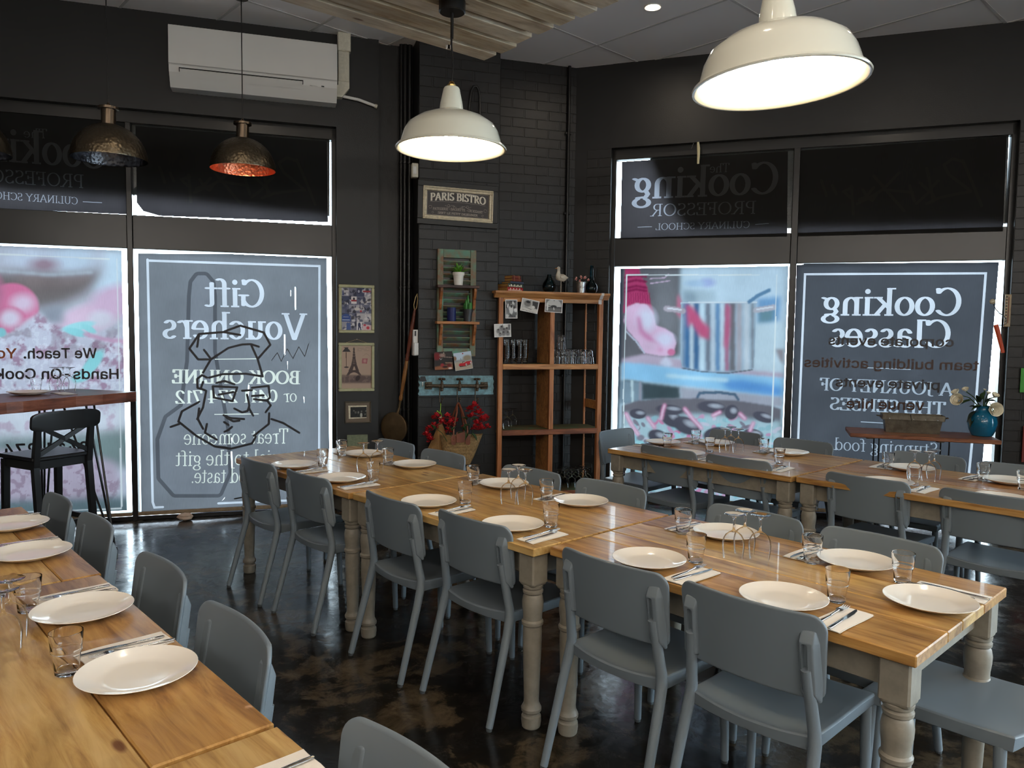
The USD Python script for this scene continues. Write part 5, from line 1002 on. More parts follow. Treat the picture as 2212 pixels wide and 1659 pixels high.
for (ya, yb, xa, xb, mat) in ((614.5, 620.5, 945, 1036, LEDGEDARK), (693.5, 700.5, 943.6, 1036, LEDGELIGHT)):
    a, zt = h.xz(xa, ya, .13); b, zb = h.xz(xb, yb, .13); h.o('ledge', cbox((a, -.135, zt - .024), (b, -d + .001, zt), .003), mat, False); ldg.append(zt)
    for bx in (x0 + .012, x1 - .034):
        br = Polygon([(-d, zt - .024), (-.118, zt - .024), (-.120, zt - .05), (-.106, zt - .085), (-.082, zt - .12), (-.074, zt - .16), (-.06, zt - .19), (-d, zt - .21)]); m_ = trimesh.creation.extrude_polygon(br, .022, engine='earcut'); v_ = np.array(m_.vertices); m_.vertices = np.stack([bx + v_[:, 2], v_[:, 0], v_[:, 1]], 1); m_.fix_normals(); h.o('ledge_bracket', m_, BRACKETW, False)

def blade(p0, dirv, L, w, bend, n=6, th=.004):   # a tapered fleshy leaf
    dirv = np.array(dirv, float) / np.linalg.norm(dirv); side = np.cross(dirv, [0, 0, 1.0]); side = side / (np.linalg.norm(side) + 1e-9); side = side if np.linalg.norm(side) > .5 else np.array([1.0, 0, 0]); nn = np.cross(side, dirv)
    def fn(s, t):
        q = (t + 1) / 2; wd = w * np.sin(np.clip(q * .9 + .12, 0, 1) * PI) ** .8 * (1 - q ** 3 * .9); out = np.array(p0) + dirv * (q * L)[..., None] + side * (s * wd / 2)[..., None] - np.array([0, 0, 1.0]) * (bend * q ** 2 * L)[..., None] + nn * (np.abs(s) ** 2 * wd * .25)[..., None]
        return out, out - nn * (th * (1 - q * .8))[..., None]
    return gridsolid(fn, 0, 5, n)
def pot(name, label, base, r0, r1, hh, mat, rim=.16):
    q = thing(name, label, 'potted plant', base); obj('pot', lathe([(0, 0), (r0, 0), (r0 + (r1 - r0) * (1 - rim), hh * (1 - rim)), (r1 * 1.06, hh * (1 - rim)), (r1 * 1.1, hh), (r1 * .98, hh), (r1 * .9, hh * .9), (0, hh * .88)], 28), mat, q, smooth=30); return q
px, _ = h.xz(990.5, 600, .09); q = pot('potted_succulent', 'green spiky succulent in a white pot on the upper ledge', PLL.at(h.u + px, Pv + .088, h.z + ldg[0]), .036, .048, .112, POTWHITE, .24)
for k, (a, el, L, w) in enumerate([(0, 80, .12, .034), (2.0, 74, .13, .036), (4.1, 76, .12, .034), (.9, 55, .12, .03), (3.1, 52, .11, .03), (5.2, 50, .12, .03), (5.9, 30, .13, .022), (2.6, 34, .10, .022), (3.9, 60, .10, .03), (1.5, 62, .12, .03)]): obj('leaf', blade((.006 * math.cos(a), .006 * math.sin(a), .095), (math.cos(a) * math.cos(math.radians(el)), math.sin(a) * math.cos(math.radians(el)), math.sin(math.radians(el))), L, w, .15), SUCC, q, smooth=True)
px, _ = h.xz(1010.5, 680, .09); q = pot('potted_cactus', 'small upright green cactus in a black pot on the lower ledge', PLL.at(h.u + px, Pv + .088, h.z + ldg[1]), .032, .044, .108, POTBLACK, .2)
for k, (a, r, L) in enumerate([(0, 0, .14), (.3, .02, .08), (1.6, .018, .085), (2.9, .02, .07), (4.2, .02, .10), (5.3, .024, .075)]):
    st_ = [(r * math.cos(a), r * math.sin(a), .09), (r * 1.35 * math.cos(a), r * 1.35 * math.sin(a), .09 + L * .5), (r * 1.5 * math.cos(a), r * 1.5 * math.sin(a), .09 + L)]; th = np.arange(8)
    obj('stem', tube([st_[0], tuple((np.array(st_[0]) + st_[1]) / 2), st_[1], tuple((np.array(st_[1]) + st_[2]) / 2), st_[2]], [.012, .014, .014, .012, .005], 8), CACT, q, smooth=60)
px, _ = h.xz(975.3, 680, .09); q = thing('drink_can_holder', 'navy flag-printed can holder on the lower ledge', 'can holder', PLL.at(h.u + px, Pv + .09, h.z + ldg[1]), ANG_L)
rc, hc = .039, .118; U, Z = np.linspace(0, 2 * PI, 97), np.linspace(0, hc, 48); u_, z_ = np.meshgrid(U, Z, indexing='ij'); c = Canvas((u_ / (2 * PI)) * 245, (hc - z_) * 1000, (30, 36, 88))
X0 = 130                                 # flag turned on its side, canton at the upper left of the face
c.poly([(X0 - 8, 2), (X0 + 52, 2), (X0 + 52, 52), (X0 - 8, 52)], (34, 38, 92)); [c.line(l, 6, (222, 210, 208)) for l in ([(X0 - 6, 4), (X0 + 46, 48)], [(X0 + 46, 4), (X0 - 6, 48)])]; [c.line(l, 2.4, (186, 40, 52)) for l in ([(X0 - 6, 4), (X0 + 46, 48)], [(X0 + 46, 4), (X0 - 6, 48)])]
c.line([(X0 - 8, 27), (X0 + 50, 27)], 13, (226, 214, 212)); c.line([(X0 + 20, 2), (X0 + 20, 50)], 13, (226, 214, 212)); c.line([(X0 - 8, 27), (X0 + 50, 27)], 7, (190, 36, 48)); c.line([(X0 + 20, 2), (X0 + 20, 50)], 7, (190, 36, 48))
for x, y, r in ((X0 + 12, 72, 8), (X0 + 64, 42, 4.5), (X0 + 80, 20, 4), (X0 + 78, 74, 4), (X0 + 54, 62, 3)): c.ell(x, y, r, r, (226, 226, 228), .2)
c.line([(X0 + 10, 104), (X0 + 62, 98)], 5, (126, 34, 60), 1)
i, j = np.meshgrid(np.arange(96), np.arange(47), indexing='ij'); a = i * 48 + j; F = np.stack([a, a + 48, a + 49, a + 1], -1).reshape(-1, 4); F = np.vstack([F[:, [0, 1, 2]], F[:, [0, 2, 3]]]); ang_ = u_ - PI * 1.5 + PI
pp = numbered(q, 'printed_sleeve'); mm = usdkit.mesh(stage, pp, trimesh.Trimesh(np.stack([rc * np.sin(ang_), -rc * np.cos(ang_), z_], -1).reshape(-1, 3), F, process=False), INK, smooth=True); UsdGeom.PrimvarsAPI(mm).CreatePrimvar('ink', Sdf.ValueTypeNames.Color3fArray, 'vertex').Set(Vt.Vec3fArray.FromNumpy(c.C.reshape(-1, 3).astype(np.float32)))
obj('inner_lining', lathe([(0, .002), (rc - .001, .002), (rc - .001, hc), (rc - .007, hc), (rc - .007, .01), (0, .01)], 32), INKBLACK, q)

def card(P, v, pts, name, label, c, nx, nz, base, W, Hh, paint, border=None, bend=.004):
    q = [np.array(P.hit(x, y, v)) for x, y in pts]; cen = sum(q) / 4; w = (np.linalg.norm(q[1] - q[0]) + np.linalg.norm(q[2] - q[3])) / 4; hh = (np.linalg.norm(q[3] - q[0]) + np.linalg.norm(q[2] - q[1])) / 4; e = q[1] - q[0]
    t = thing(name, label, c, P.at(cen[0], v, cen[1]), P.ang, ry=-math.atan2(e[1], e[0])); U, Z, cv = canvas_rect(-w, w, -hh, hh, nx, nz, base, W, Hh); paint(cv)
    if border: cv.poly(sbox(-1, -1, W + 1, Hh + 1).difference(sbox(border, border, W - border, Hh - border)), (228, 224, 220))
    grid_print('print', U, Z, cv.C, INK, t, -.0022); obj('card', cbox((-w, -.002, -hh), (w, -.0008, hh)), WHITECARD, t, smooth=False); return t, w, hh
def p_still(c):
    c.noise(8, .5, 2); c.ell(6, 10, 8, 8, (120, 20, 24), .3); c.ell(18, 8, 6, 4, (150, 120, 110), .4); c.line([(22, 12), (40, 14)], 1.6, (150, 130, 120), .6); c.poly([(0, 20), (40, 16), (40, 30), (0, 32)], (40, 34, 32), 1); c.poly([(24, 24), (40, 25), (40, 27), (24, 26)], (150, 120, 96), .8); c.poly([(0, 33), (40, 28), (40, 40), (0, 40)], (150, 92, 60), 2); c.ell(17, 30, 4, 4, (150, 40, 44), .3); c.ell(32, 31, 5, 3.4, (110, 30, 26), .3); c.ell(23, 34, 6, 2.6, (52, 20, 20), .3); c.ell(34, 37.5, 4, 2, (210, 190, 180), .3); c.line([(12, 14), (14, 18), (17, 15)], .8, (170, 170, 170), .3)
def p_car(c):
    c.C[:] = lin(190, 204, 218); c.poly([(0, 16), (40, 16), (40, 22), (0, 22)], (150, 152, 150), 1.5); c.ell(30, 14, 10, 6, (150, 134, 112), .3); c.ell(2, 12, 4, 5, (140, 110, 86), .3); c.poly([(0, 21), (40, 21), (40, 40), (0, 40)], (176, 160, 140), 1); c.poly([(15, 17), (15.6, 9), (16.3, 17)], (120, 124, 130), .3)
    c.poly([(9, 27), (12, 24.5), (20, 24), (23, 22.5), (37, 21.5), (39, 24), (38.5, 28), (30, 30), (22, 31.5), (10, 31)], (186, 22, 34), .5); c.poly([(10, 30), (22, 31.5), (36, 28.5), (36, 30), (22, 33), (12, 33)], (50, 40, 40), .6); c.ell(26, 29, 1.6, 2.6, (206, 200, 196), .2); c.ell(36.5, 26, 1.4, 2.4, (206, 200, 196), .2); c.ell(26, 29, .7, 1.2, (60, 50, 50), .2); c.ell(19, 22.5, 1.1, 1.6, (40, 34, 34), .2); c.ell(22, 22, 1.1, 1.6, (90, 50, 40), .2); c.line([(19, 24), (24, 23)], .8, (220, 214, 210), .3)
for pts, lab, pf, pin in (([(937.7, 760.5), (977, 758.5), (978, 798.3), (938.7, 798.8)], 'dark still-life postcard pinned below the shutter rack, left one', p_still, CHALK), ([(979.5, 763.5), (1017.3, 758), (1021.3, 796.3), (983, 801.3)], 'postcard of a red convertible pinned below the shutter rack', p_car, REDPETAL)):
    t, w, hh = card(PLL, Pv + .05, pts, 'postcard', lab, 'postcard', 64, 64, (44, 38, 36), 40, 40, pf); obj('pin', xf(lathe([(0, 0), (.005, 0), (.005, .006), (0, .007)], 10), rotm(PI / 2, [1, 0, 0])).apply_translation([.004, -.002, hh * .84]), pin, t)

# tap-handled coat rack
h = Hung(PLL, Pv, (985, 833), 'coat_rack', 'worn pale-blue board with an iron pipe and three tap-handled hooks', 'coat rack')
edge = [(904, 811.4), (1066, 811.4), (1065, 818), (1067, 824), (1065, 830), (1066.5, 838), (1065, 845), (1066, 852), (985, 853.4), (906, 854.6), (903, 851), (906, 845), (904, 838), (907, 832), (904, 825), (907, 819)]
h.o('board', up(prism(h.poly(edge, .02), .02)), BLUEBOARD, False); X = lambda x, y=833.5, dv=.045: h.xz(x, y, dv)
(a, za), (b, zb) = X(920), X(1053); h.o('pipe', tube([(a, -.055, za), (b, -.055, zb)], .0145, 12), IRON)
for x in (926.5, 1047): e, z = X(x); h.o('flange', cbox((e - .032, -.032, z - .032), (e + .032, -.018, z + .032), .003), IRON, False); h.o('elbow', tube([(e, -.02, z), (e, -.058, z)], .021, 12), IRON)
hooks = []
for x, xh in ((954, 949), (992.5, 987), (1030, 1025.5)):
    e, z = X(x); t = h.o('tap_body', xf(lathe([(0, -.045), (.012, -.045), (.014, -.02), (.020, -.015), (.020, .015), (.012, .02), (.010, .04), (.006, .045), (.006, .055), (0, .055)], 12), np.eye(4)).apply_translation([e, -.056, z]), IRON)
    h.o('tap_wheel', cat(*[xf(trimesh.creation.icosphere(1, .011), trimesh.transformations.translation_matrix([e + .021 * math.cos(k * PI / 3), -.056 + .021 * math.sin(k * PI / 3), z + .06])) for k in range(6)], mv(lathe([(0, -.004), (.02, -.004), (.02, .004), (0, .004)], 12), e, -.056, z + .06)), IRON, 40, t)
    eh, zh = X(xh, 866); hooks.append((eh, zh)); h.o('hook', tube([(eh, -.056, z), (eh, -.058, zh + .02), (eh, -.064, zh - .01), (eh + .006, -.085, zh - .018), (eh + .012, -.1, zh), (eh + .014, -.102, zh + .02)], .005, 8), IRON); h.o('hook_ball', trimesh.creation.icosphere(2, .009).apply_translation([eh + .014, -.102, zh + .024]), IRON)
lp = [(909, 813), (918, 813), (922, 824), (905, 824)]; h.o('lampshade_decal', up(prism(h.poly(lp, .02), .002)).apply_translation([0, -.0205, 0]), INKBLACK, False)
for k in range(3): e, z = h.xz(913, 826.5 + 3.2 * k, .02); h.o('lamp_bead_decal', xf(lathe([(0, 0), (.005, 0), (.005, .002), (0, .002)], 12), rotm(PI / 2, [1, 0, 0])).apply_translation([e, -.0205, z]), WHITECARD, False)

# hand broom on the first hook
bu, bz = h.u + hooks[0][0], h.z + hooks[0][1]
q = thing('hand_broom', 'straw hand broom hung by a lime ribbon from the first tap hook', 'broom', PLL.at(bu, Pv + .085, bz), ANG_L); px_z = lambda y: PLL.hit(949, y, Pv + .085)[1] - bz
obj('ribbon', tube([(.004, .0, -.012), (.002, -.004, px_z(885)), (-.004, -.006, px_z(893))], .003, 6), LIME, q); obj('ribbon', tube([(-.004, -.006, px_z(893)), (-.03, -.008, px_z(887))], [.003, .006], 6), LIME, q); obj('ribbon', blade((-.002, -.008, px_z(890)), (.4, -.1, -1), .05, .026, .1), LIME, q, smooth=True)
obj('handle', cbox((-.0115, -.012, px_z(915)), (.0115, .0, px_z(898)), .004), CHALK, q, smooth=False)
zt, zb_ = px_z(914), px_z(984)
def br(s, t):
    f = (t + 1) / 2; w = .016 + f ** 1.25 * .125; x = s * w - .01 * f; z = zt + (zb_ - zt) * f - .012 * f * s * s; dd = .012 + .012 * np.sin(f * PI * .6); rip = .0022 * np.sin(s * 46 + f * 3) * f
    return np.stack([x, -.006 - dd * np.sqrt(np.maximum(1 - s * s, 0)) + rip, z], -1), np.stack([x, .002 + .012 * np.sqrt(np.maximum(1 - s * s, 0)), z], -1)
obj('bristles', gridsolid(br, 0, 61, 10), STRAW, q, smooth=20)
for k in range(60):
    s = rng.uniform(-1, 1); 
    if k % 2 == 0: obj('straw', tube([(s * .014, -.016, zt), (s * .07 - .004, -.026, (zt + zb_) / 2), (s * .142 - .01 + rng.uniform(-.006, .006), -.024 - .01 * (1 - s * s), zb_ - rng.uniform(0, .02))], .0015, 4), STRAW, q)
for k in range(3): obj('binding', tube([(math.cos(a) * (.0185 + .004 * k), -.005 + math.sin(a) * .014, px_z(915.5 + 2.6 * k)) for a in np.linspace(0, 2 * PI, 13)], .0016, 5), CHALK, q)

# seagrass basket on the middle hook, full of red flowers
mu = h.u + hooks[1][0]; mz = h.z + hooks[1][1]; q = thing('basket_bag', 'seagrass basket bag with brown leather handles, hung from the middle tap hook', 'bag', PLL.at(mu, Pv + .1, mz), ANG_L); B_ = lambda x, y, dv=.1: (PLL.hit(x, y, Pv + dv)[0] - mu, PLL.hit(x, y, Pv + dv)[1] - mz)
(bl, btz), (brr, _), (b0, bbz), (b1, _2) = B_(949, 938), B_(1041, 938), B_(962, 1003), B_(1014, 1001)
def bag(s, t):
    f = (t + 1) / 2; hw = (b1 - b0) / 2 + ((brr - bl) / 2 - (b1 - b0) / 2) * f ** .8; cx = (b0 + b1) / 2 + ((bl + brr) / 2 - (b0 + b1) / 2) * f; z = bbz + (btz - bbz) * f - .012 * (1 - s * s) * f; th = s * PI / 2 * 2; dep = .05 + .055 * f
    rw = .0022 * np.abs(np.sin(f * 26)) ; x = cx + hw * np.sin(th * .5) ; y = -.02 - (dep + rw) * np.cos(th * .5); return np.stack([x, y, z], -1), np.stack([x * .97 + cx * .03, y + .006, z], -1)
obj('front_panel', gridsolid(bag, 0, 25, 61), WOVEN, q, smooth=50); obj('back_panel', gridsolid(lambda s, t: tuple(np.stack([v[..., 0], -.04 - v[..., 1] * .6, v[..., 2]], -1) for v in bag(s, t))[::-1], 0, 17, 31), WOVEN, q, smooth=50)
for s, dx in ((-1, 978), (1, 1009)):
    x, z = B_(dx, 948, .2); obj('leather_tab', xf(prism(LineString([(0, -.028), (0, .016)]).buffer(.021), .004), rotm(PI / 2, [1, 0, 0])).apply_translation([x, -.128, z]), LEATHER, q, smooth=False); obj('rivet', trimesh.creation.icosphere(1, .004).apply_translation([x, -.133, z]), BRASS, q)
    obj('handle', tube([(x, -.126, z + .02), (x + s * -.004, -.115, z + .10), (s * .026, -.06, -.09), (s * .012, .0, -.03), (0, .006, -.012)], .0085, 8), LEATHER, q); obj('handle', tube([(x, .03, z + .03), (x, .03, z + .10), (s * .03, .02, -.09), (s * .010, .006, -.03), (0, .002, -.010)], .0085, 8), LEATHER, q)
x, z = B_(993, 943, .2); obj('leather_flap', xf(prism(sbox(-.03, -.038, .03, .038).buffer(.008), .005), rotm(PI / 2, [1, 0, 0])).apply_translation([x, -.135, z]), LEATHER, q, smooth=False)
def bloom(cen, r, seed, petal, n=16):
    g = random.Random(seed); out = []
    for k in range(n):
        a, el = g.uniform(0, 2 * PI), math.asin(g.uniform(-.5, 1)); dv_ = np.array([math.cos(a) * math.cos(el), math.sin(a) * math.cos(el), math.sin(el)]); p = np.array(cen) + dv_ * r * .5
        out.append(blade(p, dv_ + np.array([0, 0, .25]), r * .62, r * .8, -.1, 4, .0015))
    return cat(*out)
fl = thing('flower_bunch', 'bunch of red artificial flowers standing in the basket bag', 'flowers', PLL.at(mu, Pv + .1, mz), ANG_L)
for k, (x, y, r, dv) in enumerate([(925, 926, .046, .1), (917, 938, .042, .12), (938, 900, .046, .08), (924, 948, .042, .12), (961, 900, .046, .07), (968, 914, .046, .09), (977, 907, .04, .05), (963, 928, .04, .1), (951, 912, .04, .06), (933, 918, .04, .06), (1018, 877, .05, .1), (1028, 892, .05, .12), (1009, 884, .042, .08), (1036, 906, .05, .12), (1024, 914, .046, .13), (1019, 923, .04, .14), (1034, 924, .044, .14), (1046, 920, .034, .12), (1012, 898, .042, .11), (994, 920, .02, .1), (1042, 900, .036, .1)]):
    X_, Z_ = B_(x, y, dv); obj('flower', bloom((X_, -dv, Z_), r, k, REDPETAL), REDPETAL, fl, smooth=True)
for k, (x, y, a) in enumerate([(1003, 903, 2.6), (1007, 914, 3.4), (998, 926, 2.2), (1005, 930, 4.2), (970, 928, 1.), (982, 935, .6), (1014, 934, 5.4), (932, 924, 2.), (1024, 902, 3.)]): X_, Z_ = B_(x, y, .12); obj('leaf', blade((X_, -.12, Z_), (math.cos(a), -.4, math.sin(a)), .07, .05, .2), LEAF, fl, smooth=True)
for x, y in ((940, 925), (960, 915), (1015, 900), (1025, 915), (1000, 925)): X_, Z_ = B_(x, y, .09); obj('stalk', tube([(X_ * .55, -.08, btz - .06), (X_ * .8, -.09, Z_ - .03), (X_, -.09, Z_)], .003, 6), LEAF, fl)

# ------------------------------------------------------------------ bookcase
BV = .42; bz1 = PLL.hit(1195, 631, BV + .02)[1]; ub = lambda x, y: PLL.hit(x, y, BV)[0]
bl0, bl1, br0, br1, dm0, dm1 = ub(1077.5, 720), ub(1087, 720), ub(1293.3, 720), ub(1302.5, 720), ub(1188.3, 720), ub(1198, 720)
bo = thing('bookcase', 'open timber bookcase of reclaimed wood standing against the brick wall', 'bookcase', PLL.at(bl0, BV, 0), ANG_L); W_ = br1 - bl0; dd = .37; L_ = lambda u: u - bl0
top = bz1
for a, b, y0 in ((0, bl1 - bl0, 0), (br0 - bl0, W_, 0)): obj('post', cbox((a, 0, 0), (b, .045, top - .03), .003), SHELFW[0], bo, smooth=False); obj('post', cbox((a, dd - .04, 0), (b, dd, top - .03), .003), SHELFW[0], bo, smooth=False)
obj('side_rail', cbox((W_ - .03, .045, .9), (W_, dd - .04, .98), .003), SHELFW[1], bo, smooth=False)
S1, S2, S0 = 1.326, .731, .155
for zz_, mat in ((S1, SHELFW[1]), (S2, SHELFW[2]), (S0, SHELFW[2])): obj('shelf_edge', cbox((bl1 - bl0, -.002, zz_ - .048), (br0 - bl0, .03, zz_), .003), mat, bo, smooth=False); obj('shelf_board', cbox((.002, .03, zz_ - .026), (W_ - .002, dd, zz_ - .001), .002), SHELFBOARD, bo, smooth=False)
for a, b in ((.0, S0 - .048), (S0, S2 - .048), (S2, S1 - .048), (S1, top - .09)): obj('divider', cbox((L_(dm0), 0, a), (L_(dm1), .04, b), .003), SHELFW[0], bo, smooth=False); obj('divider_panel', cbox((L_(dm0) + .004, .04, a), (L_(dm1) - .004, dd, b), .002), SHELFW[1], bo, smooth=False)
obj('header_rail', cbox((bl1 - bl0, .002, top - .094), (br0 - bl0, .03, top - .047), .003), SHELFW[1], bo, smooth=False)
cor = Polygon([(-.048, 0), (-.048, -.018), (-.002, -.06), (.02, -.06), (.02, 0)]); m_ = trimesh.creation.extrude_polygon(cor, W_ + .09, engine='earcut'); v_ = np.array(m_.vertices); m_.vertices = np.stack([v_[:, 2] - .045, v_[:, 0], top - .0 + v_[:, 1]], 1); m_.fix_normals(); obj('cornice', m_, SHELFW[1], bo, smooth=False); obj('top_board', cbox((-.045, .02, top - .022), (W_ + .045, dd, top), .003), SHELFW[1], bo, smooth=False)
def onB(x, y, v=BV - .12, z=None):
    u, zz_ = PLL.hit(x, y, v); return PLL.at(u, v, top + .0006 if z is None else z + .0006)
# books
zc = 0.
for k, (nm, lab, L, Wd, T_, mat, ro, bands) in enumerate([('book', 'red-spined book with gilt letters at the bottom of the pile', .20, .15, .040, BOOKRED, .50, 9), ('book', 'green-spined book, second from the bottom of the pile', .19, .15, .030, BOOKGREEN, .47, 8), ('book', 'thin navy book in the pile on the bookcase', .165, .12, .020, BOOKBLUE, .44, 0), ('book', 'maroon book tied with string, lower of the top pair', .125, .095, .026, BOOKMAROON, .55, 0), ('book', 'maroon book tied with string on top of the pile', .12, .093, .024, BOOKMAROON, .58, 0)]):
    b = onB(1096 + (0, 1, 6, 10, 10)[k], 628, BV - .07); b[2] = top + .0006 + zc; q = thing(nm, lab, 'book', b, ANG_L + ro, 'pile of old books')
    for a in ((0, .003), (T_ - .003, T_)): obj('cover', cbox((-.0, 0, a[0]), (L, Wd, a[1]), .0008), mat, q, smooth=False)
    obj('spine', cbox((0, -.003, 0), (L, .001, T_), .002), mat, q, smooth=False); obj('pages', cbox((.003, .001, .003), (L - .003, Wd - .004, T_ - .003)), PAGES, q, smooth=False)
    for j in range(bands): obj('gilt_mark', cbox((.012 + j * (L - .024) / bands, -.0035, T_ * .12), (.012 + j * (L - .024) / bands + (L - .024) / bands * .62, -.003, T_ * (.5 + .3 * (j % 2)))), GILT, q, smooth=False)
    if k == 4: [obj('string', tube([(xx, -.005, -.026), (xx, -.005, T_ + .002), (xx + .004, Wd + .004, T_ + .002), (xx + .004, Wd + .004, -.026)], .0016, 5), STRING, q) for xx in (.028, .095)]
    zc += T_ + .0006
def bottle(x, label, hgt, rb): q = thing('glass_vase', label, 'vase', onB(x, 629, BV - .14), 0, 'teal glass vases'); obj('vase_body', lathe([(0, 0), (rb * .55, .0), (rb * .9, rb * .4), (rb, rb * .95), (rb * .9, rb * 1.45), (rb * .55, rb * 1.95), (.022, rb * 2.3), (.018, rb * 2.7), (.017, hgt * .8), (.015, hgt)], 28), TEALGLASS, q, smooth=60)
bottle(1186, 'squat round teal glass vase behind the gull on the bookcase', .165, .062); bottle(1277.5, 'tall-necked teal glass vase at the right end of the bookcase top', .265, .058)
q = thing('carved_gull', 'worn white carved wooden gull on a stick, on the bookcase', 'bird figure', onB(1211.5, 631), ANG_L)
obj('stick', tube([(0, 0, 0), (0, 0, .11)], .0035, 8), GULLWHITE, q); obj('base_disc', lathe([(0, 0), (.02, 0), (.02, .004), (0, .005)], 16), GULLWHITE, q)
gb_ = manifold3d.Manifold.batch_boolean([manifold3d.Manifold.hull_points(np.vstack([trimesh.creation.icosphere(2, r).vertices * [1, .8, 1] + np.array(p) for p, r in ab])) for ab in ([((-.022, 0, .145), .032), ((.018, 0, .140), .034)], [((.018, 0, .140), .034), ((.068, 0, .143), .004)], [((-.030, 0, .155), .024), ((-.024, 0, .205), .014)], [((-.024, 0, .205), .014), ((-.026, 0, .226), .0165)])], manifold3d.OpType.Add).refine_to_length(.006)
mesh_ = trimesh.Trimesh(gb_.to_mesh().vert_properties[:, :3], gb_.to_mesh().tri_verts); trimesh.smoothing.filter_taubin(mesh_, iterations=12); obj('body', mesh_, GULLWHITE, q, smooth=True); obj('beak', tube([(-.038, 0, .226), (-.062, 0, .222)], [.006, .0015], 8), LEDGELIGHT, q)
for s in (-1, 1): obj('wing', hull(trimesh.creation.icosphere(1, .02).vertices * [1, .3, .8] + np.array([.0, s * .026, .146]), trimesh.creation.icosphere(1, .003).vertices + np.array([.062, s * .006, .146])), GULLWHITE, q, smooth=50); obj('eye', trimesh.creation.icosphere(1, .0028).apply_translation([-.030, s * .0145, .229]), INKBLACK, q)
q = thing('flower_bucket', 'small galvanised bucket of pink flowers on the bookcase', 'flower pot', onB(1255, 630.5, BV - .09), ANG_L)
obj('bucket', lathe([(0, 0), (.036, 0), (.037, .004), (.040, .05), (.042, .052), (.0405, .054), (.041, .062), (.043, .064), (.0415, .066), (.044, .1), (.047, .102), (.047, .106), (.044, .106), (.036, .01), (0, .008)], 32), GALV, q, smooth=35)
for k in range(26): a = k * 2.4; rr = .012 + .05 * ((k * .37) % 1); obj('leaf', blade((rr * .4 * math.cos(a), rr * .4 * math.sin(a), .09), (math.cos(a), math.sin(a), .5 + .5 * ((k * .7) % 1)), .05 + .02 * ((k * .31) % 1), .014, .3, 4, .001), LEAF, q, smooth=True)
for k, (x, y, z) in enumerate([(-.065, -.03, .125), (-.032, -.045, .112), (-.012, -.03, .142), (.02, -.03, .142), (.062, -.02, .125), (.04, .0, .15), (0, .01, .155), (-.04, .02, .14)]):
    f_ = obj('flower', cat(*[blade((x, y, z), (math.cos(a), -.55, math.sin(a)), .017, .015, -.1, 4, .001) for a in np.arange(5) * 2 * PI / 5 + k]), PINKPETAL, q, smooth=True); obj('flower_centre', trimesh.creation.icosphere(1, .0055).apply_translation([x, y - .006, z]), DEEPPINK, f_)
q = thing('tape_strip', 'strip of white tape stuck over the cornice at the bookcase\'s right', 'tape', PLL.at(ub(1298, 640), BV + .05, top), ANG_L); obj('tape', cat(cbox((-.015, -.0, -.02), (.012, .001, .002)), xf(cbox((-.02, -.0005, -.05), (.012, .0005, .0)), rotm(.75, [1, 0, 0])).apply_translation([-.003, .0, -.018]), cbox((-.024, .046, -.098), (.008, .047, -.052))), TAPE, q, smooth=False)
# photographs pinned on the bookcase
def p_bw(seed):
    def f(c):
        c.noise(9, .7, seed); g = random.Random(seed)
        for k in range(26): c.ell(g.uniform(3, 37), g.uniform(3, 37), g.uniform(1.2, 5), g.uniform(1.2, 5), g.choice([(28, 28, 30), (206, 204, 202), (90, 90, 90), (50, 50, 52), (232, 230, 228)]), .25, g.uniform(0, 3), .85)
        c.ell(20, 22, 6, 9, (215, 213, 210), .2); c.ell(20, 14, 3.4, 3.6, (70, 68, 68), .2)
    return f
def p_boys(c): c.C[:] = lin(188, 184, 178); c.poly([(24, 4), (38, 4), (38, 26), (26, 24)], (58, 56, 56), 1); c.ell(14, 14, 8, 10, (120, 116, 112), .2); c.ell(15, 9, 5, 4, (40, 38, 38), .2); c.ell(28, 22, 4, 4.4, (216, 212, 206), .2); c.poly([(2, 30), (20, 24), (38, 30), (38, 38), (2, 38)], (206, 200, 192), 1); c.line([(10, 26), (24, 30)], 3, (150, 146, 140), .5); c.line([(4, 35), (34, 38)], 1, (120, 116, 112))
def p_dog(c): c.C[:] = lin(120, 118, 116); c.ell(20, 18, 17, 18, (196, 192, 188), .05); c.poly([(0, 26), (40, 26), (40, 40), (0, 40)], (112, 108, 106), .6); c.poly([(0, 24), (40, 22), (40, 27), (0, 27)], (80, 78, 78), .6); c.ell(20, 22, 7, 4, (52, 50, 50), .2); c.line([(6, 18), (14, 22)], 1.6, (60, 58, 58)); c.line([(6, 14), (6, 34)], 3.4, (214, 212, 208), .6); c.line([(20, 25), (21, 32)], 2, (216, 212, 208), .4)
def p_group(c):
    c.C[:] = lin(214, 210, 206)
    for x, y, r in ((10, 22, 5), (18, 14, 6), (24, 22, 6), (30, 18, 5), (22, 30, 5), (14, 32, 4), (32, 30, 5)): c.ell(x, y, r, r * 1.3, (130, 126, 126), .4); c.ell(x, y - r, r * .5, r * .5, (70, 66, 66), .3)
    c.poly([(33, 2), (40, 2), (40, 20), (33, 18)], (110, 108, 110), 1)
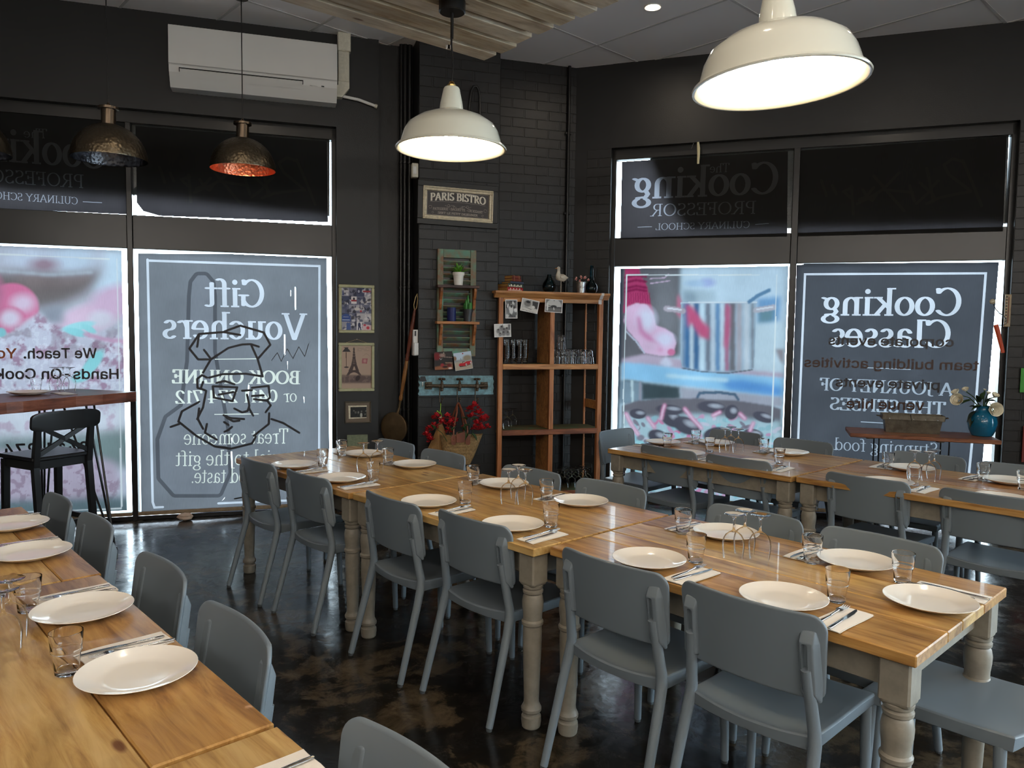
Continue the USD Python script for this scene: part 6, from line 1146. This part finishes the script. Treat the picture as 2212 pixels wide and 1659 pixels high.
for pts, lab, pf in (([(1091.3, 647), (1118, 647), (1117, 688), (1091.7, 688)], 'upright black and white photograph pinned at the bookcase\'s upper left', p_bw(12)), ([(1128, 643), (1165, 651), (1161, 679), (1123.4, 670)], 'tilted black and white photograph of two people writing, on the bookcase', p_boys), ([(1178, 645), (1216, 648), (1214, 676), (1176, 674)], 'black and white photograph of a dog leaping, over the bookcase divider', p_dog), ([(1067.7, 700), (1103, 699), (1104.5, 727.6), (1067, 728.7)], 'pale group photograph pinned to the bookcase\'s left post', p_group)):
    t, w, hh = card(PLL, BV + .012, pts, 'photograph', lab, 'photograph', 56, 56, (120, 120, 120), 40, 40, pf, border=1.6); obj('pin', xf(lathe([(0, 0), (.0035, 0), (.0035, .004), (0, .005)], 8), rotm(PI / 2, [1, 0, 0])).apply_translation([0, -.002, hh * .8]), PINBLACK, t)
# glasses kept in the bookcase
for k, (x, v) in enumerate([(1094, .36), (1100, .20), (1107, .30), (1121, .30), (1133, .28)]):
    u, _ = PLL.hit(x, 760, v)
    for j in range(7): TUMB.put(f'clear tumbler in the {ORD[k]} nested stack from the left, bookcase\'s upper left compartment, {ORD[min(j, 5)] if j < 6 else "top"}', PLL.at(u, v, S1 + .001 + j * .019), .3 * j, 'nested tumblers in the bookcase')
for k, (x, v, lvl) in enumerate([(1203, .34, 0), (1216, .36, 0), (1229, .36, 0), (1238, .3, 0), (1256, .35, 0), (1272, .33, 0), (1209, .22, 0), (1222, .22, 0), (1264, .22, 0), (1212, .3, 1)]):
    u, _ = PLL.hit(x, 780, v); sc_ = 1.25; TUMB.put(f'upturned clear tumbler in the bookcase\'s upper right compartment, {["front row first from left", "front row second", "front row third", "front row behind the third", "front row fourth", "front row last", "rear left", "rear middle", "rear right", "standing on others"][k]}', PLL.at(u, v, S1 + .1055 * sc_ * (1 + lvl) + .001), .4 * k, 'upturned tumblers in the bookcase', rx=PI, scale=sc_)
for k, (x, v) in enumerate([(1096, .36), (1107, .2), (1089.5, .22)]): u, _ = PLL.hit(x, 920, v); WINE.put(f'upturned wine glass in the bookcase\'s middle left compartment, {["front", "rear", "hidden corner"][k]} one', PLL.at(u, v, S2 + .001), 0, 'wine glasses in the bookcase')
for k in range(14): u, _ = PLL.hit(1205 + 15 * (k % 5) + 4 * (k // 5), 1040, .34 - .1 * (k // 5)); WINE.put('upturned wine glass in the bookcase\'s bottom right compartment', PLL.at(u, .34 - .1 * (k // 5), S0 + .001), 0, 'wine glasses at the bottom of the bookcase')

# ------------------------------------------------------------------ plank console before the right window
KV, KZ = .60, .832; q0, q1 = PLR.hit(1836.5, 938, KV)[0], PLR.hit(2164, 957, KV)[0]
kt = thing('plank_console', 'old timber plank on thin iron legs in front of the cooking classes window', 'console table', PLR.at(q0, KV, 0), ANG_R); KW = q1 - q0
obj('plank_top', cbox((0, 0, KZ - .032), (KW, .46, KZ), .004), PLANKW, kt, smooth=False)
for x in (.22, KW - .34):
    lg = obj('leg', tube([(x, .06, 0), (x, .06, KZ - .032)], .006, 8), BLACKMETAL, kt); obj('leg', tube([(x, .38, 0), (x, .38, KZ - .032)], .006, 8), BLACKMETAL, kt); obj('cross_bar', tube([(x, .06, .3), (x, .38, .3)], .005, 6), BLACKMETAL, kt); obj('leg_plate', lathe([(0, 0), (.03, 0), (.03, .008), (0, .008)], 14).apply_translation([x - .07, .03, KZ - .04]), IRON, lg)
def onK(x, y, v): u, _ = PLR.hit(x, y, v); return PLR.at(u, v, KZ + .0008)
tu0, tu1 = PLR.hit(1906, 925, .42)[0], PLR.hit(2040, 930, .42)[0]; q = thing('metal_trough', 'long dented zinc trough with riveted rim on the plank', 'trough', onK(1906, 925, .42), ANG_R); TW = tu1 - tu0
def trough(s, t): f = (t + 1) / 2; x = TW / 2 + s * (TW / 2 - .02 + .02 * f); return np.stack([x, -.0 - .012 * f, f * .13], -1)
def shell(w0, w1, d0, d1, z0, z1, th):
    o = [np.array([[TW / 2 + a * w, .075 + b * d_, z] for a, b in ((-1, -1), (1, -1), (1, 1), (-1, 1))]) for w, d_, z in ((w0, d0, z0), (w1, d1, z1))]; M_ = manifold3d.Manifold.hull_points(np.vstack(o)); i_ = [np.array([[TW / 2 + a * w, .075 + b * d_, z] for a, b in ((-1, -1), (1, -1), (1, 1), (-1, 1))]) for w, d_, z in ((w0 - th, d0 - th, z0 + th), (w1 - th, d1 - th, z1 + .01))]; return M_ - manifold3d.Manifold.hull_points(np.vstack(i_))
obj('trough_body', shell(TW / 2 - .03, TW / 2 - .012, .055, .07, 0, .125, .004), ZINCTUB, q, smooth=20); obj('rim_band', cat(cbox((-.004, .001, .105), (TW + .004, .006, .15), .002), cbox((-.004, .146, .105), (TW + .004, .15, .15), .002), cbox((-.004, .001, .105), (.002, .15, .15), .002), cbox((TW - .002, .001, .105), (TW + .004, .15, .15), .002)), ZINCTUB, q, smooth=False)
for k in range(5): obj('rivet', trimesh.creation.icosphere(1, .005).apply_translation([.05 + k * (TW - .1) / 4, .0, .115]), GALV, q)
for s in (-1, 1): xx = -.006 if s < 0 else TW + .006; obj('end_handle', tube([(xx, .05, .125), (xx + s * .03, .06, .13), (xx + s * .03, .09, .13), (xx, .1, .125)], .004, 6), IRON, q)
obj('wire_tie', tube([(TW * .47, -.002, .1), (TW * .45, -.004, .155), (TW * .44, .06, .158)], .0025, 5), BLACKMETAL, q)
VP_ = onK(2120.5, 946, .33); q = thing('flower_vase', 'glossy blue ceramic vase at the right end of the plank', 'vase', VP_, ANG_R)
obj('vase_body', lathe([(0, 0), (.068, 0), (.075, .006), (.095, .05), (.106, .10), (.100, .145), (.078, .178), (.054, .198), (.046, .212), (.047, .232), (.052, .24), (.046, .238), (.042, .215), (.05, .196), (.09, .14), (.096, .1), (.07, .02), (0, .015)], 40), TEAL, q, smooth=50)
rs = thing('rose_bouquet', 'cream roses with dark leaves standing in the blue vase', 'flowers', VP_, ANG_R)
def rose(r, seed):
    g = random.Random(seed); out = []
    for ring, (n, tilt, sz) in enumerate(((3, .12, .55), (4, .35, .75), (5, .7, .95), (6, 1.05, 1.1))):
        for k in range(n):
            a = k * 2 * PI / n + ring * .7 + g.uniform(-.1, .1)
            def fn(s, t):
                f = (t + 1) / 2; ang = s * (1.15 if ring < 2 else .72); rad = r * (.18 + tilt * .62 * np.sin(f * PI / 2) ** 1.2 + .08 * f); zz = r * sz * (f * 1.05 - .16 * s * s * f) - r * .28 * np.clip(f - .75, 0, 1) * tilt * 4 * .6
                x = rad * np.cos(a + ang); y = rad * np.sin(a + ang); o = np.stack([x, y, zz - r * .4], -1); return o, o * np.array([.96, .96, 1]) - np.array([0, 0, .0012])
            out.append(gridsolid(fn, 0, 7, 6))
    return cat(*out)
def aim(mesh, dv_):
    dv_ = np.array(dv_, float); dv_ /= np.linalg.norm(dv_); M_ = trimesh.geometry.align_vectors([0, 0, 1], dv_); return xf(mesh, M_)
vu, vz = PLR.hit(2120.5, 946, .33); R_ = lambda x, y: (PLR.hit(x, y, .33)[0] - vu, PLR.hit(x, y, .33)[1] - KZ)
for k, (x, y, r, dv_) in enumerate([(2068, 864, .056, (-.55, -.75, .3)), (2145, 884, .062, (.25, -.95, .1)), (2084, 842, .028, (-.3, -.4, .8)), (2063, 848, .034, (-.5, -.3, .8)), (2147, 855, .032, (.3, -.5, .8)), (2133, 849, .018, (.2, -.3, .9)), (2125, 842, .012, (.1, -.2, 1))]):
    X_, Z_ = R_(x, y); f_ = obj('rose', aim(rose(r, k), dv_).apply_translation([X_, -.03, Z_]), CREAMROSE, rs, smooth=True); obj('stalk', tube([(.0, 0, .2), (X_ * .5, -.01, .25 + Z_ * .15), (X_, -.02, Z_ - r * .3)], .004, 6), LEAF, rs)
for k, (x, y, a, L) in enumerate([(2082, 865, 3.3, .075), (2098, 888, 3.9, .10), (2090, 896, 4.4, .09), (2108, 868, 1.9, .09), (2116, 862, 1.4, .1), (2128, 868, .9, .08), (2122, 880, .3, .07), (2104, 880, 2.8, .08), (2112, 876, 3.4, .08), (2138, 866, .2, .06)]): X_, Z_ = R_(x, y); obj('leaf', blade((X_ * .7, -.02 - .01 * (k % 3), Z_), (math.cos(a), -.35, math.sin(a)), L, .05, .25, 6, .0015), DARKLEAF if k % 4 else LEAF, rs, smooth=True)

# small things by the right window
h = Hung(PLR, FV, (2155, 690), 'hanging_skimmer', 'wire with a cream ball and an orange handle hanging by the right window', 'kitchen tool')
pt = lambda x, y, d_=-.04: (h.xz(x, y)[0], d_, h.xz(x, y)[1])
h.o('ball', trimesh.creation.icosphere(2, .022).apply_translation(pt(2141, 652)), CHALK); h.o('wire', tube([pt(2142, 655), pt(2148, 668), pt(2156, 677), pt(2165, 682), pt(2171, 692), pt(2170, 700), pt(2162, 703), pt(2150, 703)], .003, 6), BLACKMETAL); h.o('handle', tube([pt(2148, 702), pt(2152, 715), pt(2164, 762)], [.018, .0175, .014], 10, sx=.6), ORANGE)
h = Hung(PLR, FV, (2176, 670), 'wall_thermometer', 'narrow pale wooden thermometer board right of the right window', 'thermometer'); (x0, z1), (x1, z0) = h.xz(2171, 636), h.xz(2181, 706); h.o('board', cbox((x0, -.012, z0), (x1, 0, z1), .002), plain('pale_board', lin(176, 154, 122), .5, vary=.2, vscale=40.), False)
for k in range(9): zz_ = z1 - .02 - k * (z1 - z0 - .04) / 9; h.o('scale_mark', cbox((x0 + .006, -.0128, zz_ - .005), (x0 + .018, -.0118, zz_ + .004)), INKBLACK, False)
h.o('tube', tube([((x0 + x1) / 2 + .004, -.014, z0 + .03), ((x0 + x1) / 2 + .004, -.014, z1 - .02)], .0025, 6), REDEDGE)
h = Hung(PLR, FV + .02, (2212, 822), 'green_notice', 'bright green sheet cut by the right frame edge', 'notice'); (x0, z1), (x1, z0) = h.xz(2205.5, 795), h.xz(2250, 849); h.o('sheet', cbox((x0, -.004, z0), (x1, 0, z1), .001), GREENSHEET, False)
h = Hung(PLR, FV + .02, (2212, 960), 'red_panel', 'dull red panel edge cut by the right frame edge', 'panel'); (x0, z1), (x1, z0) = h.xz(2210, 920), h.xz(2240, 1000); h.o('panel', cbox((x0, -.01, z0), (x1, 0, z1), .002), REDEDGE, False)
h = Hung(PLR, .03, (1508, 330), 'hook_peg', 'cream plastic peg hanging from a hook at the right window head', 'peg'); h.o('peg', tube([pt_ for pt_ in [(*(lambda q: (q[0], -.07, q[1]))(h.xz(x, y, .07)),) for x, y in ((1508, 307), (1509, 320), (1509, 335), (1508, 354))]], [.010, .014, .013, .010], 10, sx=.7), plain('cream_peg', lin(206, 196, 158), .5)); h.o('hook', tube([(*(lambda q: (q[0], d_, q[1]))(h.xz(x, y, .05)),) for x, y, d_ in ((1499, 305, 0), (1499, 308, -.05), (1494, 322, -.06))], .003, 6), BLACKMETAL)

# ------------------------------------------------------------------ air conditioner
AV = FV + .22; h = Hung(PLL, FV, (545, 130), 'air_conditioner', 'white wall-mounted split air conditioner above the left window', 'air conditioner')
c4 = [h.xz(x, y, .2) for x, y in ((359.5, 55), (729.5, 93), (727, 215), (369, 186))]; x0, x1, z1, z0 = (c4[0][0] + c4[3][0]) / 2, (c4[1][0] + c4[2][0]) / 2, (c4[0][1] + c4[1][1]) / 2, (c4[2][1] + c4[3][1]) / 2; hh = z1 - z0
prof = [(0, z1), (-.20, z1), (-.212, z1 - .012), (-.222, z0 + hh * .34), (-.216, z0 + hh * .32), (-.20, z0 + .1), (-.13, z0), (0, z0)]
def exx(pr, a, b): m_ = trimesh.creation.extrude_polygon(Polygon(pr), b - a, engine='earcut'); v_ = np.array(m_.vertices); m_.vertices = np.stack([a + v_[:, 2], v_[:, 0], v_[:, 1]], 1); m_.fix_normals(); return m_
h.o('body', exx(prof, x0, x1), WHITEPLAST, False); h.o('front_panel', exx([(-.214, z1 - .004), (-.222, z1 - .008), (-.234, z0 + hh * .345), (-.222, z0 + hh * .335)], x0 + .002, x1 - .002), WHITEPLAST, False)
lx0, lx1 = h.xz(387, 160, .2)[0], h.xz(655, 185, .2)[0]; sl = lambda f: (-.219 + .075 * f, z0 + hh * (.30 - .24 * f))
(ya, za), (yb, zb) = sl(.02), sl(.62); nrm = np.array([-(zb - za), (yb - ya)]); nrm = nrm / np.linalg.norm(nrm); nrm = nrm if nrm[0] < 0 else -nrm
h.o('louvre_slot', exx([(ya + nrm[0] * .001, za + nrm[1] * .001), (yb + nrm[0] * .001, zb + nrm[1] * .001), (yb + nrm[0] * .004, zb + nrm[1] * .004), (ya + nrm[0] * .004, za + nrm[1] * .004)], lx0, lx1), DARKPLAST, False)
(yc, zc_), (yd, zd) = sl(.08), sl(.55); h.o('louvre', exx([(yc + nrm[0] * .004, zc_ + nrm[1] * .004), (yd + nrm[0] * .004, zd + nrm[1] * .004), (yd + nrm[0] * .010, zd + nrm[1] * .010), (yc + nrm[0] * .012, zc_ + nrm[1] * .012)], lx0 + .006, lx1 - .006), WHITEPLAST, False)
def onface(poly, x, f): (yy, zz_) = sl(f); m_ = up(prism(poly, .0008)); ang_ = math.atan2(nrm[1], -nrm[0]); return xf(m_, rotm(ang_, [1, 0, 0])).apply_translation([x, yy + nrm[0] * .0022, zz_ + nrm[1] * .0022])
GREYLOGO = plain('logo_grey', lin(110, 104, 100), .5); lxx = h.xz(672, 189, .2)[0]
tri3 = [Polygon([(0, 0), (.007, .012), (.014, 0), (.007, -.012)])]; dia = unary_union([affinity.rotate(affinity.translate(Polygon([(0, 0), (.0035, .006), (0, .012), (-.0035, .006)]), 0, 0), a, origin=(0, 0)) for a in (0, 120, 240)])
h.o('maker_emblem', onface(dia, lxx, .28), GREYLOGO, False); h.o('maker_lettering', onface(unary_union([sbox(.014 + .0065 * k, -.004, .018 + .0065 * k, .006) for k in range(6)]), lxx, .28), GREYLOGO, False); h.o('display_window', onface(sbox(-.01, -.012, .012, .008), h.xz(697, 189, .2)[0], .24), DARKPLAST, False); h.o('display_light', onface(sbox(-.003, .001, .004, .005), h.xz(697, 189, .2)[0], .22), plain('led_green', lin(120, 190, 160), .4), False)
h.o('lettering', onface(unary_union([sbox(.008 * k, 0, .008 * k + .0055, .006) for k in range(9)] + [Point(-.03, .003).buffer(.005)]), h.xz(618, 204, .2)[0], .86), GREYLOGO, False)
h = Hung(PLL, FV, (743, 120), 'duct_trunking', 'cream pipe trunking running from the air conditioner up to the ceiling', 'trunking')
xa, xb = h.xz(730, 120, .04)[0], h.xz(757, 120, .04)[0]; zt_, zm_, ze = H - h.z, h.xz(740, 112, .05)[1], h.xz(740, 178, .05)[1]; h.o('cover', cbox((xa, -.075, ze), (xb - .012, 0, zm_), .006), CREAMPLAST, False); h.o('cover', cbox((xa - .004, -.08, zm_), (xb, 0, zt_), .006), CREAMPLAST, False)
eb = Polygon([(xa - .05, ze - .13), (xa + .03, ze - .13), (xb - .012, ze - .05), (xb - .012, ze), (xa, ze), (xa - .0, ze - .03), (xa - .05, ze - .05)]); h.o('elbow', up(prism(eb, .075)), CREAMPLAST, False)
a, b = h.xz(738, 208, .03), h.xz(811, 230, .02); h.o('drain_pipe', tube([(a[0], -.035, a[1]), ((a[0] + b[0]) / 2, -.03, (a[1] + b[1]) / 2 + .012), (b[0], -.03, b[1])], .013, 10), WHITEPLAST); h.o('drain_end', tube([(b[0] - .006, -.03, b[1] + .002), (b[0] + .014, -.03, b[1] - .004)], .018, 10), CREAMPLAST)

# ------------------------------------------------------------------ bar table and stools by the left window
BZ = 1.13; near_r, near_l, far_r = onz(294, 846, BZ), onz(0, 870.6, BZ), onz(169.5, 838.7, BZ); bd = (near_r - near_l); bd[2] = 0; bd /= np.linalg.norm(bd); bn = np.array([-bd[1], bd[0], 0]); BWID = float(np.dot(far_r - near_r, bn))
bt = thing('bar_table', 'thick red-brown timber bar table on black hairpin legs by the left window', 'bar table', [near_r[0], near_r[1], 0], math.atan2(bd[1], bd[0])); BL = 2.4
e_ = np.linspace(-BL, 0, 25); edge = Polygon([(x, .008 * math.sin(x * 9) + .005 * math.sin(x * 23)) for x in e_] + [(.004, BWID * .5)] + [(x, BWID + .008 * math.sin(x * 7)) for x in e_[::-1]]); obj('slab', prism(edge, .072, BZ - .072), BARWOOD, bt, smooth=False)
fxy = onz(249, 1196, 0) - near_r; fx, fy = float(np.dot(fxy, bd)), float(np.dot(fxy, bn))
for k, (x, y) in enumerate(((fx, fy), (fx, BWID - .05), (-BL + .2, fy), (-BL + .2, BWID - .05))):
    t0 = [(x - .03, max(y, .04) + .05), (x + .06, max(y, .04) + .08), (x - .12, max(y, .04) + .16)] if y < BWID / 2 else [(x - .03, y - .08), (x + .06, y - .06), (x - .12, y - .14)]
    for a in t0: obj('hairpin_rod', tube([(a[0], a[1], BZ - .075), (x, y, .03)], .0075, 8), BLACKMETAL, bt)
    obj('leg_foot', lathe([(0, 0), (.018, 0), (.018, .03), (.012, .05), (0, .052)], 12).apply_translation([x, y, 0]), BLACKMETAL, bt)
    obj('top_plate', cbox((min(a[0] for a in t0) - .02, min(a[1] for a in t0) - .02, BZ - .077), (max(a[0] for a in t0) + .02, max(a[1] for a in t0) + .02, BZ - .0725), .001), BLACKMETAL, bt, smooth=False)
def k_stool(label, loc, rot, g, rx, ry, sc):   # seat centre at the origin, sitter faces +y; cross-backed bar stool
    p = thing('bar_stool', label, 'bar stool', loc, rot, g)
    obj('seat', cat(cbox((-.2, -.19, .745), (.2, .2, .772), .008)), STOOL, p, smooth=False); obj('seat_frame', cat(cbox((-.175, -.165, .69), (.175, -.145, .745)), cbox((-.175, .155, .69), (.175, .175, .745)), cbox((-.185, -.16, .69), (-.165, .17, .745)), cbox((.165, -.16, .69), (.185, .17, .745))), STOOL, p, smooth=False)
    for s in (-1, 1):
        obj('rear_leg', hull(np.array([[s * .18 + a, -.235 + b, 0] for a in (-.018, .018) for b in (-.016, .016)]), np.array([[s * .175 + a, -.17 + b, .72] for a in (-.019, .019) for b in (-.02, .02)])), STOOL, p, smooth=False); obj('back_post', hull(np.array([[s * .175 + a, -.17 + b, .70] for a in (-.019, .019) for b in (-.02, .02)]), np.array([[s * .175 + a, -.225 + b, 1.05] for a in (-.016, .016) for b in (-.013, .013)])), STOOL, p, smooth=False)
        obj('front_leg', hull(np.array([[s * .178 + a, .19 + b, 0] for a in (-.017, .017) for b in (-.017, .017)]), np.array([[s * .172 + a, .165 + b, .74] for a in (-.02, .02) for b in (-.02, .02)])), STOOL, p, smooth=False)
        obj('cross_slat', hull(np.array([[-s * .155, -.186 + b, .79 + a] for a in (-.016, .016) for b in (-.008, .008)]), np.array([[s * .155, -.211 + b, .965 + a] for a in (-.016, .016) for b in (-.008, .008)])), STOOL, p, smooth=False); obj('side_stretcher', cbox((s * .178 - .011, -.2, .3), (s * .178 + .011, .18, .335), .002), STOOL, p, smooth=False)
    obj('top_rail', gridsolid(lambda s, t: (np.stack([s * (.225 - .012 * np.abs(t) ** 6), -.214 - .03 * (1 - s * s) - .006 * t, 1.0 + t * .062 * (1 - .25 * np.abs(s) ** 8) + .006 * (1 - s * s)], -1), np.stack([s * (.225 - .012 * np.abs(t) ** 6), -.238 - .03 * (1 - s * s) - .006 * t, 1.0 + t * .062 * (1 - .25 * np.abs(s) ** 8) + .006 * (1 - s * s)], -1)), 0, 21, 9), STOOL, p, smooth=40); obj('foot_rest', cbox((-.18, .182, .26), (.18, .204, .30), .002), STOOL, p, smooth=False); obj('back_stretcher', cbox((-.18, -.222, .30), (.18, -.2, .335), .002), STOOL, p, smooth=False); return p
STOOLS = Kit(k_stool); sf = np.array([-.88, .47, 0]); sb_ = np.array([-2.91, 4.91, 0])
STOOLS.put('black cross-backed bar stool at the bar table', sb_ + sf * .21, face_rot(sf), 'black bar stools'); STOOLS.put('black bar stool cut by the left frame edge at the bar table', sb_ + sf * .10 + np.array([-.42, -.86, 0]) * .86, face_rot(sf) + .5, 'black bar stools')
Pb = onz(63, 853, BZ); PLATE.put('round white plate on the bar table', Pb + np.array([0, 0, .001]), 0, 'white dinner plates'); TUMB.put('clear tumbler on the bar table behind its plate', onz(79, 848.5, BZ) + np.array([0, 0, .001]), 0, 'clear tumblers')
NAPK.put('paper napkin under the wine glasses on the bar table', onz(139, 851, BZ) + np.array([0, 0, .001]), .9, 'paper napkins')
for k, x in enumerate((120, 137, 151)): WINE.put(f'upturned wine glass, {["left", "middle", "right"][k]} one of three on the bar table', onz(x, 847.5 - (k == 1) * 1.5, BZ) + np.array([0, 0, .0065]), 0, 'upturned wine glasses', scale=1.0)
# crumpled paper on the floor under the gift voucher print
P = onz(400, 1124, 0); ic = trimesh.creation.icosphere(2, .045); ic.vertices *= (.7 + .7 * meshkit.noise(ic.vertices * 38 + 5, 4))[:, None] * np.array([1.2, .9, .62]); ic.apply_translation([0, 0, -ic.bounds[0][2]]); q = thing('crumpled_paper', 'crumpled scrap of paper on the floor below the gift voucher print', 'litter', P + np.array([0, 0, .001]), .4); obj('paper', ic, plain('scrap_paper', lin(200, 176, 156), .7), q, smooth=False)
